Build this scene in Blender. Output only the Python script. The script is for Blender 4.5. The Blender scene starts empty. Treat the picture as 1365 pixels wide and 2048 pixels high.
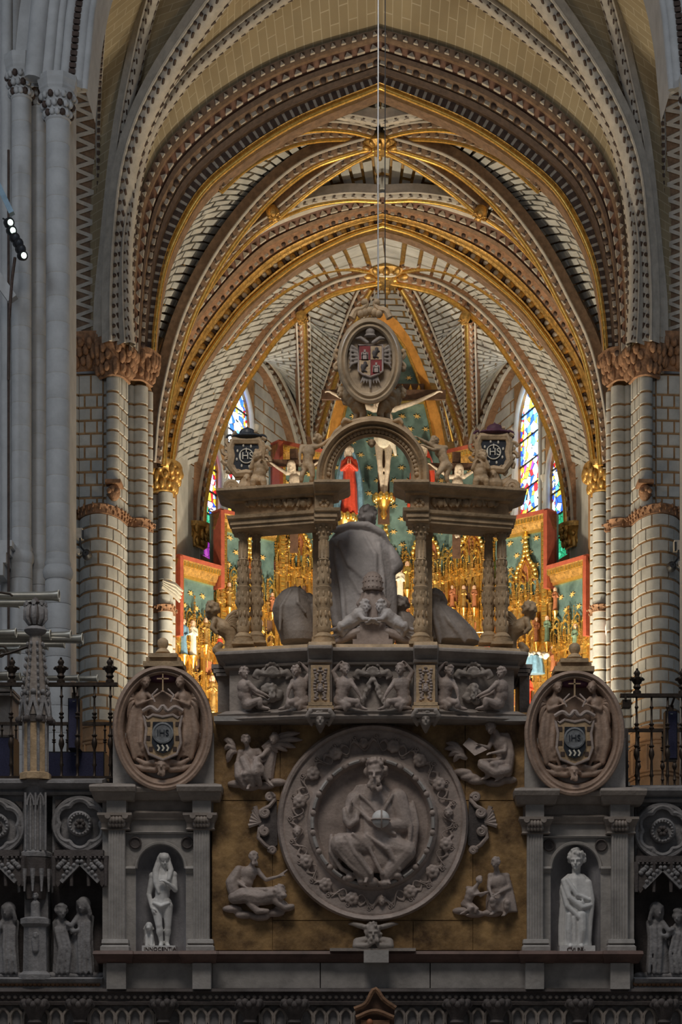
import bpy, bmesh, math, random
from mathutils import Vector, Matrix, Quaternion
random.seed(7)
PI = math.pi
SC = bpy.context.scene
COL = SC.collection

# ------------------------------------------------------------------ camera, world, lights, exposure
F, CX, HY, CZ = 4067.0, 760.0, 2140.0, 1.6       # focal length and vanishing point in photo pixels, eye height
cam_d = bpy.data.cameras.new('camera'); cam = bpy.data.objects.new('camera', cam_d); COL.objects.link(cam)
cam.location = (0, 0, CZ); cam.rotation_euler = (PI/2, 0, 0)
cam_d.sensor_fit = 'HORIZONTAL'; cam_d.sensor_width = 36.0
cam_d.lens = F/1365*36.0
cam_d.shift_x = (682.5-CX)/1365; cam_d.shift_y = (HY-1024)/1365
cam_d.clip_start = 0.5; cam_d.clip_end = 400
SC.camera = cam
SC.view_settings.view_transform = 'Standard'; SC.view_settings.look = 'None'
SC.view_settings.gamma = 1; SC.view_settings.use_curve_mapping = False
SC.view_settings.exposure = 0.0

w = bpy.data.worlds.new('world'); SC.world = w; w.use_nodes = True
bg = w.node_tree.nodes['Background']; bg.inputs[0].default_value = (0.80, 0.88, 1.0, 1); bg.inputs[1].default_value = 0.075

def lamp(name, kind, loc, target, power, color, size=1.0, size_y=None, angle=None, blend=0.6):
    d = bpy.data.lights.new(name, kind); d.energy = power; d.color = color
    if kind == 'AREA':
        d.size = size
        if size_y: d.shape = 'RECTANGLE'; d.size_y = size_y
    elif kind == 'SPOT':
        d.spot_size = math.radians(angle or 60); d.spot_blend = blend; d.shadow_soft_size = size
    else:
        d.shadow_soft_size = size
    o = bpy.data.objects.new(name, d); COL.objects.link(o); o.location = loc
    v = Vector(target)-Vector(loc)
    o.rotation_euler = v.to_track_quat('-Z', 'Y').to_euler()
    return o
WARM = (1.0, 0.74, 0.42); WARMW = (1.0, 0.86, 0.64); COOL = (0.80, 0.89, 1.0)
# floodlights that stand in the chancel behind the choir, aimed at the altarpiece and up at the vaults, then an added crossing fill
lamp('chancel_flood', 'AREA', (-2.6, 54.6, 8.6), (-1.6, 64, 17), 1250, WARMW, 0.8)
lamp('chancel_flood', 'AREA', (3.0, 54.6, 8.6), (2.0, 64, 17), 1250, WARMW, 0.8)
lamp('apse_vault_flood', 'AREA', (-2.9, 64.2, 18.6), (-1.2, 64.5, 26), 120, WARMW, 0.6)
lamp('apse_vault_flood', 'AREA', (3.3, 64.2, 18.6), (1.6, 64.5, 26), 120, WARMW, 0.6)
lamp('chancel_vault_flood', 'AREA', (-3.4, 54.4, 9.0), (1.5, 55.6, 27), 135, WARMW, 3.4)
lamp('chancel_vault_flood', 'AREA', (3.4, 54.4, 9.0), (-1.5, 55.6, 27), 135, WARMW, 3.4)
lamp('crossing_bounce_fill', 'AREA', (0.0, 45.5, 9.0), (0.0, 47.5, 30), 310, WARM, 3.0)  # added lamp standing in for warm bounce on the crossing vault
# daylight from the clerestory windows of the nave behind and beside the camera, then an added fill for the screen
lamp('clerestory_daylight', 'AREA', (-16, 18, 24), (-5.0, 46, 14), 900, COOL, 5, 8)
lamp('clerestory_daylight', 'AREA', (16, 18, 24), (5.0, 50, 14), 700, COOL, 5, 8)
lamp('screen_fill', 'AREA', (-2.5, 14, 19), (0, 24, 9.5), 900, (1.0, 0.93, 0.86), 6, 4)  # added unseen lamp, hung high to brighten the upper part of the screen

# ------------------------------------------------------------------ coordinates
def P(px, py, D): return Vector(((px-CX)*D/F, D, CZ+(HY-py)*D/F))
def cpx(D): return 746+0.66*(D-24)
def MX(px, D): return 2*cpx(D)-px
def pxm(D): return D/F                           # metres per photo pixel at distance D

# ------------------------------------------------------------------ materials
MAT = {}
def mat(name, col, rough=0.7, metal=0.0, noise=0.25, scale=3.0, bump=0.0, bscale=40.0, col2=None, emit=None, spec=0.35):
    if name in MAT: return MAT[name]
    m = bpy.data.materials.new(name); m.use_nodes = True
    nt = m.node_tree; b = nt.nodes['Principled BSDF']
    b.inputs['Roughness'].default_value = rough; b.inputs['Metallic'].default_value = metal
    b.inputs['Specular IOR Level'].default_value = spec
    tc = nt.nodes.new('ShaderNodeTexCoord')
    geo = nt.nodes.new('ShaderNodeNewGeometry')
    n = nt.nodes.new('ShaderNodeTexNoise'); n.inputs['Scale'].default_value = scale; n.inputs['Detail'].default_value = 6
    n.inputs['Roughness'].default_value = 0.65
    nt.links.new(geo.outputs['Position'], n.inputs['Vector'])
    r = nt.nodes.new('ShaderNodeValToRGB')
    c1 = tuple(max(0, c*(1-noise)) for c in col); c2 = col2 if col2 else tuple(min(1, c*(1+noise)) for c in col)
    r.color_ramp.elements[0].position = 0.3; r.color_ramp.elements[1].position = 0.7
    r.color_ramp.elements[0].color = (*c1, 1); r.color_ramp.elements[1].color = (*c2, 1)
    nt.links.new(n.outputs['Fac'], r.inputs['Fac']); nt.links.new(r.outputs['Color'], b.inputs['Base Color'])
    if bump:
        n2 = nt.nodes.new('ShaderNodeTexNoise'); n2.inputs['Scale'].default_value = bscale; n2.inputs['Detail'].default_value = 4
        nt.links.new(geo.outputs['Position'], n2.inputs['Vector'])
        bp = nt.nodes.new('ShaderNodeBump'); bp.inputs['Strength'].default_value = bump; bp.inputs['Distance'].default_value = 0.02
        nt.links.new(n2.outputs['Fac'], bp.inputs['Height']); nt.links.new(bp.outputs['Normal'], b.inputs['Normal'])
    if emit:
        b.inputs['Emission Color'].default_value = (*emit[0], 1); b.inputs['Emission Strength'].default_value = emit[1]
    MAT[name] = m
    return m

def mat_joints(name, col, joint, bw, bh, mortar=0.012, noise=0.15):
    """plaster with thin painted joint lines, laid out in the mesh's own uv (metres)"""
    m = bpy.data.materials.new(name); m.use_nodes = True; nt = m.node_tree; b = nt.nodes['Principled BSDF']
    b.inputs['Roughness'].default_value = 0.85; b.inputs['Specular IOR Level'].default_value = 0.2
    uv = nt.nodes.new('ShaderNodeUVMap'); uv.uv_map = 'UVMap'
    br = nt.nodes.new('ShaderNodeTexBrick'); br.inputs['Scale'].default_value = 1.0
    br.inputs['Brick Width'].default_value = bw; br.inputs['Row Height'].default_value = bh
    br.inputs['Mortar Size'].default_value = mortar; br.inputs['Mortar Smooth'].default_value = 0.3
    br.inputs['Color1'].default_value = (*col, 1); br.inputs['Color2'].default_value = (*[c*(1-noise) for c in col], 1)
    br.inputs['Mortar'].default_value = (*joint, 1)
    nt.links.new(uv.outputs['UV'], br.inputs['Vector'])
    geo = nt.nodes.new('ShaderNodeNewGeometry')
    n = nt.nodes.new('ShaderNodeTexNoise'); n.inputs['Scale'].default_value = 0.5; n.inputs['Detail'].default_value = 6
    nt.links.new(geo.outputs['Position'], n.inputs['Vector'])
    mx = nt.nodes.new('ShaderNodeMix'); mx.data_type = 'RGBA'; mx.blend_type = 'MULTIPLY'; mx.inputs[0].default_value = 0.5
    rp = nt.nodes.new('ShaderNodeValToRGB'); rp.color_ramp.elements[0].position = 0.35; rp.color_ramp.elements[1].position = 0.65
    rp.color_ramp.elements[0].color = (0.6, 0.55, 0.5, 1); rp.color_ramp.elements[1].color = (1, 1, 1, 1)
    nt.links.new(n.outputs['Fac'], rp.inputs['Fac'])
    nt.links.new(br.outputs['Color'], mx.inputs[6]); nt.links.new(rp.outputs['Color'], mx.inputs[7])
    nt.links.new(mx.outputs[2], b.inputs['Base Color'])
    MAT[name] = m
    return m

mat('block', (0.42, 0.42, 0.395), 0.75, noise=0.22, scale=1.6, bump=0.25, bscale=14)
mat('joint', (0.30, 0.17, 0.075), 0.7, noise=0.4, scale=5)
mat('joint_gold', (0.27, 0.155, 0.045), 0.55, 0.2, noise=0.4, scale=5)
mat('shaft_stone', (0.51, 0.515, 0.515), 0.8, noise=0.15, scale=2, bump=0.2, bscale=20)
mat_joints('vault_plaster', (0.41, 0.335, 0.21), (0.54, 0.47, 0.34), 0.62, 0.24)
mat('rib_stone', (0.50, 0.46, 0.40), 0.75, noise=0.2, scale=4, bump=0.2)
mat('rib_brown', (0.19, 0.12, 0.075), 0.7, noise=0.4, scale=6, bump=0.2)
mat('rib_red', (0.16, 0.085, 0.06), 0.7, noise=0.35, scale=6)
mat('ornament_dark', (0.075, 0.05, 0.04), 0.7, noise=0.4, scale=8)
mat('ornament_white', (0.46, 0.42, 0.36), 0.7, noise=0.2, scale=8)
mat('gold', (0.75, 0.46, 0.12), 0.32, 0.9, noise=0.35, scale=12)
mat('gold_dull', (0.50, 0.31, 0.10), 0.45, 0.75, noise=0.5, scale=9, bump=0.5, bscale=25)
mat('gold_bright', (0.95, 0.66, 0.20), 0.28, 0.9, noise=0.2, scale=12)
mat('capital_brown', (0.27, 0.15, 0.085), 0.8, noise=0.4, scale=7, bump=0.8, bscale=18)
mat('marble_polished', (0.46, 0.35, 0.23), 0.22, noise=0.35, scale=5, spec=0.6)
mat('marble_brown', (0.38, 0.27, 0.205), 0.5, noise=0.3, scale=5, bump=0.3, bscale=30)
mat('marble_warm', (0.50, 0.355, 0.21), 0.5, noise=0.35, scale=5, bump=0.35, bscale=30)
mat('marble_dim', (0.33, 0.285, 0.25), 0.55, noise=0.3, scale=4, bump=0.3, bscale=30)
mat('marble_relief', (0.40, 0.325, 0.285), 0.5, noise=0.3, scale=5, bump=0.3, bscale=30)
mat('marble_white', (0.72, 0.71, 0.69), 0.5, noise=0.15, scale=6, bump=0.2, bscale=30)
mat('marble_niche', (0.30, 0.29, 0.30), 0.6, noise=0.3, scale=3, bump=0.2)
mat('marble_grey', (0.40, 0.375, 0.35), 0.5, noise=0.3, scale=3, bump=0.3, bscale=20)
mat('slab_ochre', (0.24, 0.135, 0.06), 0.5, noise=0.6, scale=3.6, bump=0.6, bscale=14, col2=(0.50, 0.31, 0.13))
mat('statue_grey', (0.56, 0.52, 0.50), 0.55, noise=0.25, scale=4, bump=0.3, bscale=30)
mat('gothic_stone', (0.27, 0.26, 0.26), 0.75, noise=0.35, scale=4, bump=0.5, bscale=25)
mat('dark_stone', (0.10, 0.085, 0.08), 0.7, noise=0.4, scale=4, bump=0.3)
mat('ledge_red', (0.15, 0.09, 0.075), 0.5, noise=0.4, scale=4)
mat('iron', (0.06, 0.045, 0.035), 0.45, 0.6, noise=0.4, scale=20)
mat('brass', (0.45, 0.30, 0.12), 0.35, 0.9, noise=0.3, scale=20)
mat('black', (0.02, 0.02, 0.022), 0.5)
mat('navy', (0.035, 0.037, 0.085), 0.6, noise=0.25, scale=60)
mat('organ_tin', (0.48, 0.46, 0.40), 0.3, 0.75, noise=0.2, scale=6)
mat('panel_green', (0.10, 0.19, 0.185), 0.6, noise=0.5, scale=1.6, bump=0.2, col2=(0.17, 0.28, 0.26))
mat('star_gold', (0.85, 0.58, 0.20), 0.45, 0.2, noise=0.1, scale=5)
mat('frame_red', (0.36, 0.085, 0.05), 0.5, noise=0.25, scale=6)
mat('orange_wood', (0.44, 0.21, 0.05), 0.5, noise=0.3, scale=4)
mat('robe_red', (0.62, 0.075, 0.04), 0.45, noise=0.2, scale=12)
mat('robe_blue', (0.16, 0.30, 0.42), 0.5, noise=0.3, scale=10)
mat('robe_brown', (0.34, 0.13, 0.06), 0.5, noise=0.3, scale=10)
mat('robe_green', (0.17, 0.26, 0.18), 0.5, noise=0.3, scale=10)
mat('skin', (0.55, 0.36, 0.25), 0.5, noise=0.2, scale=20)
mat('skin_pale', (0.55, 0.47, 0.38), 0.5, noise=0.25, scale=14)
mat('lace', (0.75, 0.70, 0.58), 0.7, noise=0.15, scale=20)
mat('wood_dark', (0.10, 0.055, 0.035), 0.6, noise=0.4, scale=8)
mat('shield_red', (0.26, 0.03, 0.03), 0.5, noise=0.3, scale=8)
mat('purple_dark', (0.10, 0.035, 0.06), 0.6, noise=0.4, scale=8)
mat('slate_grey', (0.20, 0.21, 0.22), 0.5, noise=0.4, scale=20)
mat('slate', (0.035, 0.04, 0.05), 0.35, noise=0.4, scale=8)
mat('dado_paint', (0.40, 0.24, 0.13), 0.7, noise=0.25, scale=3)
mat('cable', (0.32, 0.33, 0.34), 0.4, 0.6)
mat('floor_stone', (0.25, 0.23, 0.21), 0.5, noise=0.2, scale=1)
mat('lamp_glow', (0.9, 0.95, 0.9), 0.4, emit=((0.75, 1.0, 0.85), 2.5))
mat('lantern_glow', (0.9, 0.7, 0.6), 0.4, emit=((1.0, 0.62, 0.45), 0.9))
mat('steel_blue', (0.25, 0.36, 0.45), 0.5, 0.3)

# ------------------------------------------------------------------ objects
def tag(o, label=None, cat=None, group=None, kind=None):
    if label: o['label'] = label
    if cat: o['category'] = cat
    if group: o['group'] = group
    if kind: o['kind'] = kind
    return o
def empty(name, loc=(0, 0, 0), label=None, cat=None, group=None):
    o = bpy.data.objects.new(name, None); COL.objects.link(o); o.location = loc
    o.empty_display_size = 0.1
    return tag(o, label, cat, group)
def link(name, me, parent=None, loc=None):
    o = bpy.data.objects.new(name, me); COL.objects.link(o)
    if parent is not None:
        o.parent = parent
        o.matrix_parent_inverse = Matrix.Translation(-Vector(parent_world(parent)))
    if loc is not None: o.location = loc
    return o
def parent_world(o):
    # every parent here is only translated, never turned or scaled, unless it carries a full matrix of its own
    v = Vector(o.location)
    return v
def copy_at(o, name, parent, loc, rot=None, scale=None):
    c = bpy.data.objects.new(name, o.data if hasattr(o, 'data') else o); COL.objects.link(c)
    c.parent = parent
    if parent is not None: c.matrix_parent_inverse = Matrix.Translation(-Vector(parent_world(parent)))
    c.location = loc
    if rot is not None: c.rotation_mode = 'QUATERNION'; c.rotation_quaternion = rot
    if scale is not None: c.scale = scale
    return c

class MB:
    def __init__(s): s.v = []; s.f = []; s.uv = None
    def add(s, vs, fs):
        n = len(s.v); s.v += [tuple(p) for p in vs]; s.f += [tuple(i+n for i in f) for f in fs]; return s
    def box(s, a, b):
        (x0, y0, z0), (x1, y1, z1) = [min(p, q) for p, q in zip(a, b)], [max(p, q) for p, q in zip(a, b)]
        return s.add([(x0, y0, z0), (x1, y0, z0), (x1, y1, z0), (x0, y1, z0), (x0, y0, z1), (x1, y0, z1), (x1, y1, z1), (x0, y1, z1)],
                     [(0, 3, 2, 1), (4, 5, 6, 7), (0, 1, 5, 4), (1, 2, 6, 5), (2, 3, 7, 6), (3, 0, 4, 7)])
    def pbox(s, px0, py0, px1, py1, D0, D1):
        """a box whose front face covers a pixel rectangle at distance D0 and runs back to D1"""
        a = P(px0, py0, D0); b = P(px1, py1, D0)
        return s.box((a.x, D0, a.z), (b.x, D1, b.z))
    def bar(s, a, b, wdt, dep, up=(0, 0, 1)):
        a = Vector(a); b = Vector(b); t = (b-a).normalized(); u = Vector(up)
        if abs(t.dot(u)) > 0.95: u = Vector((0, 1, 0))
        l = t.cross(u).normalized(); n = l.cross(t)
        vs = [c+l*sx*wdt/2+n*sy*dep/2 for c in (a, b) for sx, sy in ((-1, -1), (1, -1), (1, 1), (-1, 1))]
        return s.add(vs, [(0, 3, 2, 1), (4, 5, 6, 7), (0, 1, 5, 4), (1, 2, 6, 5), (2, 3, 7, 6), (3, 0, 4, 7)])
    def tube(s, pts, rad, n=8, closed=False, cap=True):
        pts = [Vector(p) for p in pts]; k = len(pts)
        rad = rad if isinstance(rad, (list, tuple)) else [rad]*k
        base = len(s.v); ref = None
        for i, p in enumerate(pts):
            a = pts[(i-1) % k] if (closed or i) else p; b = pts[(i+1) % k] if (closed or i < k-1) else p
            t = (b-a)
            t = t.normalized() if t.length > 1e-9 else Vector((0, 0, 1))
            if ref is None:
                ref = Vector((0, 0, 1)) if abs(t.z) < 0.9 else Vector((0, 1, 0))
            l = t.cross(ref)
            l = l.normalized() if l.length > 1e-6 else t.orthogonal().normalized()
            ref = l.cross(t).normalized()
            for j in range(n):
                an = 2*PI*j/n; s.v.append(tuple(p+(l*math.cos(an)+ref*math.sin(an))*rad[i]))
        for i in range(k if closed else k-1):
            for j in range(n):
                a = base+i*n+j; b = base+i*n+(j+1) % n; c = base+((i+1) % k)*n+(j+1) % n; d = base+((i+1) % k)*n+j
                s.f.append((a, b, c, d))
        if cap and not closed:
            s.f.append(tuple(base+j for j in range(n-1, -1, -1))); s.f.append(tuple(base+(k-1)*n+j for j in range(n)))
        return s
    def lathe(s, c, prof, n=16, a0=0, a1=2*PI, axis='Z', sx=1.0, sy=1.0):
        """prof: list of (radius, height); c the base centre"""
        c = Vector(c); base = len(s.v); full = abs(a1-a0-2*PI) < 1e-6; m = n if full else n+1
        for r, h in prof:
            for j in range(m):
                an = a0+(a1-a0)*j/n
                if axis == 'Z': q = Vector((math.cos(an)*r*sx, math.sin(an)*r*sy, h))
                elif axis == 'Y': q = Vector((math.cos(an)*r*sx, h, math.sin(an)*r*sy))
                else: q = Vector((h, math.cos(an)*r*sx, math.sin(an)*r*sy))
                s.v.append(tuple(c+q))
        for i in range(len(prof)-1):
            for j in range(n if full else n):
                if full or j < n:
                    a = base+i*m+j; b = base+i*m+(j+1) % m; s.f.append((a, b, b+m, a+m))
        if full:
            if prof[0][0] > 1e-6: s.f.append(tuple(base+j for j in range(m-1, -1, -1)))
            if prof[-1][0] > 1e-6: s.f.append(tuple(base+(len(prof)-1)*m+j for j in range(m)))
        return s
    def ball(s, c, r, n=10, m=6):
        r = r if isinstance(r, (tuple, list)) else (r, r, r)
        c = Vector(c); base = len(s.v)
        s.v.append((c.x, c.y, c.z-r[2]))
        for i in range(1, m):
            ph = -PI/2+PI*i/m
            for j in range(n):
                an = 2*PI*j/n
                s.v.append((c.x+math.cos(an)*math.cos(ph)*r[0], c.y+math.sin(an)*math.cos(ph)*r[1], c.z+math.sin(ph)*r[2]))
        s.v.append((c.x, c.y, c.z+r[2])); top = len(s.v)-1
        for j in range(n): s.f.append((base, base+1+(j+1) % n, base+1+j))
        for i in range(m-2):
            for j in range(n):
                a = base+1+i*n+j; b = base+1+i*n+(j+1) % n; s.f.append((a, b, b+n, a+n))
        for j in range(n): s.f.append((top, base+1+(m-2)*n+j, base+1+(m-2)*n+(j+1) % n))
        return s
    def prism(s, poly, y0, y1):
        """poly of (x, z) points, front face at y0, back at y1"""
        n = len(poly); base = len(s.v)
        for y in (y0, y1):
            for x, z in poly: s.v.append((x, y, z))
        s.f.append(tuple(base+i for i in range(n))); s.f.append(tuple(base+n+i for i in range(n-1, -1, -1)))
        for i in range(n):
            j = (i+1) % n; s.f.append((base+i, base+n+i, base+n+j, base+j))
        return s
    def grid(s, fn, nu, nv, uvfn=None):
        base = len(s.v)
        for i in range(nu+1):
            for j in range(nv+1): s.v.append(tuple(fn(i/nu, j/nv)))
        for i in range(nu):
            for j in range(nv):
                a = base+i*(nv+1)+j; s.f.append((a, a+1, a+nv+2, a+nv+1))
        if uvfn:
            s.uv = [uvfn(i/nu, j/nv) for i in range(nu+1) for j in range(nv+1)]
        return s
    def sweep(s, rings):
        """rings: list of equal-length point lists, joined in order; open in both directions"""
        base = len(s.v); k = len(rings[0])
        for r in rings: s.v += [tuple(p) for p in r]
        for i in range(len(rings)-1):
            for j in range(k-1):
                a = base+i*k+j; s.f.append((a, a+1, a+k+1, a+k))
        return s
    def mesh(s, name, m, smooth=False, angle=None):
        me = bpy.data.meshes.new(name); me.from_pydata(s.v, [], s.f)
        if m is not None: me.materials.append(MAT[m] if isinstance(m, str) else m)
        if s.uv:
            lay = me.uv_layers.new(name='UVMap')
            for l in me.loops: lay.data[l.index].uv = s.uv[l.vertex_index]
        if smooth:
            me.polygons.foreach_set('use_smooth', [True]*len(me.polygons))
            if angle is None: angle = 50
            try: me.set_sharp_from_angle(angle=math.radians(angle))
            except Exception: pass
        me.update()
        return me
    def build(s, name, m, parent=None, smooth=False, kind=None, label=None, cat=None, group=None):
        o = link(name, s.mesh(name, m, smooth), parent)
        return tag(o, label, cat, group, kind)

def recalc(me):
    bm = bmesh.new(); bm.from_mesh(me); bmesh.ops.recalc_face_normals(bm, faces=bm.faces); bm.to_mesh(me); bm.free()

# ------------------------------------------------------------------ curves
def spline(pts, n):
    """Catmull-Rom through the points (tuples or Vectors), n samples spaced evenly along it"""
    pts = [Vector(p) for p in pts]
    q = [pts[0]*2-pts[1]]+pts+[pts[-1]*2-pts[-2]]
    out = []
    for i in range(1, len(q)-2):
        for k in range(16):
            t = k/16; a, b, c, d = q[i-1], q[i], q[i+1], q[i+2]
            out.append(0.5*((2*b)+(c-a)*t+(2*a-5*b+4*c-d)*t*t+(3*b-a-3*c+d)*t**3))
    out.append(pts[-1])
    return resample(out, n)
def resample(pts, n):
    L = [0]
    for a, b in zip(pts, pts[1:]): L.append(L[-1]+(b-a).length)
    out = []; j = 0
    for i in range(n):
        t = L[-1]*i/(n-1)
        while j < len(L)-2 and L[j+1] < t: j += 1
        f = (t-L[j])/max(1e-9, L[j+1]-L[j]); out.append(pts[j].lerp(pts[j+1], min(1, max(0, f))))
    return out
def length(pts): return sum((b-a).length for a, b in zip(pts, pts[1:]))
class Curve:
    def __init__(s, pts): s.p = pts; s.n = len(pts); s.len = length(pts)
    def __call__(s, t):
        x = min(max(t, 0), 1)*(s.n-1); i = min(int(x), s.n-2); return s.p[i].lerp(s.p[i+1], x-i)
    def tan(s, t): e = 0.004; return (s(min(1, t+e))-s(max(0, t-e))).normalized()
def px_curve(pts, n=60):
    """pts: (px, py, D)"""
    return Curve(spline([P(*p) for p in pts], n))
def arch_px(left, D, c, n=60):
    """pointed arch in the plane at D: left half in pixels from springing to crown, the right half mirrored about column c"""
    l = spline([P(x, y, D) for x, y in left], n)
    xc = P(c, 0, D).x
    r = [Vector((2*xc-p.x, p.y, p.z)) for p in l[::-1]][1:]
    return Curve(l+r)
def mirror_px(pts): return [(MX(x, D), y, D) for x, y, D in pts]

# ================================================================== the building
def stone_piece(corners, inward, t=0.03, bev=0.012):
    """a shallow block over four corner points, proud of the surface by t, edges chamfered"""
    c = sum(corners, Vector())/4
    low = [p-inward*.09 for p in corners]; top = [p+inward*t+(c-p).normalized()*bev for p in corners]
    return low+top, [(4, 5, 6, 7), (0, 1, 5, 4), (1, 2, 6, 5), (2, 3, 7, 6), (3, 0, 4, 7)]

def bricks_on(parent, S, u_len, v_len, ref, h, l, joint=0.045, t=0.03, m='block', keep=None, cap=300, u0=0.0, u1=1.0, jv=None):
    """courses of blocks over the surface S(u, v); courses stack along u, blocks run along v; each block is an object"""
    rows = max(1, round(u_len*(u1-u0)/h)); pieces = []
    for i in range(rows):
        ua = u0+(u1-u0)*i/rows; ub = u0+(u1-u0)*(i+1)/rows
        um = (ua+ub)/2
        L = (S(um, 1)-S(um, 0)).length if v_len is None else v_len
        if L < 0.12: continue
        k = max(1, round(L/l)); du = (u1-u0)/rows*joint/h/2
        edges = [0]+[(j+(0.5 if i % 2 else 0))/k for j in range(0 if i % 2 else 1, k)]+[1]
        for a, b in zip(edges, edges[1:]):
            dv = (jv or joint)/L/2
            if (b-a)*L < (jv or joint)*1.8: continue
            if keep and not keep(um, (a+b)/2): continue
            co = [S(ua+du, a+dv), S(ua+du, b-dv), S(ub-du, b-dv), S(ub-du, a+dv)]
            n = (co[2]-co[0]).cross(co[3]-co[1])
            if n.length < 1e-9: continue
            n.normalize()
            if n.dot(ref-co[0]) < 0: co = co[::-1]; n = -n
            pieces.append((n.length and (co[2]-co[0]).length*(co[3]-co[1]).length, co, n))
    if len(pieces) > cap:
        pieces.sort(key=lambda q: -q[0]*min(1, 3600/q[1][0].y**2))
    rest = MB()
    for i, (ar, co, n) in enumerate(pieces):
        vs, fs = stone_piece(co, n, t*random.uniform(0.7, 1.3))
        if i < cap: MB().add(vs, fs).build('block', m, parent)
        else: rest.add(vs, fs)
    if rest.v: rest.build('block_field', m, parent, kind='stuff')

def behind(S, ref, e=.07):
    """the joint bed: the same surface a little further out than the block faces"""
    def B_(u, v):
        p = S(u, v); a = p-Vector((ref.x, p.y, ref.z)); return p+a.normalized()*e
    return B_
def frame_at(curve, t, ref):
    p = curve(t); T = curve.tan(t); N = (ref-p); N = (N-T*N.dot(T)).normalized(); return p, T, N, T.cross(N)

def sweep_profile(curve, ref, prof, n=48, t0=0, t1=1):
    rings = []
    for i in range(n+1):
        p, T, N, L = frame_at(curve, t0+(t1-t0)*i/n, ref)
        rings.append([p+L*a+N*b for a, b in prof])
    return MB().sweep(rings)

def rib(name, label, curve, ref, wd, h, body='rib_brown', roll='gold', edge='rib_stone', bead='ornament_dark', slash='ornament_white',
        bead_step=0.27, n=44, cat='rib', group=None, sides=(-1, 1)):
    o = empty(name, curve(0), label, cat, group); o['kind'] = 'structure'
    sweep_profile(curve, ref, [(-wd/2, -0.2), (-wd/2, h*.2), (-wd*.36, h*.2), (-wd*.30, h*.5), (-wd*.16, h*.62), (wd*.16, h*.62), (wd*.30, h*.5), (wd*.36, h*.2), (wd/2, h*.2), (wd/2, -0.2)], n).build('rib_body', body, o, smooth=True)
    pts = []
    for i in range(n+1):
        p, T, N, L = frame_at(curve, i/n, ref); pts.append(p+N*h*.68)
    if roll: MB().tube(pts, wd*.14, 8).build('roll_moulding', roll, o, smooth=True)
    for s_ in sides:
        e = []
        for i in range(n+1):
            p, T, N, L = frame_at(curve, i/n, ref); e.append(p+L*s_*wd*.47+N*h*.24)
        if edge: MB().tube(e, wd*.07, 6).build('edge_moulding', edge, o, smooth=True)
        k = int(curve.len/bead_step); mb = MB(); ms = MB()
        for i in range(k):
            p, T, N, L = frame_at(curve, (i+.5)/k, ref)
            if bead: mb.ball(p+L*s_*wd*.37+N*h*.36, wd*.085, 6, 4)
            if slash:
                q = p+L*s_*wd*.255+N*h*.56
                ms.bar(q-T*bead_step*.25-L*s_*wd*.05, q+T*bead_step*.25+L*s_*wd*.05, wd*.09, wd*.06, up=N)
        if mb.v: mb.build('bead_row', bead, o, smooth=True, kind='stuff')
        if ms.v: ms.build('painted_dash_row', slash, o, kind='stuff')
    return o

def boss(name, label, c, r, ref, mats='gold_dull'):
    """round carved keystone: disc, ring and leaves"""
    o = empty(name, c, label, 'keystone'); o['kind'] = 'structure'
    N = (ref-Vector(c)).normalized(); q = N.to_track_quat('Z', 'Y').to_matrix()
    def at(mb): mb.v = [tuple(Vector(c)+q@Vector(v)) for v in mb.v]; return mb
    at(MB().lathe((0, 0, -.15), [(r*.8, 0), (r*.95, .1), (r, .2), (r*.85, .28), (r*.5, .3), (r*.45, .38), (0, .42)], 20)).build('keystone_disc', mats, o, smooth=True)
    for k in range(12):
        a = 2*PI*k/12
        mb = MB().ball((0, 0, 0), (r*.26, r*.15, r*.12), 8, 5)
        rot = Matrix.Rotation(a, 3, 'Z'); mb.v = [tuple(rot@Vector(v)+Vector((math.cos(a)*r*.78, math.sin(a)*r*.78, .12+.06*(k % 2)))) for v in mb.v]
        at(mb).build('carved_leaf', mats, o, smooth=True)
    for k in range(6):
        a = 2*PI*(k+.5)/6
        mb = MB().ball((math.cos(a)*r*.4, math.sin(a)*r*.4, .18), r*.14, 8, 5)
        at(mb).build('carved_bud', 'gold', o, smooth=True)
    return o

# ---- floor, far and side walls of the place
MB().box((-30, -20, -0.3), (30, 75, 0)).build('floor', 'floor_stone', kind='structure')

# ---- the big decorated entrance arch of the chancel
D1 = 53.0
O1px = [(258, 700), (260, 600), (266, 500), (278, 400), (300, 340), (331, 288), (410, 211), (513, 143), (620, 97), (760, 57)]
I1px = [(306, 715), (312, 640), (329, 540), (359, 461), (410, 379), (487, 313), (564, 262), (640, 224), (760, 175)]
O1 = arch_px(O1px, 52.3, 760); I1 = arch_px(I1px, 53.6, 760)
def archivolt(name, label, O, I, bands, back=1.0):
    """bands: (w0, w1, d0, d1, material) strips across the arch from outer (w=0) to inner (w=1) curve, d = metres pushed back"""
    o = empty(name, O(0), label, 'arch'); o['kind'] = 'structure'
    n = 110
    for w0, w1, d0, d1, m, nm in bands:
        rings = []
        for i in range(n+1):
            t = i/n; a, b = O(t), I(t)
            p, q = a.lerp(b, w0), a.lerp(b, w1)
            rings.append([p+Vector((0, d0+.35, 0)), p+Vector((0, d0, 0)), q+Vector((0, d1, 0)), q+Vector((0, d1+.35, 0))])
        MB().sweep(rings).build(nm, m, o, smooth=True)
    # soffit running back to the vault
    MB().sweep([[I(i/n)+Vector((0, 0.0, 0)), I(i/n)+Vector((0, back, 0.0))] for i in range(n+1)]).build('soffit', 'rib_brown', o, smooth=True)
    return o
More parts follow.
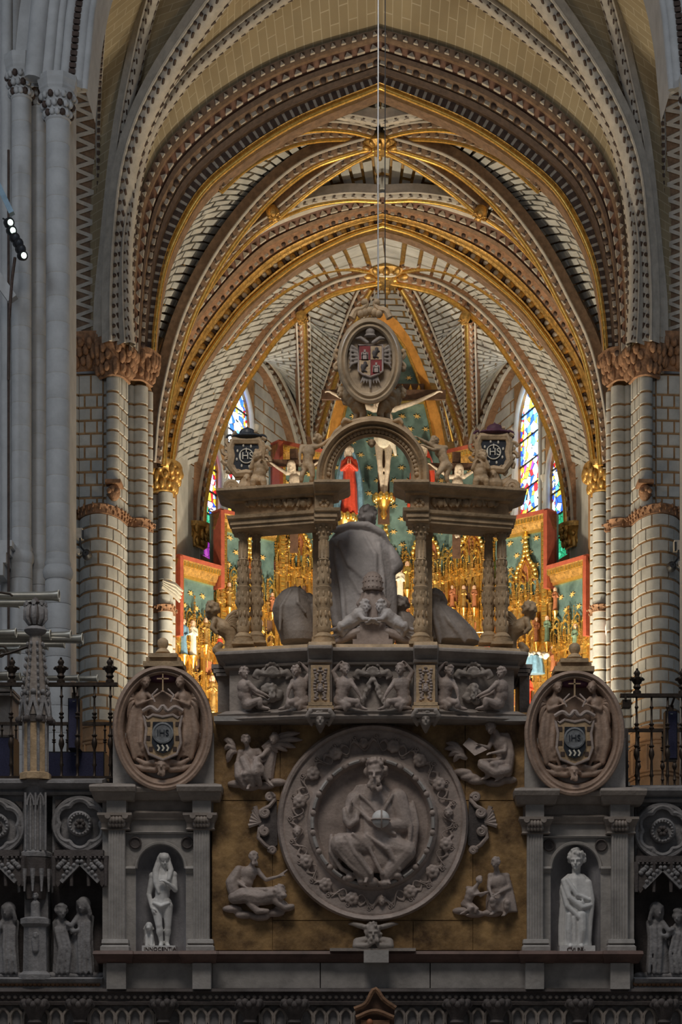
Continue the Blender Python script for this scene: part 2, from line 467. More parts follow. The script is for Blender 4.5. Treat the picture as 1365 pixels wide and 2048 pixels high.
def along(O, I, w, k, d=0.0):
    """k stations along the arch at fraction w: position, tangent, outward-of-arch direction"""
    L = Curve([O(i/160).lerp(I(i/160), w)+Vector((0, d, 0)) for i in range(161)])
    pts = resample(L.p, k*2+1)[1::2]
    C = Curve(resample(L.p, 161)); out = []
    for i, p in enumerate(pts):
        t = (i+.5)/k; T = C.tan(t); R = Vector((0, -1, 0)).cross(T).normalized()
        out.append((p, T, R))
    return out
def orient(T, R): # local x along the arch, y into depth, z across it
    m = Matrix((T, Vector((0, 1, 0)), R)).transposed(); return m.to_quaternion()

A1 = archivolt('chancel_entrance_arch', 'great pointed arch with dark carved bands and gold inner edge at the chancel entrance', O1, I1, [
    (0.0, .10, .00, .00, 'ornament_dark', 'outer_fillet'), (.10, .16, .05, .02, 'rib_brown', 'outer_roll'), (.16, .34, .16, .2, 'rib_red', 'toothed_band'), (.34, .39, .1, .1, 'ornament_dark', 'fillet'),
    (.39, .58, .22, .22, 'rib_brown', 'studded_band'), (.58, .63, .16, .16, 'ornament_dark', 'fillet'), (.63, .84, .34, .38, 'rib_brown', 'dentil_band'),
    (.84, .91, .22, .22, 'gold_dull', 'inner_fillet'), (.91, 1.0, .0, .0, 'gold_dull', 'inner_edge')], back=0.8)
MB().tube([I1(i/100)+Vector((0, -.02, 0)) for i in range(101)], 0.075, 8).build('gold_roll', 'gold', A1, smooth=True)
tooth = MB().prism([(-.12, -.09), (.12, -.09), (0, .11)], -.06, .05).mesh('white_tooth', 'ornament_white')
stud = MB().lathe((0, 0, 0), [(.085, .04), (.085, -.02), (.06, -.05), (0, -.06)], 10, axis='Y').mesh('stud', 'ornament_dark', True)
dent = MB().box((-.07, -.07, -.17), (.07, .08, .17)).mesh('dentil', 'ornament_dark')
dentw = MB().box((-.045, -.05, -.15), (.045, .06, .15)).mesh('pale_dentil', 'ornament_white')
sq = MB().box((-.07, -.02, -.06), (.07, .04, .06)).mesh('pale_tile', 'ornament_white')
for p, T, R in along(O1, I1, .07, 84, -.02): copy_at(tooth, 'white_tooth', A1, p, orient(T, R), (.5, .7, .55))
for p, T, R in along(O1, I1, .25, 66, .12): copy_at(tooth, 'white_tooth', A1, p, orient(T, R), (.85, 1, .62))
for i, (p, T, R) in enumerate(along(O1, I1, .485, 120, .2)):
    if i % 2: copy_at(stud, 'stud', A1, p, orient(T, R))
    else: copy_at(sq, 'pale_tile', A1, p, orient(T, R))
for i, (p, T, R) in enumerate(along(O1, I1, .735, 190, .33)):
    copy_at(dent if i % 2 else dentw, 'dentil' if i % 2 else 'pale_dentil', A1, p, orient(T, R))

# ---- second arch, in front of the apse
O2px = [(294, 930), (298, 850), (309, 780), (325, 715), (345, 665), (375, 612), (415, 562), (458, 512), (510, 463), (562, 436), (615, 417), (667, 402), (766, 385)]
I2px = [(343, 940), (353, 870), (369, 809), (390, 755), (412, 716), (451, 660), (492, 610), (554, 556), (615, 514), (700, 472), (766, 452)]
O2 = arch_px(O2px, 57.4, 766); I2 = arch_px(I2px, 58.4, 766)
A2 = archivolt('apse_arch', 'pointed arch with zigzag teeth and carved gold foliage in front of the apse', O2, I2, [
    (0, .08, .0, .0, 'rib_stone', 'outer_fillet'), (.08, .30, .12, .14, 'rib_red', 'zigzag_band'), (.30, .35, .06, .06, 'rib_brown', 'fillet'),
    (.35, .58, .18, .18, 'capital_brown', 'square_band'), (.58, .63, .1, .1, 'gold_dull', 'fillet'), (.63, .88, .26, .3, 'gold_dull', 'foliage_band'), (.88, 1, .02, .02, 'gold_dull', 'inner_edge')], back=0.8)
MB().tube([I2(i/100)+Vector((0, -.02, 0)) for i in range(101)], 0.07, 8).build('gold_roll', 'gold', A2, smooth=True)
for p, T, R in along(O2, I2, .19, 70, .1): copy_at(tooth, 'white_tooth', A2, p, orient(T, R), (.85, .85, .75))
for i, (p, T, R) in enumerate(along(O2, I2, .465, 110, .17)):
    copy_at(stud if i % 2 else sq, 'stud' if i % 2 else 'pale_tile', A2, p, orient(T, R), (.75, .75, .75))
leaf = MB().ball((0, 0, 0), (.11, .07, .13), 7, 5).mesh('carved_leaf', 'gold_dull', True)
leafw = MB().ball((0, 0, 0), (.09, .07, .09), 7, 5).mesh('carved_bud', 'ornament_white', True)
leafd = MB().ball((0, 0, 0), (.06, .05, .10), 6, 4).mesh('painted_hollow', 'ornament_dark', True)  # raised ball, only its dark colour makes it read as a hollow
for i, (p, T, R) in enumerate(along(O2, I2, .755, 150, .24)):
    copy_at((leaf, leafd, leafw)[i % 3], ('carved_leaf', 'painted_hollow', 'carved_bud')[i % 3], A2, p+R*random.uniform(-.05, .05), orient(T, R))

def eye_y(p): return HY-(p.z-CZ)*F/p.y
def at_eye_y(C, y):
    """point of a curve that rises from t=0 to t=1 at sight height y"""
    lo, hi = 0.0, 1.0
    for _ in range(26):
        m_ = (lo+hi)/2
        if eye_y(C(m_)) > y: lo = m_
        else: hi = m_
    return C(lo)
def level_web(CA_, CB_, ya0, ya1, brk, yb1, dy=0.0, offA=Vector(), offB=Vector()):
    """web between two rising curves whose courses run level up to height brk and then fan to the crowns"""
    def S(u, v):
        y = ya0+(ya1-ya0)*u
        yb = y+dy if y > brk else (brk+dy)+(yb1-brk-dy)*(brk-y)/(brk-ya1)
        return (at_eye_y(CA_, y)+offA).lerp(at_eye_y(CB_, yb)+offB, v)
    return S
# ---- chancel vault between the two arches
def ruled(C1, C2, off1=Vector(), off2=Vector()):
    return lambda u, v: (C1(u)+off1).lerp(C2(u)+off2, v)
REF1 = P(760, 1000, 55.8)
for sd in ('left', 'right'):
    if sd == 'left': hI, hO = Curve(I1.p[:60]), Curve(O2.p[:60])
    else: hI, hO = Curve(I1.p[:58:-1]), Curve(O2.p[:58:-1])
    S_ = level_web(hI, hO, 712, 174, 440, 384, 0, Vector((0, .5, .12)), Vector((0, .15, .02)))
    def S1(u, v, S_=S_):
        p = S_(u, v); a = p-Vector((REF1.x, p.y, REF1.z)); return p+a.normalized()*(.30+.3*u)*math.sin(PI*v)
    cv = MB().grid(behind(S1, REF1), 60, 10).build('ceiling', 'joint_gold', kind='structure', label='white block vault with golden joints over the chancel bay, %s half' % sd)
    bricks_on(cv, S1, hI.len, None, REF1, 0.28, 0.85, 0.07, keep=lambda u, v: u > .06, jv=.10)
b1c = P(760, 272, 55.8)
boss('vault_keystone', 'carved gold keystone of the chancel vault, upper of the two', b1c+(REF1-b1c).normalized()*.25, .52, REF1)
def both(name, label, pts, ref, wd, h, **k):
    rib(name, label.format('left', 'left'), px_curve(pts), ref, wd, h, **k)
    rib(name, label.format('right', 'right'), px_curve([(2*c_of(D)-x, y, D) for x, y, D in pts]), ref, wd, h, **k)
def c_of(D): return 760 if D < 56.6 else 766+ (D-58)*1.1
both('vault_rib', 'gold edged diagonal rib from the upper keystone down to the {} apse arch capital', [(745, 276, 55.8), (700, 288, 55.8), (610, 322, 55.9), (520, 396, 56.1), (440, 497, 56.3), (380, 605, 56.5), (345, 700, 56.6), (318, 820, 56.6), (308, 930, 56.6)], REF1, .60, .40)
both('vault_rib', 'short gold rib from the upper keystone to the entrance arch on the {} side', [(742, 268, 55.8), (690, 262, 55.5), (620, 266, 55.1), (560, 282, 54.8), (490, 318, 54.5), (430, 370, 54.3)], REF1, .46, .34)
both('vault_rib', 'flat upper gold rib nearest the entrance arch, {} half', [(745, 258, 55.4), (700, 247, 55.1), (640, 243, 54.8), (585, 252, 54.6), (530, 280, 54.4)], REF1, .46, .34, body='rib_brown')
both('vault_rib', 'beaded wall rib right behind the entrance arch crown, {} half', [(760, 240, 54.8), (700, 229, 54.7), (640, 224, 54.6), (590, 230, 54.5)], REF1, .42, .26, roll=None, body='rib_stone')
both('vault_rib', 'inner dark beaded rib from the upper keystone to the {} carved stop', [(748, 288, 55.9), (700, 312, 56.0), (640, 350, 56.2), (590, 388, 56.4), (547, 424, 56.5)], REF1, .46, .34)
both('vault_rib', 'beaded flat rib above the apse arch crown, {} half', [(760, 391, 57.1), (700, 389, 57.1), (640, 396, 57.0), (590, 410, 56.9), (547, 428, 56.6)], REF1, .44, .28, body='rib_stone')
both('vault_rib', 'dark rib alongside the apse arch below the {} carved stop', [(547, 428, 56.6), (500, 462, 56.7), (450, 515, 56.8), (405, 575, 56.9), (368, 635, 57.0), (340, 700, 57.0), (318, 790, 57.0), (303, 910, 57.0)], REF1, .44, .3)
for s_, x in (('left', 546), ('right', 962)):
    boss('rib_stop', 'small carved gold rib stop on the %s of the chancel vault' % s_, P(x, 425, 56.3), .19, REF1)

# ---- crossing vault nearest the nave: pale plaster with painted joints
REF0 = P(760, 900, 47)
crossL = {
 'C': [(256, 690, 52.2), (252, 600, 52.2), (255, 461, 52.1), (287, 290, 51.9), (359, 169, 51.6), (450, 80, 51.3), (554, 0, 51.0), (660, -60, 50.7), (760, -100, 50.5)],
 'B': [(232, 690, 52.4), (232, 600, 52.4), (240, 461, 52.2), (262, 308, 51.7), (318, 169, 51.0), (430, 0, 50.0), (560, -150, 48.6), (755, -300, 46.8)],
 'A': [(207, 690, 52.6), (209, 600, 52.6), (220, 487, 52.4), (241, 290, 51.8), (268, 140, 51.0), (302, 0, 50.0), (360, -160, 48.3), (420, -300, 46.8)],
 'T': [(172, 690, 53.0), (170, 560, 53.0), (168, 400, 52.7), (168, 250, 51.9), (172, 130, 50.6), (180, 20, 48.9), (192, -110, 46.8)]}
def crossing(side):
    mir = (lambda pts: pts) if side == 'left' else (lambda pts: [(1524-x if D > 51.4 else 1520-x, y, D) for x, y, D in pts])
    c = {k: px_curve(mir(v)) for k, v in crossL.items()}
    half = [O1(i/240*1.0) for i in range(0, 121)] if side == 'left' else [O1(1-i/240) for i in range(0, 121)]
    H = Curve(half)
    off = Vector((0, .1, .05))
    for nm, a, b, lab in (('E1', H, c['C'], 'ochre plaster web between the great arch and the nearest crossing rib, %s half'), ('E2', c['C'], c['B'], 'narrow ochre plaster web between the two close crossing ribs, %s side'),
                     ('E3', c['B'], c['A'], 'ochre plaster web beside the diagonal crossing rib, %s side'), ('E4', c['A'], c['T'], 'ochre plaster web next to the transept arch, %s side')):
        W = (a(.7)-b(.7)).length; Lh = a.len
        S = ruled(a, b, off, off)
        MB().grid(S, 40, 8, lambda u, v: (v*W*1.0+u*.0, u*Lh)).build('ceiling', 'vault_plaster', kind='structure', smooth=True, label=lab % side)
    kw = dict(body='rib_stone', roll=None, edge='rib_stone', slash='ornament_dark')
    rib('crossing_rib', 'dark beaded crossing rib closest to the great arch, %s side' % side, c['C'], REF0, .38, .3, bead_step=.24, **kw)
    rib('crossing_rib', 'broad pale diagonal crossing rib with two bead rows, %s side' % side, c['B'], REF0, .62, .45, bead_step=.26, **kw)
    rib('crossing_rib', 'slim crossing rib nearest the transept, %s side' % side, c['A'], REF0, .36, .3, bead_step=.24, **kw)
    # transept arch: dark soffit with a zigzag lattice
    o = empty('transept_arch', c['T'](0), 'transept arch with zigzag lattice carving on its soffit, %s side' % side, 'arch'); o['kind'] = 'structure'
    T = c['T']
    refT = Vector((T(0).x, 46.8, 20))
    sweep_profile(T, refT, [(-.42, -.1), (-.42, .02), (-.34, .08), (-.30, 0), (.30, 0), (.34, .08), (.42, .02), (.42, -.1)], 50).build('soffit', 'rib_stone', o, smooth=True)
    sweep_profile(T, refT, [(-.29, .006), (.29, .006)], 50).build('sunk_field', 'rib_brown', o)
    k = 60
    for i in range(k):
        p, Tn, N, L = frame_at(T, i/k, refT); p2, _, _, _ = frame_at(T, (i+1)/k, refT)
        s_ = 1 if i % 2 else -1
        MB().bar(p+L*.27*s_+N*.02, p2-L*.27*s_+N*.02, .09, .06, up=N).build('lattice_bar', 'rib_stone', o)
        MB().bar(p-L*.38+N*.07, p.lerp(p2, .5)-L*.38+N*.07, .07, .08, up=N).build('dentil', 'ornament_dark', o)
        MB().bar(p+L*.38+N*.07, p.lerp(p2, .5)+L*.38+N*.07, .07, .08, up=N).build('dentil', 'ornament_dark', o)
crossing('left'); crossing('right')

# ---- apse: walls, windows, ribs, webs
def CA(D): return 766+(D-58)*1.15
V0 = P(393, 1055, 61.8); V2 = P(612, 880, 70.0)
RA = P(773, 1000, 63)
Bc = P(774, 532, 63.8)
def am(pts): return [(2*CA(D)-x, y, D) for x, y, D in pts]
L1 = [(772, 545, 63.9), (750, 548, 63.8), (700, 558, 63.6), (655, 571, 63.4), (613, 594, 63.1), (572, 628, 62.9), (533, 668, 62.7), (495, 722, 62.5), (460, 777, 62.3), (436, 825, 62.2), (416, 876, 62.1), (400, 935, 62.0), (389, 1000, 61.9), (386, 1050, 61.9)]
L2 = [(742, 562, 64.0), (722, 600, 64.8), (695, 670, 66.2), (668, 750, 67.8), (645, 825, 69.2), (630, 890, 70.0), (622, 960, 70.4)]
Mr = [(604, 634, 63.2), (606, 690, 64.6), (608, 750, 66.2), (610, 810, 67.8), (612, 880, 69.6), (613, 960, 70.0)]
AB = [(480, 690, 64.6), (505, 700, 65.4), (521, 712, 66.0), (540, 732, 66.8), (556, 754, 67.4), (579, 804, 68.4), (597, 864, 69.1), (605, 910, 69.5)]
N1 = [(748, 530, 63.5), (690, 522, 62.6), (640, 529, 61.8), (585, 553, 61.0), (530, 590, 60.2), (480, 637, 59.8), (440, 685, 59.6)]
N0 = [(750, 515, 63.2), (700, 502, 62.2), (650, 500, 61.4), (610, 512, 60.7), (570, 536, 60.2)]
K1 = [(760, 590, 66.5), (720, 650, 67.5), (690, 720, 68.6), (668, 800, 69.4), (650, 880, 70.0)]
ribs_a = [('big bright gold rib from the apse keystone down to the {} window capital', L1, .74, .46), ('steep gold rib from the apse keystone down behind the altarpiece, {} side', L2, .58, .42),
          ('upright slim rib over the {} apse window wall', Mr, .46, .34), ('gold rib from the apse keystone to the {} haunch of the apse arch', N1, .5, .36), ('uppermost short rib beside the apse keystone, {} side', N0, .44, .3),
          ('inner beaded rib over the altarpiece top, {} half', K1, .4, .3)]
for lab, pts, wd, h in ribs_a:
    for sd, pp in (('left', pts), ('right', am(pts))):
        rib('apse_rib', lab.format(sd), px_curve(pp), RA, wd, h, body='capital_brown', bead_step=.30)
rib('apse_rib', 'short beaded ridge rib hanging below the apse keystone', px_curve([(774, 560, 64.2), (774, 590, 65.5), (774, 640, 67.5)]), RA, .3, .22, body='capital_brown', roll=None)
boss('vault_keystone', 'large carved gold keystone of the apse vault, lower of the two', Bc+(RA-Bc).normalized()*.35, .78, RA)
ring = MB(); ring.tube([P(774, 550, 63.2)+Vector((math.cos(a)*.28, math.sin(a)*.12, math.sin(a)*.09)) for a in [2*PI*k/20 for k in range(20)]], .03, 6, closed=True)
ring.build('keystone_ring', 'lace', cat='ring', label='pale ring under the lower keystone that the cable passes', smooth=True)
for sd, x in (('left', 603), ('right', 931)):
    boss('rib_stop', 'small gilded capital heading the upright %s apse rib' % sd, P(x, 634, 62.7), .17, RA)

def half(sd, pts): return px_curve(pts if sd == 'left' else am(pts))
wall_geo = {}
for sd in ('left', 'right'):
    cL1, cL2, cM, cAB, cN1 = half(sd, L1), half(sd, L2), half(sd, Mr), half(sd, AB), half(sd, N1)
    # web between arch haunch and big rib
    arcI = Curve([I2((i/160)*.5) if sd == 'left' else I2(1-(i/160)*.5) for i in range(161)])
    Sa = level_web(arcI, Curve(cL1.p[::-1]), 938, 451, 640, 543, -10, Vector((0, .7, .1)), Vector((0, .05, .12)))
    Sa_ = Sa
    def Sa(u, v, Sa_=Sa_):
        p = Sa_(u, v); a = p-Vector((RA.x, p.y, RA.z)); return p+a.normalized()*.08*math.sin(PI*v)
    o = MB().grid(behind(Sa, RA), 40, 8).build('ceiling', 'joint_gold', kind='structure', label='white block web between the apse arch and the big %s rib' % sd)
    bricks_on(o, Sa, arcI.len, None, RA, .28, 1.45, .07, jv=.17)
    # web between upright rib and steep rib
    K = Curve(resample([cL1(i/100*.36) for i in range(101)]+[cM(i/60) for i in range(61)], 120))
    Sb = ruled(K, cL2, Vector((0, .1, .12)), Vector((0, .1, .12)))
    o = MB().grid(behind(Sb, RA), 40, 6).build('ceiling', 'joint_gold', kind='structure', label='white block web beside the steep %s apse rib' % sd)
    bricks_on(o, Sb, K.len, None, RA, .28, .9, .07, jv=.11)
    # web between upright rib and window arch
    Lw = Curve(resample([cL1(.36+i/60*.17) for i in range(61)]+[cAB(.2+i/60*.8) for i in range(61)], 120))
    Sc = ruled(Lw, cM, Vector((0, .1, .12)), Vector((0, .1, .12)))
    o = MB().grid(behind(Sc, RA), 40, 6).build('ceiling', 'joint_gold', kind='structure', label='bright white block web above the %s apse window' % sd)
    bricks_on(o, Sc, cM.len, None, RA, .28, .7, .07, jv=.08)
    # carved window arch in two bands
    wo = empty('window_arch', cAB(1), 'carved pink and white arch over the %s apse windows' % sd, 'arch'); wo['kind'] = 'structure'
    # window wall: two lights
    a2 = V0.copy(); b2 = V2.copy()
    if sd == 'right':
        a2.x = P(2*CA(61.8)-393, 0, 61.8).x; b2.x = P(2*CA(70)-612, 0, 70).x
    a2.z = b2.z = 0; d = (b2-a2); Lw_ = d.length; d.normalize(); nrm = Vector((-d.y, d.x, 0))
    if nrm.dot(RA-a2) < 0: nrm = -nrm
    def s_of(px):
        k = (px-CX)/F  # X = k*D
        return (k*a2.y-a2.x)/(d.x-k*d.y)
    def make_wp(a2, d, nrm):
        def WP(s_, z, off=0): q = a2+d*s_+nrm*off; return Vector((q.x, q.y, z))
        return WP
    WP = make_wp(a2.copy(), d.copy(), nrm.copy())
    if sd == 'left': lights = [(404, 440, 885, 1120), (453, 503, 763, 1120)]
    else: lights = [(1137, 1097, 880, 1120), (1081, 1034, 768, 1120)]
    wins = []
    for pa, pb, ya, yb in lights:
        sa, sb = s_of(pa), s_of(pb); Dm = (a2+d*(sa+sb)/2).y
        za = CZ+(HY-ya)*Dm/F; zb = CZ+(HY-yb)*Dm/F
        wins.append((sa, sb, zb, za-(sb-sa)*.62, za))
    def on_wall(pts, off):
        out = []
        for x, y in pts:
            px = x if sd == 'left' else 2*CA(66.5)-x
            q = a2+d*s_of(px); out.append(Vector((q.x, q.y, CZ+(HY-y)*q.y/F))+nrm*off)
        return spline(out, 41)
    outer_e = [(480, 698), (505, 700), (521, 712), (540, 732), (556, 754), (579, 804), (597, 864), (604, 900), (608, 960)]
    inner_e = [(474, 722), (492, 724), (506, 733), (520, 752), (532, 775), (556, 828), (572, 880), (578, 912), (582, 960)]
    eo, ei = on_wall(outer_e, .42), on_wall(inner_e, .28)
    MB().sweep([[p-nrm*.5, p+nrm*.05, p.lerp(q, .22)+nrm*.05, p.lerp(q, .26)-nrm*.04, p.lerp(q, .42)-nrm*.04, p.lerp(q, .46)+nrm*.03, p.lerp(q, .54)-nrm*.05, p.lerp(q, .9)-nrm*.05, q+nrm*.02, q-nrm*.3] for p, q in zip(eo, ei)]).build('arch_band', 'capital_brown', wo, smooth=True)
    for f_ in (.05, .5, .95): MB().tube([p.lerp(q, f_)+nrm*.05 for p, q in zip(eo, ei)], .06, 6).build('edge_moulding', 'rib_stone', wo, smooth=True)
    for i in range(22):
        j = 1+i*39//22; p, q = eo[j], ei[j]; T = (eo[j+1]-eo[j-1]).normalized(); W_ = (q-p)
        c_ = p.lerp(q, .72); MB().add([c_-T*.16, c_+W_*.16, c_+T*.16, c_-W_*.16, c_+nrm*.08], [(0, 1, 4), (1, 2, 4), (2, 3, 4), (3, 0, 4)]).build('carved_lozenge', 'ornament_white', wo)
        c_ = p.lerp(q, .34); MB().add([c_-T*.1-W_*.06, c_-T*.1+W_*.06, c_+T*.1+W_*.06, c_+T*.1-W_*.06], [(0, 1, 2, 3)]).build('carved_tile', 'ornament_white' if i % 2 else 'ornament_dark', wo)
    ZT, ZB = 24.6, 8.0
    wl = MB(); s_prev = -2.2
    def wq(s0, s1, z0, z1): wl.add([WP(s0, z0), WP(s1, z0), WP(s1, z1), WP(s0, z1)], [(0, 1, 2, 3)])
    def arch_z(w_, s_):
        sa, sb, zb, zs, za = w_; x = abs((s_-(sa+sb)/2)/((sb-sa)/2)); return zs+(za-zs)*max(0, 1-x**1.9)**.62
    for w_ in wins:
        sa, sb, zb, zs, za = w_
        wq(s_prev, sa, ZB, ZT); wq(sa, sb, ZB, zb)
        N_ = 14
        for i in range(N_):
            s0 = sa+(sb-sa)*i/N_; s1 = sa+(sb-sa)*(i+1)/N_; z0, z1 = arch_z(w_, s0), arch_z(w_, s1)
            wl.add([WP(s0, z0), WP(s1, z1), WP(s1, ZT), WP(s0, ZT)], [(0, 1, 2, 3)])
            wl.add([WP(s0, z0), WP(s1, z1), WP(s1, z1, -.4), WP(s0, z0, -.4)], [(0, 1, 2, 3)])
        for sx in (sa, sb): wl.add([WP(sx, zb), WP(sx, zs), WP(sx, zs, -.4), WP(sx, zb, -.4)], [(0, 1, 2, 3)])
        s_prev = sb
    wq(s_prev, Lw_+.3, ZB, ZT)
    wob = wl.build('wall_'+sd, 'joint', kind='structure', label='apse wall of pale blocks around the %s stained glass lights' % sd)
    # blocks of the wall, none over the glass
    hz = .40; zz = 15.5; row = 0
    while zz < 24.4:
        s0 = wins[0][0]-1.2-(.9 if row % 2 else 0)
        while s0 < Lw_:
            s1 = s0+1.7; segs = [(s0, min(s1, Lw_))]
            for w_ in wins:
                ns = []
                for x, y in segs:
                    top = max(arch_z(w_, min(max(q, w_[0]), w_[1])) for q in (x, (x+y)/2, y))
                    if y <= w_[0]-.14 or x >= w_[1]+.14 or zz > w_[4]+.1: ns.append((x, y)); continue
                    if x < w_[0]-.2: ns.append((x, w_[0]-.14))
                    if y > w_[1]+.2: ns.append((w_[1]+.14, y))
                segs = ns
            for x, y in segs:
                if y-x > .25:
                    co = [WP(x+.07, zz+.03), WP(y-.07, zz+.03), WP(y-.07, zz+hz-.03), WP(x+.07, zz+hz-.03)]
                    n_ = (co[1]-co[0]).cross(co[3]-co[0])
                    if n_.dot(nrm) < 0: co = co[::-1]
                    vs, fs = stone_piece(co, nrm, .03); MB().add(vs, fs).build('block', 'block', wob)
            s0 = s1
        zz += hz; row += 1
    wall_geo[sd] = (WP, wins, arch_z)

cl, cr = half('left', L2), half('right', L2)
Sm = ruled(cl, cr, Vector((0, .15, .2)), Vector((0, .15, .2)))
o = MB().grid(lambda u, v: Sm(u, v)+Vector((0, .3, .5))*math.sin(PI*v)*u, 30, 8).build('ceiling', 'joint_gold', kind='structure', label='white block web in the middle of the apse above the altarpiece')
bricks_on(o, lambda u, v: Sm(u, v)+Vector((0, .3, .5))*math.sin(PI*v)*u, cl.len, None, RA, .28, .6, .06, u1=.6)
# stained glass: one pane per field between the bars, daylight behind
def glass_mat(name, pal, sc, strength):
    m = bpy.data.materials.new(name); m.use_nodes = True; nt = m.node_tree; b = nt.nodes['Principled BSDF']
    b.inputs['Base Color'].default_value = (.02, .02, .02, 1); b.inputs['Roughness'].default_value = .2
    geo = nt.nodes.new('ShaderNodeNewGeometry'); mp = nt.nodes.new('ShaderNodeMapping'); mp.inputs['Scale'].default_value = (1, .8, 1)
    nt.links.new(geo.outputs['Position'], mp.inputs['Vector'])
    v = nt.nodes.new('ShaderNodeTexVoronoi'); v.inputs['Scale'].default_value = sc; nt.links.new(mp.outputs[0], v.inputs['Vector'])
    e = nt.nodes.new('ShaderNodeTexVoronoi'); e.feature = 'DISTANCE_TO_EDGE'; e.inputs['Scale'].default_value = sc; nt.links.new(mp.outputs[0], e.inputs['Vector'])
    sep = nt.nodes.new('ShaderNodeSeparateColor'); nt.links.new(v.outputs['Color'], sep.inputs[0])
    r = nt.nodes.new('ShaderNodeValToRGB'); r.color_ramp.interpolation = 'CONSTANT'
    els = r.color_ramp.elements
    while len(els) < len(pal): els.new(.5)
    for i, c in enumerate(pal): els[i].position = i/len(pal); els[i].color = (*c, 1)
    nt.links.new(sep.outputs[0], r.inputs['Fac'])
    g = nt.nodes.new('ShaderNodeMath'); g.operation = 'GREATER_THAN'; g.inputs[1].default_value = .035; nt.links.new(e.outputs['Distance'], g.inputs[0])
    ml = nt.nodes.new('ShaderNodeMath'); ml.operation = 'MULTIPLY'; ml.inputs[1].default_value = strength; nt.links.new(g.outputs[0], ml.inputs[0])
    nt.links.new(r.outputs['Color'], b.inputs['Emission Color']); nt.links.new(ml.outputs[0], b.inputs['Emission Strength'])
    MAT[name] = m
WH = (.85, 1, 1); SK = (.35, .75, 1); BL = (.02, .10, .75); YE = (1, .62, .05); RD = (.75, .02, .03); PU = (.35, .05, .45); GR = (.05, .55, .28); LB = (.1, .4, .95); PK = (.9, .45, .8)
glass_mat('glass_upper', [WH, SK, BL, WH, YE, LB, WH, SK, WH], 4.6, 4.2)
glass_mat('glass_lower', [WH, RD, BL, WH, YE, PU, WH, LB, RD, YE, WH], 4.6, 3.4)
glass_mat('glass_side', [RD, PK, YE, BL, GR, LB, PK, WH, BL], 3.6, 2.6)
glass_mat('glass_green', [(.02, .5, .22), (.1, .8, .45), (.02, .5, .22)], 6, 1.0)
glass_mat('glass_violet', [(.4, .03, .5), (.6, .1, .6)], 6, .9)
glass_mat('glass_border', [RD, WH, BL, YE, LB, WH], 7, 1.8)
wn = 0
for sd in ('left', 'right'):
    WP, wins, arch_z = wall_geo[sd]
    for wi, w_ in enumerate(wins):
        sa, sb, zb, zs, za = w_; wn += 1
        o = empty('window_%d' % wn, WP((sa+sb)/2, zb), ('tall' if wi else 'narrow outer')+' stained glass light in the %s apse wall' % sd, None); o['kind'] = 'structure'
        n_r = 7 if wi else 5; ins = .05; bw = (sb-sa)*.16
        cols = [(sa, sa+bw), (sa+bw, sb-bw), (sb-bw, sb)]
        zr = [zb+(za-zb)*i/n_r for i in range(n_r+1)]
        for r_ in range(n_r):
            for c_, (x0, x1) in enumerate(cols):
                pts = []
                z0, z1 = zr[r_]+.02, zr[r_+1]-.02
                k = 6
                top = [(x0+.01+(x1-x0-.02)*j/k) for j in range(k+1)]
                tz = [min(z1, arch_z(w_, x)-.01) for x in top]
                if max(tz) <= z0+.03: continue
                mb = MB(); vs = [WP(x, z0, -.14) for x in top]+[WP(x, max(z0+.005, z), -.14) for x, z in zip(top, tz)]
                mb.add(vs, [(j, j+1, k+2+j, k+1+j) for j in range(k)])
                gm = 'glass_border' if c_ != 1 else ('glass_side' if wi == 0 else ('glass_upper' if r_ >= n_r*.5 else 'glass_lower'))
                if wi == 0 and r_ <= 0: gm = 'glass_green' if sd == 'right' else 'glass_violet'
                if wi == 0 and r_ == 1: gm = 'glass_green'
                mb.build('pane', gm, o)
        for r_ in range(1, n_r):
            MB().bar(WP(sa, zr[r_], -.12), WP(sb, zr[r_], -.12), .04, .045).build('saddle_bar', 'black', o)
        # stone reveal moulding and capped colonnette beside the light
        pth = [WP(sa-.06, zb)]+[WP(sa-.06, zb+(zs-zb)*.5), WP(sa-.06, zs)]+[WP(sa-.06+(sb-sa+.12)*j/16, arch_z(w_, sa+(sb-sa)*j/16)+.07) for j in range(17)]+[WP(sb+.06, zs), WP(sb+.06, zb)]
        MB().tube(pth, .09, 8).build('window_frame', 'shaft_stone', o, smooth=True)
        MB().tube([q+nrm*0 for q in [WP(sb+.22, zb), WP(sb+.22, zs)]], .08, 10).build('colonnette', 'shaft_stone', o, smooth=True)
        MB().tube([WP(sb+.22, zs-.06), WP(sb+.22, zs+.06), WP(sb+.22, zs+.16)], [.1, .15, .17], 8).build('colonnette_capital', 'rib_stone', o, smooth=True)
# back wall behind the altarpiece
q0 = P(605, 0, 70.2); q1 = P(2*CA(70)-605, 0, 70.2)
MB().box((q0.x-.5, 70.6, 0), (q1.x+.5, 71, 27)).build('wall_back', 'block', kind='structure', label='blank east wall of the apse behind the altarpiece')

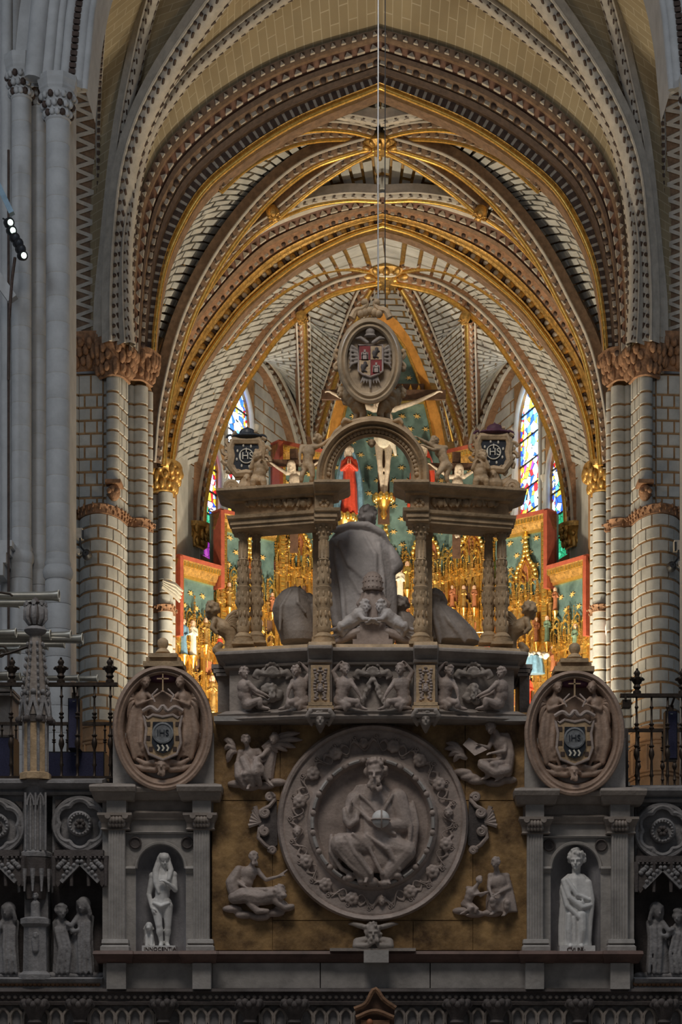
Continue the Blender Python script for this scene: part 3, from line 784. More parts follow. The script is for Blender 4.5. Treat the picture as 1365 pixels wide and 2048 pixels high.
# ---- piers
def plan_arc(pts, n=24):
    """plan curve through (px, D) points, heights ignored"""
    return Curve([Vector((p.x, p.y, 0)) for p in spline([P(x, 0, D) for x, D in pts], n)])
def plan_shaft(pxc, D, rpx, a0=-PI*1.05, a1=PI*.05, n=14):
    c = P(pxc, 0, D); r = rpx*D/F
    return Curve([Vector((c.x+math.cos(a0+(a1-a0)*i/n)*r, c.y+math.sin(a0+(a1-a0)*i/n)*r, 0)) for i in range(n+1)])
def course_blocks(parent, plan, zs, bl, joint=.05, t=.03, m='block', seg=3, phase=0):
    """one object per block; the block bends with the plan"""
    L = plan.len
    for r, (z0, z1) in enumerate(zip(zs, zs[1:])):
        k = max(1, round(L/bl))
        if k == 1: edges = [0, 1]
        else: edges = [0]+[(j+(.5 if (r+phase) % 2 else 0))/k for j in range(0 if (r+phase) % 2 else 1, k)]+[1]
        for a, b in zip(edges, edges[1:]):
            if (b-a)*L < joint*1.6: continue
            e = joint/2/L; a_, b_ = (a+e, b-e) if k > 1 else (0, 1)
            sg = seg if k > 1 else 7
            mb = MB(); lo = []; 
            for i in range(sg+1):
                u = a_+(b_-a_)*i/sg; p = plan(u); T = plan.tan(u); N = Vector((T.y, -T.x, 0))
                q = p+N*t
                lo.append((p, q))
            za, zb_ = z0+joint/2, z1-joint/2; c = .012
            for p, q in lo: mb.v += [(p.x, p.y, za), (q.x, q.y, za+c), (q.x, q.y, zb_-c), (p.x, p.y, zb_)]
            for i in range(sg):
                o_ = i*4; mb.f += [(o_, o_+4, o_+5, o_+1), (o_+1, o_+5, o_+6, o_+2), (o_+2, o_+6, o_+7, o_+3)]
            mb.f += [(0, 1, 2, 3), tuple(sg*4+j for j in (3, 2, 1, 0))]
            mb.build('block', m, parent, smooth=True)
def core(parent, plan, z0, z1, m='joint', name='core'):
    MB().sweep([[Vector((p.x, p.y, z0)), Vector((p.x, p.y, z1))] for p in plan.p]).build(name, m, parent, smooth=True)
def follow(plan, z, out, n=40): # points along a plan curve pushed outwards
    r = []
    for i in range(n+1):
        p = plan(i/n); T = plan.tan(i/n); r.append(Vector((p.x+T.y*out, p.y-T.x*out, z)))
    return r
def capital_band(parent, plan, z0, z1, flare, m='capital_brown', leaf_m=None, step=.13, name='capital', abacus=True):
    prof = [(0.0, 0), (.05, .03), (.04, .08), (flare*.35, .4), (flare*.6, .62), (flare*.95, .78)]+([(flare*1.05, .8), (flare*1.1, 1.0), (0, 1.0)] if abacus else [(0, 1.0)])
    rings = []
    for i in range(41):
        p = plan(i/40); T = plan.tan(i/40); N = Vector((T.y, -T.x, 0))
        rings.append([Vector((p.x, p.y, 0))+N*o_+Vector((0, 0, z0+(z1-z0)*h)) for o_, h in prof])
    c = MB().sweep(rings).build(name, m, parent, smooth=True)
    k = max(2, int(plan.len/step)); rnd = random.Random(3)
    for row, hh in ((0, .25), (1, .52), (2, .7)):
        for i in range(k):
            t_ = (i+.5*(row % 2)+.25)/k
            if t_ > 1: continue
            p = plan(t_); T = plan.tan(t_); N = Vector((T.y, -T.x, 0)); off = flare*(.25+.3*row)+.03
            s_ = (z1-z0)*.16
            MB().ball(Vector((p.x, p.y, z0+(z1-z0)*hh))+N*off+T*rnd.uniform(-.03, .03), (s_*.62, s_*.7, s_*rnd.uniform(.8, 1.7)), 6, 4).build('carved_leaf', leaf_m or m, c, smooth=True)
    return c
def zpx(y, D): return CZ+(HY-y)*D/F

def entrance_pier(sd):
    f = (lambda x: x) if sd == 'left' else (lambda x: 1519-x)
    o = empty('chancel_pier', (P(f(200), 0, 53).x, 53.5, 0), 'massive block pier carrying the great arch on the %s' % sd, 'pier'); o['kind'] = 'structure'
    def pl(pts): 
        q = [(f(x), D) for x, D in pts]
        return plan_arc(q if sd == 'left' else q[::-1])
    def sh(x, D, r, a0=-PI*1.05, a1=PI*.05): return plan_shaft(f(x), D, r, a0, a1)
    zt, zm, zb = zpx(752, 53), zpx(1030, 53), 0
    low = [round(zm-.12-i*.335, 3) for i in range(24)][::-1]
    up = [zm+.08+i*.335 for i in range(int((zt-zm-.08)/.335)+1)]; up[-1] = zt
    # below the string course: a round drum with shafts
    drum = pl([(158, 53.15), (170, 52.62), (190, 52.35), (212, 52.4), (236, 52.85), (254, 53.6)])
    shafts_low = [sh(150, 53.0, 8), sh(261, 53.7, 6), sh(281, 53.8, 13), sh(298, 54.2, 6)]
    core(o, drum, 0, zm); course_blocks(o, drum, low, .40, phase=0)
    for s_ in shafts_low:
        core(o, s_, 0, zm); course_blocks(o, s_, low, 9)
    # above it: flat faces and recessed shafts
    face = pl([(158, 52.95), (172, 52.92), (190, 52.9), (207, 52.88)]); edge = pl([(237, 52.8), (245, 53.1), (255, 53.5)])
    shafts_up = [sh(150, 53.0, 8), sh(211, 53.0, 4.5), sh(226, 52.75, 11), sh(261, 53.7, 6), sh(281, 53.8, 13), sh(298, 54.2, 6)]
    core(o, face, zm, zt); course_blocks(o, face, up, .32, phase=1)
    core(o, edge, zm, zt); course_blocks(o, edge, up, .45)
    for s_ in shafts_up:
        core(o, s_, zm, zt); course_blocks(o, s_, up, 9)
    dz = zpx(1452, 52.3)
    dd = empty('panelled_dado', (P(f(200), 0, 52).x, 52.2, 0)); dd.parent = o; dd.matrix_parent_inverse = Matrix.Translation(-Vector(o.location))
    dpl = pl([(150, 53.1), (168, 52.45), (190, 52.15), (212, 52.2), (238, 52.65), (258, 53.5)])
    core(dd, dpl, 0, dz, 'dado_paint', 'dado_face')
    for zz in (dz, dz-.35, dz-.45, dz-1.15, dz-1.25): MB().tube(follow(dpl, zz, .02, 30), .03, 6).build('dado_moulding', 'dado_paint', dd, smooth=True)
    for i in range(7):
        p = follow(dpl, 0, .02, 7)[i]
        MB().tube([p+Vector((0, 0, dz-1.15)), p+Vector((0, 0, dz-.45))], .03, 6).build('dado_stile', 'dado_paint', dd, smooth=True)
    # solid core so that nothing shows through from the side
    a, b = P(f(150), 0, 53.6), P(f(300), 0, 54.6)
    MB().box((min(a.x, b.x), 53.7, 0), (max(a.x, b.x), 55.2, zt+.3)).build('pier_core', 'joint', o)
    # string course with leaves
    rope = follow(drum, zm, .06, 30)
    capital_band(o, drum, zm-.14, zm+.14, .14, 'capital_brown', step=.22, name='string_course', abacus=False)
    for s_ in shafts_low[1:]: capital_band(o, s_, zm-.14, zm+.12, .12, 'capital_brown', step=.2, name='string_course', abacus=False)
    # corbel head under the recessed shaft
    q = P(f(228), 985, 52.55)
    cb = MB().ball(q, (.17, .2, .22), 10, 7).build('corbel', 'capital_brown', o, smooth=True)
    MB().box((q.x-.2, 52.3, q.z+.18), (q.x+.2, 52.9, q.z+.28)).build('corbel_abacus', 'capital_brown', cb)
    for dx in (-.1, 0, .1): MB().ball(q+Vector((dx, -.18, .05-.5*abs(dx))), .07, 7, 5).build('carved_leaf', 'capital_brown', cb, smooth=True)
    # capitals
    for pl_, y0, y1, D in ((pl([(140, 52.9), (160, 52.85), (180, 52.8), (205, 52.8)]), 745, 672, 52.9), (pl([(200, 52.8), (215, 52.6), (228, 52.5), (245, 52.7), (258, 53.2)]), 757, 682, 52.7), (pl([(250, 53.3), (270, 53.35), (285, 53.4), (303, 53.9)]), 768, 706, 53.6)):
        capital_band(o, pl_, zpx(y0, D), zpx(y1, D), .26, 'capital_brown', step=.15)
    return o
entrance_pier('left'); entrance_pier('right')

def apse_pier(sd):
    f = (lambda x: x) if sd == 'left' else (lambda x: 1532-x)
    o = empty('apse_arch_pier', (P(f(320), 0, 57.5).x, 57.5, 0), 'bright cluster of block shafts carrying the apse arch on the %s' % sd, 'pier'); o['kind'] = 'structure'
    zt, zm = zpx(985, 57.4), zpx(1217, 57.4)
    zs = [zt-i*.36 for i in range(18)][::-1]
    sh = [plan_shaft(f(301), 57.9, 7), plan_shaft(f(313), 57.6, 8), plan_shaft(f(331), 57.4, 13), plan_shaft(f(345), 57.9, 4)]
    for s_ in sh:
        core(o, s_, 0, zt, 'joint_gold'); course_blocks(o, s_, zs, 9)
        capital_band(o, s_, zm-.12, zm+.12, .1, 'capital_brown', step=.2, name='shaft_ring', abacus=False)
    a, b = P(f(297), 0, 57.8), P(f(346), 0, 57.8)
    MB().box((min(a.x, b.x), 57.9, 0), (max(a.x, b.x), 59, zt+.4)).build('pier_core', 'joint', o)
    pl = plan_arc([(f(x), D) for x, D in ([(292, 57.8), (305, 57.4), (325, 57.15), (340, 57.3), (347, 57.8)] if sd == 'left' else [(347, 57.8), (340, 57.3), (325, 57.15), (305, 57.4), (292, 57.8)])])
    capital_band(o, pl, zpx(985, 57.3), zpx(925, 57.3), .24, 'gold_dull', step=.13)
    # small capital and short twin shafts behind, where the big apse rib lands
    f2 = (lambda x: x) if sd == 'left' else (lambda x: 2*CA(61.8)-x)
    o2 = empty('rib_capital', P(f2(393), 1120, 61.8), 'carved gold capital on twin short shafts below the big %s apse rib' % sd, 'capital'); o2['kind'] = 'structure'
    for x, r in ((377, 8), (393, 8), (360, 6)):
        s_ = plan_shaft(f2(x), 62.0, r); core(o2, s_, zpx(1200, 62), zpx(1090, 62), 'shaft_stone', 'short_shaft')
    pl = plan_arc([(f2(x), D) for x, D in ([(368, 62.0), (380, 61.6), (394, 61.5), (408, 61.9)] if sd == 'left' else [(408, 61.9), (394, 61.5), (380, 61.6), (368, 62.0)])])
    capital_band(o2, pl, zpx(1097, 61.7), zpx(1050, 61.7), .3, 'gold_dull', step=.12)
    # slim wall shafts behind with dark wall
    for x in (352, 362):
        s_ = plan_shaft(f2(x), 61, 4.5); core(o2, s_, zpx(1140, 61), zpx(760 if x == 352 else 930, 61), 'shaft_stone', 'wall_shaft')
    # side wall of the apse bay
    a, b = P(f2(346), 0, 58.6), P(f2(396), 0, 62.2)
    MB().add([(a.x, a.y, 0), (b.x, b.y, 0), (b.x, b.y, 19), (a.x, a.y, 21)], [(0, 1, 2, 3)]).build('wall_'+('north' if sd == 'left' else 'south'), 'block', kind='structure', label='side wall of the apse bay on the %s' % sd)
apse_pier('left'); apse_pier('right')

# ---- the nearest nave pier on the left with its capitals and the arch that rises from it
def nave_pier(sd):
    fx = (lambda x: x) if sd == 'left' else (lambda x: 1513-x)
    o = empty('nave_pier', (P(fx(90), 0, 40).x, 40, 0), 'tall pier of three smooth grey shafts at the %s edge' % sd, 'pier'); o['kind'] = 'structure'
    zc = [zpx(198, 40), zpx(215, 40), zpx(243, 39.8)]
    for (x, D, r, ztop, zb_) in ((43, 40.2, 20, 202, 1108), (78, 40.5, 15, 222, 1120), (116, 39.9, 24, 246, 1138)):
        c = P(fx(x), 0, D); R = r*D/F; z1 = zpx(ztop, D); zk = zpx(zb_, D)
        sh = empty('shaft', (0, 0, 0)); sh.parent = o; sh.matrix_parent_inverse = Matrix.Translation(-Vector(o.location))
        MB().lathe((c.x, c.y, 0), [(R*.985, 0), (R*.985, z1+.3)], 24).build('mortar_core', 'ornament_white', sh, smooth=True)
        z = z1; i = 0; hh = .50
        while z > 4.2:
            z2 = max(z-hh*(1+.08*((i*7) % 3-1)), 4)
            R_ = R*(1.08 if z <= zk else 1)
            MB().lathe((c.x, c.y, 0), [(R_*.99, z2+.004), (R_, z2+.01), (R_, z-.01), (R_*.99, z-.004)], 24).build('drum', 'shaft_stone', sh, smooth=True)
            z = z2; i += 1
        MB().lathe((c.x, c.y, zk), [(R*1.05, -.22), (R*1.22, -.16), (R*1.28, -.08), (R*1.2, 0), (R*1.05, .05), (R*1.12, .1), (R*1.0, .16)], 24).build('shaft_ring', 'shaft_stone', sh, smooth=True)
        # leafy capital
        cp = MB().lathe((c.x, c.y, z1), [(R, 0), (R*1.1, .03), (R*1.02, .07), (R*1.1, .25), (R*1.45, .5), (R*1.5, .55)], 20).build('capital', 'shaft_stone', sh, smooth=True)
        for row in range(3):
            for k in range(10):
                a = -PI*1.1+PI*1.2*(k+.5*(row % 2))/9.5; rr = R*(1.1+.16*row)
                MB().ball((c.x+math.cos(a)*rr, c.y+math.sin(a)*rr, z1+.12+.16*row), (.06, .06, .075), 6, 4).build('carved_leaf', 'ornament_dark' if (k+row) % 3 == 0 else 'shaft_stone', cp, smooth=True)
        # eight-sided abacus
        MB().lathe((c.x, c.y, z1+.55), [(R*1.5, 0), (R*1.62, .05), (R*1.62, .1), (R*1.75, .2), (R*1.75, .3), (R*1.2, .32)], 8, a0=PI/8, a1=2*PI+PI/8).build('abacus', 'shaft_stone', sh)
    # wall behind, dark gap and outer slim shaft
    a, b = P(fx(-180), 0, 41), P(fx(132), 0, 41)
    MB().box((a.x, 40.9, 0), (b.x, 42.4, 24)).build('pier_core', 'shaft_stone', o)
    c = P(fx(6), 0, 39.9)
    MB().lathe((c.x, 40.3, 0), [(.12, 3), (.12, 26)], 16).build('outer_shaft', 'shaft_stone', o, smooth=True)
    MB().tube([P(fx(17), y, 39.6) for y in (1600, 1200, 900, 600, 300)], .025, 6).build('painted_gap', 'ornament_dark', o)  # dark tube coloured in as the shaded gap beside the slim shaft
    return o
nave_pier('left'); nave_pier('right')
def nave_arch(sd):
    pts = [(115, 175, 40), (122, 100, 40), (133, 0, 40), (160, -110, 40), (220, -240, 40), (330, -390, 40), (500, -530, 40), (756, -650, 40)]
    if sd == 'right': pts = [(1513-x, y, D) for x, y, D in pts]
    C = px_curve(pts); ref = P(756, 300, 40)
    o = empty('nave_arch', C(0), 'pale moulded nave arch rising from the %s edge at the top' % sd, 'arch'); o['kind'] = 'structure'
    rings = []
    s_ = 1 if sd == 'left' else -1
    for lat, nor, r, m in ((-.75, -.1, .17, 'shaft_stone'), (-.42, .0, .12, 'shaft_stone'), (-.2, .05, .08, 'shaft_stone'), (.02, .1, .10, 'shaft_stone'), (.36, .25, .11, 'shaft_stone'), (.55, .3, .07, 'shaft_stone')):
        # lat measured from the viewer's depth, nor towards the arch opening
        pl = []
        for i in range(61):
            p, T, N, L = frame_at(C, i/60, ref); pl.append(p+N*(lat*.75+.12)+Vector((0, -.0-.25*max(0, .3-lat), 0)))
        MB().tube(pl, r, 10).build('roll_moulding', m, o, smooth=True)
    back = []; k = 90
    MB().sweep([[frame_at(C, i/60, ref)[0]-frame_at(C, i/60, ref)[2]*.9+Vector((0, .05, 0)), frame_at(C, i/60, ref)[0]+frame_at(C, i/60, ref)[2]*.55+Vector((0, .05, 0)), frame_at(C, i/60, ref)[0]+frame_at(C, i/60, ref)[2]*.55+Vector((0, 1.4, 0))] for i in range(61)]).build('arch_body', 'shaft_stone', o, smooth=True)
    for i in range(k):
        p, T, N, L = frame_at(C, i/k, ref)
        q = p+N*.27+Vector((0, -.06, 0)); MB().bar(q, q+T*.09, .14, .14, up=(0, 1, 0)).build('dentil', 'ornament_dark', o)
nave_arch('left'); nave_arch('right')
# transept walls closing the sides beyond the crossing
for sd, x0, x1 in (('west', -22, -7.6), ('east', 7.6, 22)):
    MB().box((x0, 54.3, 0), (x1, 54.9, 32)).build('wall_'+sd, 'shaft_stone', kind='structure', label='plain transept end wall beside the %s pier' % ('left' if sd == 'west' else 'right'))

# ================================================================== carved figures
TMP = bpy.data.scenes.new('sculpting')
class Blob:
    """solids joined into one continuous skin"""
    def __init__(s): s.m = MB()
    def cap(s, a, b, r0, r1=None, n=10):
        a = Vector(a); b = Vector(b); r1 = r0 if r1 is None else r1
        d = b-a; L = d.length
        if L < 1e-6: s.m.ball(a, r0, n, 6); return s
        d.normalize(); pts = [a-d*r0*.98, a-d*r0*.8, a-d*r0*.4, a, a.lerp(b, .5), b, b+d*r1*.4, b+d*r1*.8, b+d*r1*.98]
        rr = [r0*.15, r0*.6, r0*.92, r0, (r0+r1)/2*1.03, r1, r1*.92, r1*.6, r1*.15]
        s.m.tube(pts, rr, n); return s
    def path(s, pts, rr, n=8):
        rr = rr if isinstance(rr, (list, tuple)) else [rr]*len(pts)
        for i in range(len(pts)-1): s.cap(pts[i], pts[i+1], rr[i], rr[i+1], n)
        return s
    def ell(s, c, r, rot=None, n=12, m=8):
        k = len(s.m.v); s.m.ball((0, 0, 0), r, n, m); c = Vector(c)
        R = rot if rot is not None else Matrix.Identity(3)
        for i in range(k, len(s.m.v)): s.m.v[i] = tuple(c+R@Vector(s.m.v[i]))
        return s
    def drape(s, secs, folds=9, amp=.12, seed=0, n=48, twist=0.0):
        """closed loft of ellipses (centre, rx, ry) with running folds"""
        rnd = random.Random(seed); ph = rnd.uniform(0, 6); base = len(s.m.v)
        for i, (c, rx, ry) in enumerate(secs):
            c = Vector(c); f = i/(len(secs)-1)
            for j in range(n):
                a = 2*PI*j/n
                k = 1+amp*(.4+.6*f)*(math.sin(a*folds+ph+twist*f)+.5*math.sin(a*folds*1.7+2*ph+1.3*f))*.7
                s.m.v.append((c.x+math.cos(a)*rx*k, c.y+math.sin(a)*ry*k, c.z))
        for i in range(len(secs)-1):
            for j in range(n):
                a = base+i*n+j; b = base+i*n+(j+1) % n; s.m.f.append((a, b, b+n, a+n))
        s.m.f.append(tuple(base+j for j in range(n-1, -1, -1))); s.m.f.append(tuple(base+(len(secs)-1)*n+j for j in range(n)))
        return s
    def mesh(s, name, m, voxel, smooth_it=2, xf=None):
        me = s.m.mesh(name+'_raw', None); recalc(me)
        ob = bpy.data.objects.new('sculpt', me); TMP.collection.objects.link(ob)
        r = ob.modifiers.new('r', 'REMESH'); r.mode = 'VOXEL'; r.voxel_size = voxel
        if smooth_it:
            sm = ob.modifiers.new('s', 'SMOOTH'); sm.iterations = smooth_it; sm.factor = .5
        vl = TMP.view_layers[0]; vl.update(); dg = vl.depsgraph
        out = bpy.data.meshes.new_from_object(ob.evaluated_get(dg)); out.name = name
        bpy.data.objects.remove(ob); bpy.data.meshes.remove(me)
        if xf is not None: out.transform(xf)
        out.materials.clear(); out.materials.append(MAT[m]); out.polygons.foreach_set('use_smooth', [True]*len(out.polygons)); out.update()
        return out

def head(B, c, r=.11, face=(0, -1, 0), up=(0, 0, 1), hair='curl', beard=False, seed=1):
    """head of height about 2.3 r with brow, nose, mouth, chin, ears, hair"""
    c = Vector(c); f = Vector(face).normalized(); u = Vector(up); u = (u-f*u.dot(f)).normalized(); l = f.cross(u)
    R = Matrix((l, -f, u)).transposed()
    def at(x, y, z): return c+R@Vector((x*r, y*r, z*r))
    B.ell(at(0, .1, .12), (r*.76, r*.92, r*.95), R)                       # skull
    B.ell(at(0, -.32, -.42), (r*.52, r*.5, r*.55), R)                    # jaw
    B.cap(at(0, -.86, -.02), at(0, -1.02, -.28), r*.09, r*.15, 8)         # nose
    for s_ in (-1, 1):
        B.cap(at(.14*s_, -.82, .12), at(.5*s_, -.66, .12), r*.09, r*.07, 6)  # brow
        B.ell(at(.3*s_, -.66, -.06), (r*.12, r*.08, r*.08), R, 8, 5)      # eye
        B.ell(at(.34*s_, -.56, -.34), (r*.2, r*.2, r*.18), R, 8, 5)       # cheek
        B.ell(at(.78*s_, .08, -.1), (r*.1, r*.2, r*.26), R, 8, 5)         # ear
    B.cap(at(-.18, -.78, -.55), at(.18, -.78, -.55), r*.07, r*.07, 6)     # mouth
    B.ell(at(0, -.68, -.82), (r*.2, r*.2, r*.16), R, 8, 5)                # chin
    rnd = random.Random(seed)
    if hair == 'curl':
        for k in range(46):
            a = rnd.uniform(0, 2*PI); e = rnd.uniform(-.35, 1); ce = math.sqrt(max(0, 1-e*e))
            x, y, z = math.cos(a)*ce, math.sin(a)*ce, e
            if y < -.35 and z < .55: continue
            B.ell(at(x*.84, .1+y*1.0, .12+z*1.02), (r*.21,)*3, None, 7, 5)
    elif hair == 'long':
        for k in range(26):
            a = rnd.uniform(-.2, PI+.2); x, y = math.cos(a), math.sin(a)
            B.path([at(x*.55, .1+y*.5, .95), at(x*.9, .15+y*.95, .3), at(x*.95, .1+y*1.0, -.7), at(x*.8, y*.9, -1.5-rnd.random()*.5)], [r*.17, r*.16, r*.16, r*.1], 6)
        B.ell(at(0, -.05, .5), (r*.85, r*.95, r*.72), R)
    elif hair == 'veil':
        B.ell(at(0, .15, .2), (r*.98, r*1.05, r*1.06), R)
        for s_ in (-1, 1): B.path([at(.7*s_, -.3, .6), at(.95*s_, -.1, -.3), at(.9*s_, .1, -1.3)], [r*.25, r*.28, r*.35], 8)
    if beard:
        for k in range(20):
            B.ell(at(rnd.uniform(-.5, .5), rnd.uniform(-.85, -.4), rnd.uniform(-1.35, -.62)), (r*.17, r*.17, r*.24), None, 7, 5)
    return B

def hand(B, wr, d, palm_n, L=.18, curl=.35, side=1):
    """palm and five separate fingers; d points along the hand, palm_n out of the palm"""
    wr = Vector(wr); d = Vector(d).normalized(); n = Vector(palm_n); n = (n-d*n.dot(d)).normalized(); l = d.cross(n)*side
    R = Matrix((l, n, d)).transposed()
    B.ell(wr+d*L*.26, (L*.22, L*.11, L*.3), R, 10, 6)
    for i, (o_, fl) in enumerate(((-.17, .40), (-.06, .46), (.06, .43), (.16, .34))):
        k0 = wr+d*L*.48+l*o_*L; k1 = k0+(d*math.cos(curl)+n*math.sin(curl))*L*fl*.5
        k2 = k1+(d*math.cos(curl*2.4)+n*math.sin(curl*2.4))*L*fl*.5
        B.path([k0, k1, k2], [L*.065, L*.058, L*.045], 6)
    t0 = wr+d*L*.15-l*L*.17; t1 = t0+(d*.7-l*.7+n*.2).normalized()*L*.24; t2 = t1+(d*.9-l*.2+n*.4).normalized()*L*.18
    B.path([t0, t1, t2], [L*.085, L*.07, L*.05], 6)

def body(B, J, k=1.0, chub=1.0, female=False, hands=True, feet=True, hd=None, curl=.4):
    """skeleton J (joint name -> point) to flesh; k scales the girths, for a figure 1.75 tall k = 1"""
    V = {n: Vector(p) for n, p in J.items()}
    g = lambda x: x*k*chub
    pel, ch, nk = V['pelvis'], V['chest'], V['neck']
    wa = pel.lerp(ch, .5)
    if 'waist' in V: wa = V['waist']
    sh = (V['shR']-V['shL']).normalized(); up = (ch-pel).normalized(); fw = sh.cross(up).normalized()
    R = Matrix((sh, fw, sh.cross(fw))).transposed()
    B.ell(pel, (g(.165 if female else .15), g(.115), g(.12)), R); B.ell(wa, (g(.12 if female else .13), g(.095), g(.15)), R); B.ell(ch, (g(.155), g(.115), g(.16)), R)
    if chub > 1.15: B.ell(wa-fw*0, (g(.135), g(.125), g(.13)), R)
    B.cap(pel, ch, g(.11), g(.11)); B.cap(V['shL'], V['shR'], g(.062)); B.cap(ch, nk, g(.09), g(.055)); B.cap(V['hipL'], V['hipR'], g(.09))
    B.cap(nk, V['head'], g(.05), g(.05))
    for s_ in 'LR':
        B.cap(V['sh'+s_], V['el'+s_], g(.056), g(.04)); B.ell(V['sh'+s_], (g(.065),)*3)
        B.cap(V['el'+s_], V['wr'+s_], g(.043), g(.027))
        if hands:
            d = V['wr'+s_]-V['el'+s_]
            if 'ha'+s_ in V: d = V['ha'+s_]-V['wr'+s_]
            pn = V['hip'+s_]-V['wr'+s_]
            if pn.length < .05: pn = Vector((0, 1, 0))
            hand(B, V['wr'+s_], d, pn, .17*k*(chub**.5), curl, 1 if s_ == 'R' else -1)
        B.cap(V['hip'+s_], V['kn'+s_], g(.088), g(.056)); B.cap(V['kn'+s_], V['an'+s_], g(.056), g(.034))
        calf = V['kn'+s_].lerp(V['an'+s_], .3); B.ell(calf, (g(.058), g(.062), g(.1)))
        if feet:
            B.cap(V['an'+s_], V['to'+s_], g(.038), g(.03)); h_ = V['an'+s_]-(V['to'+s_]-V['an'+s_])*.25; B.ell(h_, (g(.036),)*3)
            tt = V['to'+s_]; dr = (V['to'+s_]-V['an'+s_]).normalized(); sd_ = dr.cross(Vector((0, 0, 1)))
            if sd_.length > .2:
                for q in range(5): B.cap(tt+sd_*g(.022)*(q-2)*.8, tt+sd_*g(.022)*(q-2)*.8+dr*g(.045), g(.014), g(.011), 6)
    if female:
        for s_ in (-1, 1): B.ell(ch+R@Vector((.075*k*s_, -.105*k, -.03*k)), (g(.055),)*3)
    if hd: head(B, V['head'], (hd.get('r', .11))*k, **{a: b for a, b in hd.items() if a != 'r'})
    return B

STAND = dict(pelvis=(0, 0, .93), waist=(0, 0, 1.1), chest=(0, 0, 1.27), neck=(0, 0, 1.47), head=(0, -.02, 1.62), shL=(-.18, 0, 1.42), shR=(.18, 0, 1.42),
             elL=(-.25, .02, 1.13), elR=(.25, .02, 1.13), wrL=(-.24, -.08, .9), wrR=(.24, -.08, .9), hipL=(-.09, 0, .9), hipR=(.09, 0, .9),
             knL=(-.1, -.02, .5), knR=(.1, -.02, .5), anL=(-.1, .02, .09), anR=(.1, .02, .09), toL=(-.12, -.14, .03), toR=(.12, -.14, .03))
def pose(**kw):
    J = dict(STAND); J.update(kw); return J
def place(p, s=1.0, rz=0.0, mx=False, sy=1.0):
    """matrix that stands a figure at p, scaled, turned, optionally mirrored"""
    M = Matrix.Translation(Vector(p)) @ Matrix.Rotation(rz, 4, 'Z') @ Matrix.Diagonal((-s if mx else s, s*sy, s, 1))
    return M
def flip_if(me, mx):
    if mx: me.flip_normals()
    return me

# ================================================================== the gilded altarpiece
star_mb = MB()
poly = []
for i in range(12):
    a = 2*PI*i/12; r = .105 if i % 2 == 0 else .036
    poly.append((math.cos(a)*r*1.15, math.sin(a)*r*.8))
STAR = MB().prism(poly, -.02, .01).mesh('gold_star', 'star_gold')
def spire_mesh(name, h, r, m, crock=5):
    b = MB().lathe((0, 0, 0), [(r, 0), (r, h*.25), (r*1.5, h*.27), (r*1.5, h*.3), (r*.8, h*.32), (r*.7, h*.5), (r*1.1, h*.52), (r*.75, h*.55), (r*.15, h*.95)], 6)
    b.ball((0, 0, h*.97), r*.7, 6, 4)
    for i in range(crock):
        z = h*(.58+.36*i/crock); rr = r*(.75-.55*i/crock)
        for a in (0, PI/2, PI, PI*1.5): b.ball((math.cos(a)*(rr+r*.3), math.sin(a)*(rr+r*.3), z), r*.36, 5, 3)
    return b.mesh(name, m)
SPIRES = [spire_mesh('pinnacle', 1.0, .040, 'gold'), spire_mesh('pinnacle', 1.0, .030, 'gold_bright'), spire_mesh('pinnacle', 1.0, .05, 'gold_dull')]
def little_arch():
    b = MB(); pts = [Vector((-.5, 0, 0)), Vector((-.5, 0, .35))]+[Vector((-.5*math.cos(a), 0, .35+.62*math.sin(a)**.8)) for a in [PI*k/12 for k in range(1, 12)]]+[Vector((.5, 0, .35)), Vector((.5, 0, 0))]
    b.tube(pts, .07, 5)
    b.tube([(-.22, 0, .38), (0, 0, .62), (.22, 0, .38)], .05, 5)
    for p in pts[2:-2:2]: b.ball(p+Vector((0, -.02, .09)), .075, 5, 3)
    b.ball((0, -.02, 1.13), .1, 5, 4)
    return b.mesh('canopy_arch', 'gold_bright')
ARCHLET = little_arch()
def shell():
    b = MB()
    for i in range(7):
        a = PI*(i+.5)/7; b.cap if False else None
        b.tube([(0, -.05, 0), (math.cos(a)*.3, -.14, math.sin(a)*.3), (math.cos(a)*.5, -.06, math.sin(a)*.48)], [.05, .11, .07], 6)
    b.tube([(math.cos(PI*k/12)*.54, -.02, math.sin(PI*k/12)*.54) for k in range(13)], .055, 5)
    return b.mesh('shell_canopy', 'gold', True)
SHELL = shell()
# little robed statuettes
def statuette_meshes():
    out = []
    for i in range(3):
        B = Blob(); B.drape([((0, 0, 0), .2, .16), ((0, 0, .3), .17, .14), ((.02*(i-1), 0, .75), .15, .12), ((0, 0, 1.1), .15, .11), ((0, 0, 1.35), .19, .11), ((0, 0, 1.45), .08, .08)], 7, .14, i)
        B.cap((-.17, -.02, 1.3), (-.2, -.12, 1.02), .065, .05); B.cap((-.2, -.12, 1.02), (-.02, -.2, 1.1), .05, .035)
        B.cap((.17, -.02, 1.3), (.22, -.08, 1.0), .065, .05); B.cap((.22, -.08, 1.0), (.1, -.2, .9+.12*i), .05, .035)
        rb = B.mesh('robe', 'robe_brown', .03, 1)
        H = Blob(); head(H, (0, -.02, 1.6), .125, hair='long' if i else 'curl', beard=(i == 1)); H.cap((0, 0, 1.4), (0, -.01, 1.55), .06)
        hd = H.mesh('head', 'skin', .022, 1)
        out.append((rb, hd))
    return out
STATU = statuette_meshes()
CONSOLE = MB().lathe((0, .1, 0), [(.05, -.6), (.1, -.4), (.22, -.12), (.26, -.02), (.26, 0)], 10, sy=1.6).mesh('console', 'gold', True)
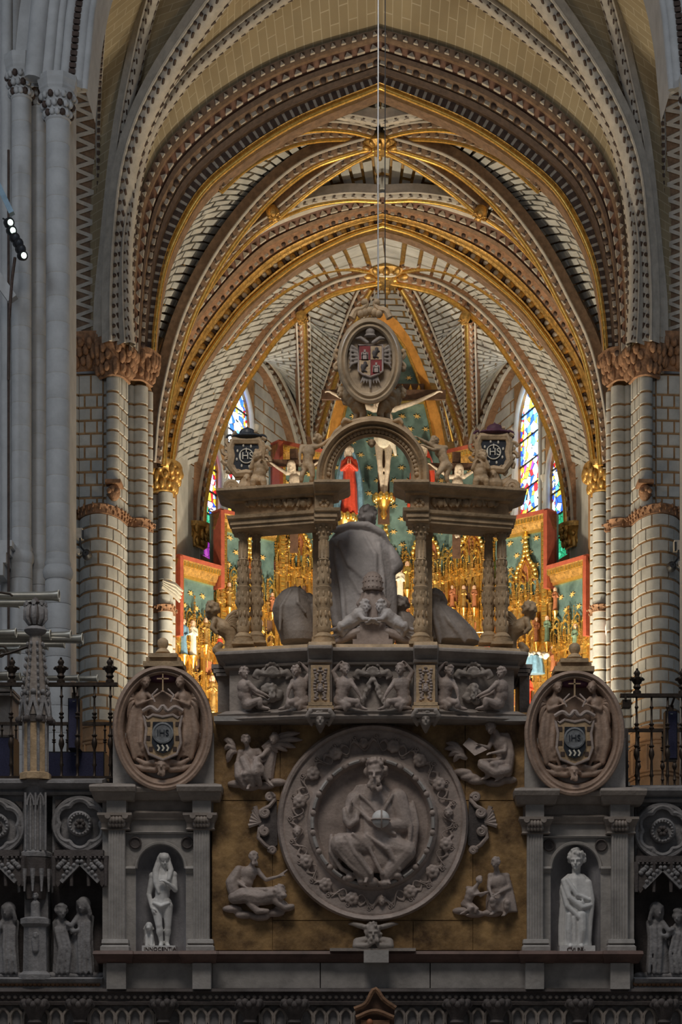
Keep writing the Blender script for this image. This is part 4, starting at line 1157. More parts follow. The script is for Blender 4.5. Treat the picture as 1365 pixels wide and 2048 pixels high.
def statuette(p, h, kind, m, label, group='little statues in the altarpiece niches', rz=0.0, name='statuette'):
    o = empty(name, p, label, 'statue', group)
    for me, nm in zip(STATU[kind], ('robe', 'head')):
        c = bpy.data.objects.new(nm, me); COL.objects.link(c); c.parent = o
        if nm == 'robe':
            c.data = me
            c.material_slots[0].link = 'OBJECT'; c.material_slots[0].material = MAT[m]
    c = bpy.data.objects.new('console', CONSOLE); COL.objects.link(c); c.parent = o
    o.scale = (h/1.75,)*3; o.rotation_euler = (0, 0, rz)
    return o

def gable(parent, S, s0, z0, w_, h_, red=True):
    """ogee canopy: curved sides with crockets, finial, red field"""
    sid = []
    for sg in (-1, 1):
        pts = [S(s0+sg*w_*f, z0+h_*g, -.12) for f, g in ((.5, 0), (.5, .12), (.42, .3), (.22, .45), (.1, .62), (.04, .85), (0, 1.0))]
        sp = spline(pts, 20); MB().tube(sp, .05, 6).build('ogee_rib', 'gold', parent, smooth=True)
        for k in range(2, 20, 2): MB().ball(sp[k]+Vector((0, -.04, .04)), .075, 6, 4).build('crocket', 'gold_bright', parent, smooth=True)
    if red:
        pf = [S(s0+sg*w_*f*.9, z0+h_*g, -.06) for sg, fs in ((-1, ((.5, 0), (.42, .3), (.22, .45), (.1, .62))), (1, ((.1, .62), (.22, .45), (.42, .3), (.5, 0)))) for f, g in fs]
        MB().add(pf+[q+Vector((0, .06, 0)) for q in pf], [tuple(range(8))]+[(i, (i+1) % 8, 8+(i+1) % 8, 8+i) for i in range(8)]).build('canopy_field', 'robe_brown', parent)
    top = S(s0, z0+h_, -.12)
    MB().lathe(top, [(.03, -.05), (.05, .05), (.14, .12), (.05, .2), (.03, .32), (.1, .36), (.03, .44), (0, .5)], 8).build('finial', 'gold_bright', parent, smooth=True)
    MB().tube([S(s0-w_*.25, z0-.1, -.15), S(s0-w_*.2, z0+h_*.3, -.15), S(s0, z0+h_*.5, -.15), S(s0+w_*.2, z0+h_*.3, -.15), S(s0+w_*.25, z0-.1, -.15)], .035, 5).build('tracery_loop', 'gold', parent, smooth=True)

def panel(name, label, xa, Da, xb, Db, ytop, ytr, zlow, red_side, arch=None, gab=None, statues=0, seed=1, stars=True, sd='left'):
    """one leaf of the altarpiece between (xa, Da) and (xb, Db)"""
    rnd = random.Random(seed)
    a = P(xa, 0, Da); b = P(xb, 0, Db); a.z = b.z = 0; W = (b-a).length; d = (b-a)/W; n = Vector((d.y, -d.x, 0))
    if n.y > 0: n = -n
    S = lambda s_, z, off=0.0: Vector((a.x, a.y, z))+d*s_-n*off      # off < 0 : towards the nave
    def SF(s_, z, off): q = a+d*s_+n*off; return Vector((q.x, q.y, z))
    S = lambda s_, z, off=0.0: SF(s_, z, -off)
    zt = zpx(ytop, Da if not arch else Db); ztr = zpx(ytr, (Da+Db)/2)
    o = empty(name, a+Vector((0, 0, zlow)), label, 'altarpiece')
    q = d.to_2d(); rot = Matrix((d, -n, Vector((0, 0, 1)))).transposed().to_quaternion()
    # painted ground
    if arch:
        out = [S(s_, z) for s_, z in arch]
        N_ = len(out); bk = [p-n*.15 for p in out]
        MB().add(out+bk, [tuple(range(N_)), tuple(range(2*N_-1, N_-1, -1))]+[(i, (i+1) % N_, N_+(i+1) % N_, N_+i) for i in range(N_)]).build('painted_ground', 'panel_green', o)
    else:
        MB().add([S(0, zlow), S(W, zlow), S(W, zt), S(0, zt)]+[S(0, zlow, .2), S(W, zlow, .2), S(W, zt, .2), S(0, zt, .2)], [(0, 1, 2, 3), (4, 7, 6, 5), (0, 4, 5, 1), (1, 5, 6, 2), (2, 6, 7, 3), (3, 7, 4, 0)]).build('painted_ground', 'panel_green', o)
        fh = .42
        # cornice: red cap, dentils, two gold mouldings
        def strip(z0, z1, p0, p1, m, nm, s0=0.0, s1=None):
            s1 = W if s1 is None else s1
            v = [S(s0, z0, .1), S(s1, z0, .1), S(s1, z1, .1), S(s0, z1, .1), S(s0, z0, -p0), S(s1, z0, -p0), S(s1, z1, -p1), S(s0, z1, -p1)]
            return MB().add(v, [(0, 1, 2, 3), (4, 7, 6, 5), (0, 4, 5, 1), (1, 5, 6, 2), (2, 6, 7, 3), (3, 7, 4, 0)]).build(nm, m, o)
        strip(zt-.06, zt+.05, .34, .36, 'frame_red', 'red_cap'); strip(zt-.24, zt-.06, .26, .33, 'gold_dull', 'dentil_band'); strip(zt-.42, zt-.24, .14, .22, 'gold_dull', 'cornice_moulding'); strip(zt-.5, zt-.42, .08, .1, 'gold_bright', 'cornice_fillet')
        k = int(W/.11)
        for i in range(k):
            MB().add(*box_at(S, (i+.5)*W/k, zt-.17, .035, .055, -.33)).build('dentil', 'gold_bright', o)
        e0, e1 = (0, .34) if red_side == 'L' else (W-.34, W)
        x0, x1 = (0, .13) if red_side == 'L' else (W-.13, W)
        strip(zt-2.3, zt, .40, .40, 'frame_red', 'red_stile', x0, x1)
        g0, g1 = (.13, .36) if red_side == 'L' else (W-.36, W-.13)
        strip(zlow, zt-.1, .2, .2, 'gold', 'gold_stile', g0, g1)
        for i in range(int((zt-zlow)/.14)):
            z = zlow+.07+i*.14
            MB().add(*box_at(S, (g0+g1)/2, z, .07, .045, -.22)).build('carved_bead', 'gold_bright', o)
    # stars
    if stars:
        row = 0; z = ztr-1.2
        while z < zt-.55:
            s_ = .3+(.25 if row % 2 else 0)
            while s_ < W-.2:
                ok = True
                if arch: ok = inside(arch, s_, z, .15)
                elif red_side == 'L' and s_ < .5: ok = False
                elif red_side == 'R' and s_ > W-.5: ok = False
                if ok: copy_at(STAR, 'gold_star', o, S(s_+rnd.uniform(-.03, .03), z, -.02), rot @ Quaternion((0, 1, 0), rnd.uniform(-.25, .25)))
                s_ += .50
            z += .40; row += 1
    # gilded tracery: solid ground below, bays, canopies, pinnacles of many heights
    zg = ztr-.9
    MB().add([S(0, zlow, -.03), S(W, zlow, -.03), S(W, zg, -.03), S(0, zg, -.03)], [(0, 1, 2, 3)]).build('gilded_ground', 'gold_dull', o)
    nb = max(2, round(W/.42)); bw = W/nb; step = 1.15; lev = 0; z = zg-.35
    while z > zlow:
        for i in range(nb):
            s_ = (i+.5)*bw
            c = copy_at(ARCHLET if lev % 3 else SHELL, 'canopy_arch' if lev % 3 else 'shell_canopy', o, S(s_, z, -.16), rot, (bw*.9, bw*.7, bw*1.1))
            c = copy_at(ARCHLET, 'canopy_arch', o, S(s_, z-.45, -.10), rot, (bw*.62, bw*.5, bw*1.3))
            MB().add(*box_at(S, s_, z-.55, bw*.3, .33, -.045)).build('niche_shade', 'robe_brown' if (i+lev) % 3 == 0 else 'wood_dark', o)  # brown and dark boxes colour in the shade behind the niche arches
            for e in (-.42, 0, .42):
                copy_at(SPIRES[(i+lev+int(e*3)) % 3], 'pinnacle', o, S(s_+e*bw, z-.2, -.18), rot, (1, 1, rnd.uniform(.5, .95)))
        lev += 1; z -= step
    k = int(W/.105)
    for i in range(k):
        s_ = (i+.5)*W/k; f = s_/W
        peak = 1-abs(f-.5)*2
        hh = rnd.uniform(.55, 1.05)+(.35 if i % 4 == 0 else 0)+peak*.25
        copy_at(SPIRES[rnd.randrange(3)], 'pinnacle', o, S(s_, zg-.35+rnd.uniform(-.1, .1), -.1-.1*(i % 2)), rot, (1, 1, hh))
    for i in range(nb):
        copy_at(ARCHLET, 'canopy_arch', o, S((i+.5)*bw, zg+.0+.12*(i % 2), -.2), rot, (bw*.8, bw*.6, bw*.9))
        copy_at(ARCHLET, 'canopy_arch', o, S((i+.5)*bw, zg+.35+.1*(i % 2), -.12), rot, (bw*.55, bw*.6, bw*.7))
    for i in range(int(W/.5)+1):
        s_ = min(max(.05, i*W/max(1, int(W/.5))), W-.05)
        MB().add(*box_at(S, s_, (zlow+zg)/2, .05, (zg-zlow)/2, -.2)).build('shaft', 'gold', o)
    if gab:
        for f, y, w_, h_ in gab: gable(o, S, W*f, zpx(y, (Da+Db)/2), w_, h_)
    return o, S, W, rot
def box_at(S, s_, z, hs, hz, off, dep=.1):
    v = [S(s_+x*hs, z+y*hz, off+e) for e in (0, dep) for x, y in ((-1, -1), (1, -1), (1, 1), (-1, 1))]
    return v, [(0, 1, 2, 3), (7, 6, 5, 4), (0, 4, 5, 1), (1, 5, 6, 2), (2, 6, 7, 3), (3, 7, 4, 0)]
def inside(poly, x, y, marg=0):
    c = False; n = len(poly)
    cx = sum(p[0] for p in poly)/n; cy = sum(p[1] for p in poly)/n
    x2, y2 = x+(x-cx)*.06, y+(y-cy)*.04
    for i in range(n):
        (x0, y0), (x1, y1) = poly[i], poly[(i+1) % n]
        if (y0 > y2) != (y1 > y2) and x2 < (x1-x0)*(y2-y0)/(y1-y0)+x0: c = not c
    return c
ZLOW = 11.0
PANELS = {}
def rx(x, D): return 2*(766+(D-58)*1.15)-x
for sd in ('left', 'right'):
    def ends(xa, Da, xb, Db): return (xa, Da, xb, Db) if sd == 'left' else (rx(xb, Db), Db, rx(xa, Da), Da)
    rs = 'L' if sd == 'left' else 'R'
    for nm, e, yt, ytr, gab, seed in (('outer', (341, 58.8, 427, 60.2), 1115, 1215, [], 3), ('second', (427, 60.3, 548, 61.7), 1025, 1135, [(.55, 1165, .7, 1.2)], 5), ('tall', (545, 61.9, 645, 63.0), 888, 1075, [(.5, 1110, .8, 1.3)], 9)):
        xa, Da, xb, Db = ends(*e)
        if sd == 'right': ytop = yt
        pan = panel_args = None
        D_ref = e[1]
        # the top height belongs to the end nearest the nave
        zt_y = yt
        if sd == 'left': o, S, W, rot = panel('altarpiece_leaf', '%s leaf of the gilded altarpiece with starred green ground, %s side' % (nm, sd), xa, Da, xb, Db, yt, ytr, ZLOW, rs, None, gab, seed=seed, sd=sd)
        else:
            yt2 = HY-(zpx(yt, D_ref)-CZ)*F/Da
            o, S, W, rot = panel('altarpiece_leaf', '%s leaf of the gilded altarpiece with starred green ground, %s side' % (nm, sd), xa, Da, xb, Db, yt2, ytr, ZLOW, rs, None, gab, seed=seed+20, sd=sd)
        PANELS[(sd, nm)] = (o, S, W)
# centre leaf with pointed head
DCc = 63.4; cx_ = rx(0, DCc)/2
xl, xr = 640, 2*cx_-640
a_ = P(xl, 0, DCc); Wc = (xr-xl)*DCc/F
def sc(px): return (px-xl)*DCc/F
half_o = [(0, ZLOW), (0, zpx(905, DCc)), (sc(676), zpx(900, DCc)), (sc(684), zpx(850, DCc)), (sc(696), zpx(800, DCc)), (sc(711), zpx(750, DCc)), (sc(730), zpx(705, DCc)), (sc(750), zpx(675, DCc)), (Wc/2, zpx(655, DCc))]
outl = half_o+[(Wc-s_, z) for s_, z in half_o[-2::-1]]
o, S, W, rot = panel('altarpiece_leaf', 'tall pointed centre leaf of the gilded altarpiece behind the crucifix', xl, DCc, xr, DCc, 640, 1090, ZLOW, None, arch=outl, gab=[(.22, 1120, .7, 1.2), (.8, 1120, .8, 1.4), (.5, 1160, .9, 1.6)], seed=15)
PANELS['c'] = (o, S, W)
pts = [S(s_, z, -.12) for s_, z in outl[2:-2]]
MB().tube(pts, .05, 6).build('inner_gold_edge', 'gold', o, smooth=True)
ring_o = []
for i, (s_, z) in enumerate(outl[2:-2]):
    v = Vector((s_-Wc/2, 0, z-zpx(900, DCc))); k = 1+.34/max(.5, v.length)
    p0 = S(s_, z, -.10); p1 = S(Wc/2+(s_-Wc/2)*k, zpx(900, DCc)+(z-zpx(900, DCc))*k, -.45); p2 = S(Wc/2+(s_-Wc/2)*k, zpx(900, DCc)+(z-zpx(900, DCc))*k, .2)
    ring_o.append([p0, p1, p2])
MB().sweep(ring_o).build('orange_reveal', 'orange_wood', o, smooth=True)
# dark tester with gilt cresting high in the centre
MB().add(*box_at(S, Wc/2, zpx(788, DCc), sc(848)-Wc/2, .22, -.3, .3)).build('tester', 'wood_dark', o)
for k in range(9):
    f = (k+.5)/9; s_ = Wc/2+(f-.5)*2*(sc(846)-Wc/2)
    MB().lathe(S(s_, zpx(797, DCc), -.33), [(.1, 0), (.05, .08), (.09, .16), (.02, .3), (0, .34)], 6).build('cresting', 'gold', o, smooth=True)
MB().add(*box_at(S, Wc/2, zpx(806, DCc), sc(850)-Wc/2, .05, -.34, .3)).build('tester_fillet', 'gold', o)
# ---- crucifix, thieves, mourners (placed in front of the altarpiece)
def crucified(p, h, label, head_side=0.25, arms=None, m='skin_pale', cross=True, loin='lace', rz=0, width=1.0, name='crucifix'):
    """p: where the feet are, h: feet to head"""
    k = h/1.62
    J = pose(pelvis=(0, 0, .9), chest=(.02, -.02, 1.25), neck=(.0, -.02, 1.45), head=(head_side*.3, -.1, 1.58), shL=(-.17, 0, 1.42), shR=(.17, 0, 1.42), elL=(-.45*width, .02, 1.55), elR=(.45*width, .02, 1.55), wrL=(-.70*width, .02, 1.70), wrR=(.70*width, .02, 1.70),
             knL=(-.07, -.10, .5), knR=(.07, -.10, .5), anL=(-.03, 0, .08), anR=(.04, -.03, .09), toL=(-.02, -.08, -.04), toR=(.04, -.12, -.03))
    B = Blob(); body(B, J, 1.0, .92, hd=dict(r=.105, hair='long', beard=True, face=(head_side, -1, -.35)), curl=.5)
    xf = place(p, k, rz)
    o = empty(name, p, label, 'crucifix' if cross else 'statue')
    link('figure', B.mesh('figure', m, .016, 2, xf), o)
    L = Blob(); L.drape([((0, 0, .74), .15, .12), ((0, 0, .85), .17, .14), ((0, 0, .97), .16, .13)], 8, .12, 2); L.cap((.14, -.08, .92), (.2, -.1, .62), .05, .03)
    link('loincloth', L.mesh('loincloth', loin, .02, 1, xf), o)
    if cross:
        c = Vector(p)
        MB().box((c.x-.10*k, c.y+.10*k, c.z-.5*k), (c.x+.10*k, c.y+.17*k, c.z+2.05*k)).build('cross_post', 'wood_dark', o)
        MB().box((c.x-.85*k*width, c.y+.08*k, c.z+1.62*k), (c.x+.85*k*width, c.y+.15*k, c.z+1.78*k)).build('cross_beam', 'wood_dark', o)
    return o
crucified(P(768, 985, 62.7), (985-795)*62.7/F, 'large crucifix with pale figure of the crucified man in the middle of the altarpiece', -.25, width=1.25)
crucified(P(588, 1062, 61.2), (1062-930)*61.2/F, 'crucified thief on a cross left of centre in the altarpiece', -.2, width=.85)
crucified(P(914, 1072, 61.2), (1072-937)*61.2/F, 'crucified thief on a cross right of centre in the altarpiece', .2, width=.85)
def mourner(p, h, label, robe_m, mantle_m, face, hair, hands_up=True):
    k = h/1.72; o = empty('mourner', p, label, 'statue'); xf = place(p, k)
    B = Blob(); B.drape([((0, 0, 0), .22, .17), ((.01, -.01, .3), .19, .16), ((.02, -.02, .7), .16, .14), ((0, 0, 1.05), .14, .12), ((0, 0, 1.3), .17, .12), ((0, 0, 1.45), .09, .08)], 8, .2, 4)
    B.cap((-.15, 0, 1.35), (-.19, -.1, 1.1), .06, .05); B.cap((-.19, -.1, 1.1), (-.02, -.2, 1.22), .05, .035); B.cap((.15, 0, 1.35), (.19, -.1, 1.1), .06, .05); B.cap((.19, -.1, 1.1), (.02, -.2, 1.22), .05, .035)
    link('robe', B.mesh('robe', robe_m, .018, 1, xf), o)
    B = Blob()
    for s_ in (-1, 1):
        B.drape([((s_*.3, .05, .05), .1, .14), ((s_*.28, .05, .5), .09, .14), ((s_*.24, .06, 1.0), .08, .13), ((s_*.17, .05, 1.35), .07, .1), ((s_*.09, .06, 1.6), .05, .08)], 6, .2, 7+s_)
    B.drape([((0, .13, .05), .3, .06), ((0, .13, .8), .27, .06), ((0, .1, 1.4), .2, .06), ((0, .08, 1.72), .1, .06)], 9, .1, 3)
    link('mantle', B.mesh('mantle', mantle_m, .02, 1, xf), o)
    H = Blob(); head(H, (0, -.02, 1.6), .11, face=face, hair=hair); H.cap((0, 0, 1.4), (0, -.01, 1.55), .055)
    link('head', H.mesh('head', 'skin_pale', .014, 1, xf), o)
    H = Blob()
    for s_ in (-1, 1): hand(H, (s_*.03, -.2, 1.2), (0, -.1, 1), (-s_, 0, 0), .17, .1, s_)
    link('joined_hands', H.mesh('joined_hands', 'skin', .009, 1, xf), o)
mourner(P(699, 1028, 62.75), (1028-893)*62.75/F, 'mourning woman statue in red robe and pale blue mantle left of the crucifix', 'robe_red', 'robe_blue', (.3, -1, -.2), 'veil')
mourner(P(846, 1028, 62.75), (1028-890)*62.75/F, 'mourning man statue in green robe right of the crucifix', 'robe_green', 'robe_red', (-.3, -1, .1), 'long')
# gold pedestals under the mourners and the cross
for x, y, D, r, lab in ((690, 1030, 62.75, .34, 'crown shaped gilt bracket under the mourning woman'), (856, 1030, 62.75, .34, 'crown shaped gilt bracket under the mourning man'), (768, 990, 62.75, .30, 'gilt leafy foot under the crucifix')):
    c = P(x, y, D); o = empty('gilt_bracket', c, lab, 'bracket')
    MB().lathe(c, [(.05, -.75), (.12, -.6), (.08, -.5), (r*.5, -.35), (r*.95, -.12), (r, -.02), (r*.6, 0)], 10).build('bracket_body', 'gold', o, smooth=True); MB().box(c+Vector((-.12, 0, -.3)), c+Vector((.12, .7, -.06))).build('bracket_arm', 'gold_dull', o)
    for k in range(10):
        a = 2*PI*k/10; MB().ball(c+Vector((math.cos(a)*r*.95, math.sin(a)*r*.95, -.1)), (.09, .09, .15), 6, 4).build('carved_leaf', 'gold_bright', o, smooth=True)
# statuettes in the niches
mats_ = ['robe_brown', 'gold_dull', 'robe_blue', 'robe_green', 'robe_red']
spots = [(368, 1310, 58.6, 1.05, 'robe_blue', 0), (386, 1312, 58.7, 1.05, 'lace', 2), (412, 1290, 59.2, .8, 'gold_dull', 1), (459, 1215, 60.2, .75, 'gold_dull', 1), (512, 1258, 60.6, .7, 'gold_dull', 0), (522, 1300, 60.8, .9, 'gold_bright', 2), (545, 1225, 61.0, .6, 'robe_brown', 1),
         (800, 1205, 62.5, 1.15, 'lace', 2), (815, 1180, 62.4, .9, 'gold_bright', 1), (905, 1216, 61.3, .7, 'robe_brown', 0), (928, 1216, 61.2, .7, 'gold_dull', 2), (949, 1216, 61.0, .7, 'robe_brown', 1), (1074, 1285, 60.2, .75, 'robe_brown', 0), (1095, 1285, 60.0, .8, 'robe_green', 1), (1111, 1222, 59.8, .7, 'robe_brown', 2),
         (1152, 1312, 58.8, .95, 'robe_green', 0), (1107, 1345, 59.2, .8, 'robe_brown', 2), (440, 1310, 59.9, .6, 'robe_red', 2), (1055, 1430, 59.6, 1.3, 'robe_red', 1), (1044, 1415, 59.2, 1.1, 'robe_brown', 0), (425, 1425, 59.5, 1.1, 'gold_dull', 2)]
cn = {'robe_blue': 'blue', 'lace': 'white', 'gold_dull': 'dull gold', 'gold_bright': 'bright gold', 'robe_brown': 'brown', 'robe_red': 'red', 'robe_green': 'green'}
where = ['beside the left oval cartouche, left of a pair', 'beside the left oval cartouche, right of a pair', 'on the outer left leaf', 'high on the second left leaf', 'low between the left pavilion columns', 'just right of the left pavilion columns', 'above the hooded figure', 'right of the seated figure', 'beside the white statuette', 'first of a row of three over the reclining figure', 'middle of a row of three over the reclining figure', 'last of a row of three over the reclining figure', 'behind the right winged figure', 'right of the right winged figure', 'high between two right leaves', 'behind the right ball finial', 'above the right cartouche shoulder', 'left of the left winged figure', 'low beside the right cartouche', 'lowest beside the right cartouche', 'low beside the left cartouche']
for (x, y, D, h, m, kd), wh in zip(spots, where):
    xm = x if x < 770 else rx(x, 61.5)
    D = 58.8+(xm-341)/86*1.4 if xm < 427 else (60.3+(xm-427)/121*1.4 if xm < 546 else (61.9+(xm-545)/100*1.1 if xm < 642 else 63.4))
    D -= .36
    statuette(P(x, y, D), h, kd, m, 'small %s robed statuette %s' % (cn[m], wh))
# blue robed headless-looking assumption figure with cloud collar, right leaf
c = P(1070, 1348, 59.3); o = empty('robe_relief', c, 'blue robe under a white cloud collar on the right leaf', 'statue')
B = Blob(); B.drape([((0, 0, 0), .34, .2), ((0, 0, .3), .3, .19), ((0, 0, .6), .24, .17)], 9, .16, 3); link('robe', B.mesh('robe', 'robe_blue', .02, 1, place(c, .88)), o)
B = Blob()
for k in range(16): B.ell((-.42+.84*k/15, -.05*math.sin(k*1.3), .62+.06*math.sin(k*2.1)), (.09, .12, .085))
link('cloud_collar', B.mesh('cloud_collar', 'lace', .02, 1, place(c, .88)), o)
# small red banner with cross
c = P(965, 1290, 60.5); o = empty('banner', c, 'little red banner with gold cross behind the right pavilion columns', 'banner')
MB().tube([c+Vector((0, 0, -.5)), c+Vector((0, 0, .55))], .02, 6).build('pole', 'gold', o); MB().tube([c+Vector((-.2, 0, .38)), c+Vector((.2, 0, .38))], .02, 6).build('cross_arm', 'gold', o)
fl = MB().box(c+Vector((-.02, -.02, -.2)), c+Vector((.34, .0, .12))).build('cloth', 'robe_red', o)
MB().box(c+Vector((.14, -.03, -.14)), c+Vector((.18, -.02, .08))).build('cross_mark', 'gold_bright', fl); MB().box(c+Vector((.07, -.035, .0)), c+Vector((.26, -.025, .03))).build('cross_mark', 'gold_bright', fl)
# lanterns beside the apse piers
for x, y, D, m, lab in ((1224, 1262, 57.0, 'lantern_glow', 'rosy glass lantern hanging beside the right apse pier'), ):
    c = P(x, y, D); o = empty('lantern', c, lab, 'lantern')
    MB().lathe(c, [(0, -.38), (.1, -.3), (.17, -.1), (.18, .1), (.14, .28), (.1, .34)], 12).build('glass', m, o, smooth=True)
    MB().lathe(c, [(.12, .34), (.15, .4), (.05, .5), (.02, .6)], 10).build('cap', 'brass', o, smooth=True)
    MB().tube([c+Vector((0, 0, .6)), c+Vector((0, 0, 7))], .015, 5).build('chain', 'iron', o)
# white eagle-like lectern wing seen past the left apse pier
c = P(352, 1180, 57.0); o = empty('wing_carving', c, 'pale carved wing jutting past the left apse pier', 'carving')
for k in range(4):
    MB().tube([c+Vector((-.35, 0, .25-.05*k)), c+Vector((0, -.05, .12-.1*k)), c+Vector((.2-.03*k, -.05, -.05-.1*k))], [.08, .07, .03], 6).build('feather', 'lace', o, smooth=True)

# ================================================================== the carved choir screen in front
DT = 24.0
def Q(px, py, off=0.0): return P(px, py, DT+off)
def hb(mb, px0, py0, px1, py1, off, back=.3): return mb.pbox(px0, py0, px1, py1, DT+off, DT+back)
def cornice(px0, px1, prof, m, name, parent, back=.25, ret=1.0, smooth=False, closed_top=True):
    """moulding of profile (py, off) run between two columns, returned to the wall at both ends"""
    rings = []
    for py, off in prof:
        z = Q(0, py, off).z; xl = Q(px0, 0, 0).x+off*ret; xr = Q(px1, 0, 0).x-off*ret
        rings.append([(xl, DT+back, z), (xl, DT+off, z), (xr, DT+off, z), (xr, DT+back, z)])
    mb = MB().sweep(rings); n = len(mb.v)
    mb.f.append((0, 1, 2, 3)); mb.f.append((n-1, n-2, n-3, n-4))
    return mb.build(name, m, parent, smooth=smooth)
def ring_px(cx, cy, rx, ry, off, n=48, a0=0, a1=2*PI):
    return [Q(cx+math.cos(a0+(a1-a0)*k/n)*rx, cy-math.sin(a0+(a1-a0)*k/n)*ry, off) for k in range(n if abs(a1-a0-2*PI) < 1e-6 else n+1)]
def oval_rings(prof, cx, cy, n=64):
    """prof: list of (rx, ry, off); returns a mesh builder of the lathed oval, closed in the middle"""
    rings = [ring_px(cx, cy, a, b, o_, n) for a, b, o_ in prof]; mb = MB()
    for r in rings: mb.v += [tuple(p) for p in r]
    for i in range(len(rings)-1):
        for j in range(n):
            a = i*n+j; b = i*n+(j+1) % n; mb.f.append((a, b, b+n, a+n))
    mb.f.append(tuple((len(rings)-1)*n+j for j in range(n)))
    return mb
def pxj(J, D=None, mir=None, dx=0, dy=0):
    """joints given in photo pixels (px, py, depth offset) to world points"""
    out = {}
    for n, p in J.items():
        x, y = p[0]+dx, p[1]+dy; o_ = p[2] if len(p) > 2 else 0
        if mir is not None:
            x = 2*mir-x
        out[n] = P(x, y, (D or DT)+o_)
    if mir is not None:
        sw = {}
        for n, p in out.items():
            if n[-1] == 'L' and len(n) <= 4: sw[n[:-1]+'R'] = p
            elif n[-1] == 'R' and len(n) <= 4: sw[n[:-1]+'L'] = p
            else: sw[n] = p
        out = sw
    return out
def px_drape(B, D, secs, folds=9, amp=.12, seed=0, mir=None, twist=0.0, n=48):
    s2 = []
    for px, py, rp, ry, *o_ in secs:
        if mir is not None: px = 2*mir-px
        c = P(px, py, D+(o_[0] if o_ else 0)); s2.append((c, rp*D/F, ry))
    if s2[0][0].z > s2[-1][0].z: s2 = s2[::-1]
    return B.drape(s2, folds, amp, seed, n, twist)
def pp(B, D, pts, rr, mir=None, n=8):
    q = [P(2*mir-x if mir is not None else x, y, D+(o_[0] if o_ else 0)) for x, y, *o_ in pts]
    rr = [r*D/F for r in (rr if isinstance(rr, (list, tuple)) else [rr]*len(q))]
    return B.path(q, rr, n)
def text_obj(s_, p, size, m, parent, name='lettering', ext=.004):
    cu = bpy.data.curves.new(name, 'FONT'); cu.body = s_; cu.size = size; cu.extrude = ext; cu.align_x = 'CENTER'; cu.align_y = 'CENTER'; cu.resolution_u = 3
    t = bpy.data.objects.new('t', cu); TMP.collection.objects.link(t); vl = TMP.view_layers[0]; vl.update()
    me = bpy.data.meshes.new_from_object(t.evaluated_get(vl.depsgraph)); me.name = name
    bpy.data.objects.remove(t); bpy.data.curves.remove(cu)
    me.transform(Matrix.Translation(Vector(p)) @ Matrix.Rotation(PI/2, 4, 'X')); me.materials.clear(); me.materials.append(MAT[m])
    o = link(name, me, parent); o['kind'] = 'stuff'
    return o

# ---- central slab
wall = MB(); hb(wall, 424, 1425, 1060, 1906, 0, .6); wall = wall.build('wall_front', 'slab_ochre', kind='structure', label='mottled ochre alabaster slab wall of the choir screen')
for (x0, y0, x1, y1) in ((426, 1440, 560, 1600), (426, 1602, 545, 1900), (562, 1440, 745, 1600), (747, 1440, 930, 1600), (932, 1440, 1056, 1600), (947, 1602, 1056, 1900), (546, 1602, 745, 1840), (747, 1602, 946, 1840), (546, 1842, 826, 1900), (828, 1842, 946, 1900)):
    mb = MB(); hb(mb, x0, y0, x1, y1, -.018, .01); mb.build('slab', 'slab_ochre', wall)
# back mass behind the whole screen so nothing shows through
mb = MB(); mb.box((Q(205, 0).x, DT+.6, 0), (Q(1270, 0).x, DT+1.2, Q(0, 1440).z)); mb.build('wall_inner', 'dark_stone', kind='structure', label='plain masonry mass behind the choir screen')
for x0, x1, nm in ((-420, 205, 'west_side'), (1270, 1900, 'east_side')):
    mb = MB(); mb.box((Q(x0, 0).x, DT+.35, 0), (Q(x1, 0).x, DT+1.2, Q(0, 1562).z)); mb.build('wall_'+nm, 'gothic_stone', kind='structure', label='plain masonry behind the gothic part of the screen, %s' % ('left' if x0 < 0 else 'right'))

# ---- great round relief
tc = (746, 1645)
to = empty('round_relief', Q(746, 1840), 'great round marble relief with a seated bearded man in a wreathed ring', 'relief')
oval_rings([(192, 199, 0), (191, 198, -.10), (187, 194, -.17), (182, 189, -.16), (179, 186, -.12), (174, 181, -.13), (150, 156, -.06), (132, 137, -.09), (128, 133, -.15), (124, 129, -.17), (118, 123, -.16), (114, 119, -.09), (110, 115, -.045), (60, 62, -.03)], *tc).build('ring_frame', 'marble_relief', to, smooth=True)
rnd = random.Random(11)
for k in range(40):   # bead and reel of the inner ring
    a = 2*PI*k/40; c = Q(tc[0]+math.cos(a)*121, tc[1]-math.sin(a)*126, -.175)
    if k % 2: MB().ball(c, (.035, .02, .035), 8, 5).build('bead', 'marble_relief', to, smooth=True)
    else:
        c2 = Q(tc[0]+math.cos(a+.09)*121, tc[1]-math.sin(a+.09)*126, -.175); c1 = Q(tc[0]+math.cos(a-.09)*121, tc[1]-math.sin(a-.09)*126, -.175)
        MB().tube([c1, c, c2], .022, 6).build('reel', 'marble_grey', to, smooth=True)
for k in range(16):   # garlands, cherub heads and flowers of the concave ring
    a = 2*PI*(k+.3)/16; r0 = 152; c = Q(tc[0]+math.cos(a)*r0, tc[1]-math.sin(a)*r0*1.04, -.10)
    B = Blob()
    if k % 4 == 0:
        head(B, c+Vector((0, -.02, 0)), .06, hair='curl', seed=k)
    else:
        for j in range(7): b_ = 2*PI*j/7; B.ell(c+Vector((math.cos(b_)*.05, -.02, math.sin(b_)*.05)), (.035, .03, .035))
        B.ell(c+Vector((0, -.04, 0)), (.03, .03, .03))
    for sg in (-1, 1):
        e = [Q(tc[0]+math.cos(a+sg*x)*(r0+y), tc[1]-math.sin(a+sg*x)*(r0+y)*1.04, -.10) for x, y in ((.06, 0), (.12, 10), (.17, 4), (.2, -6))]
        B.path(e, [.022, .018, .014, .01], 6)
    link('garland', B.mesh('garland', 'marble_relief', .010, 1), to)
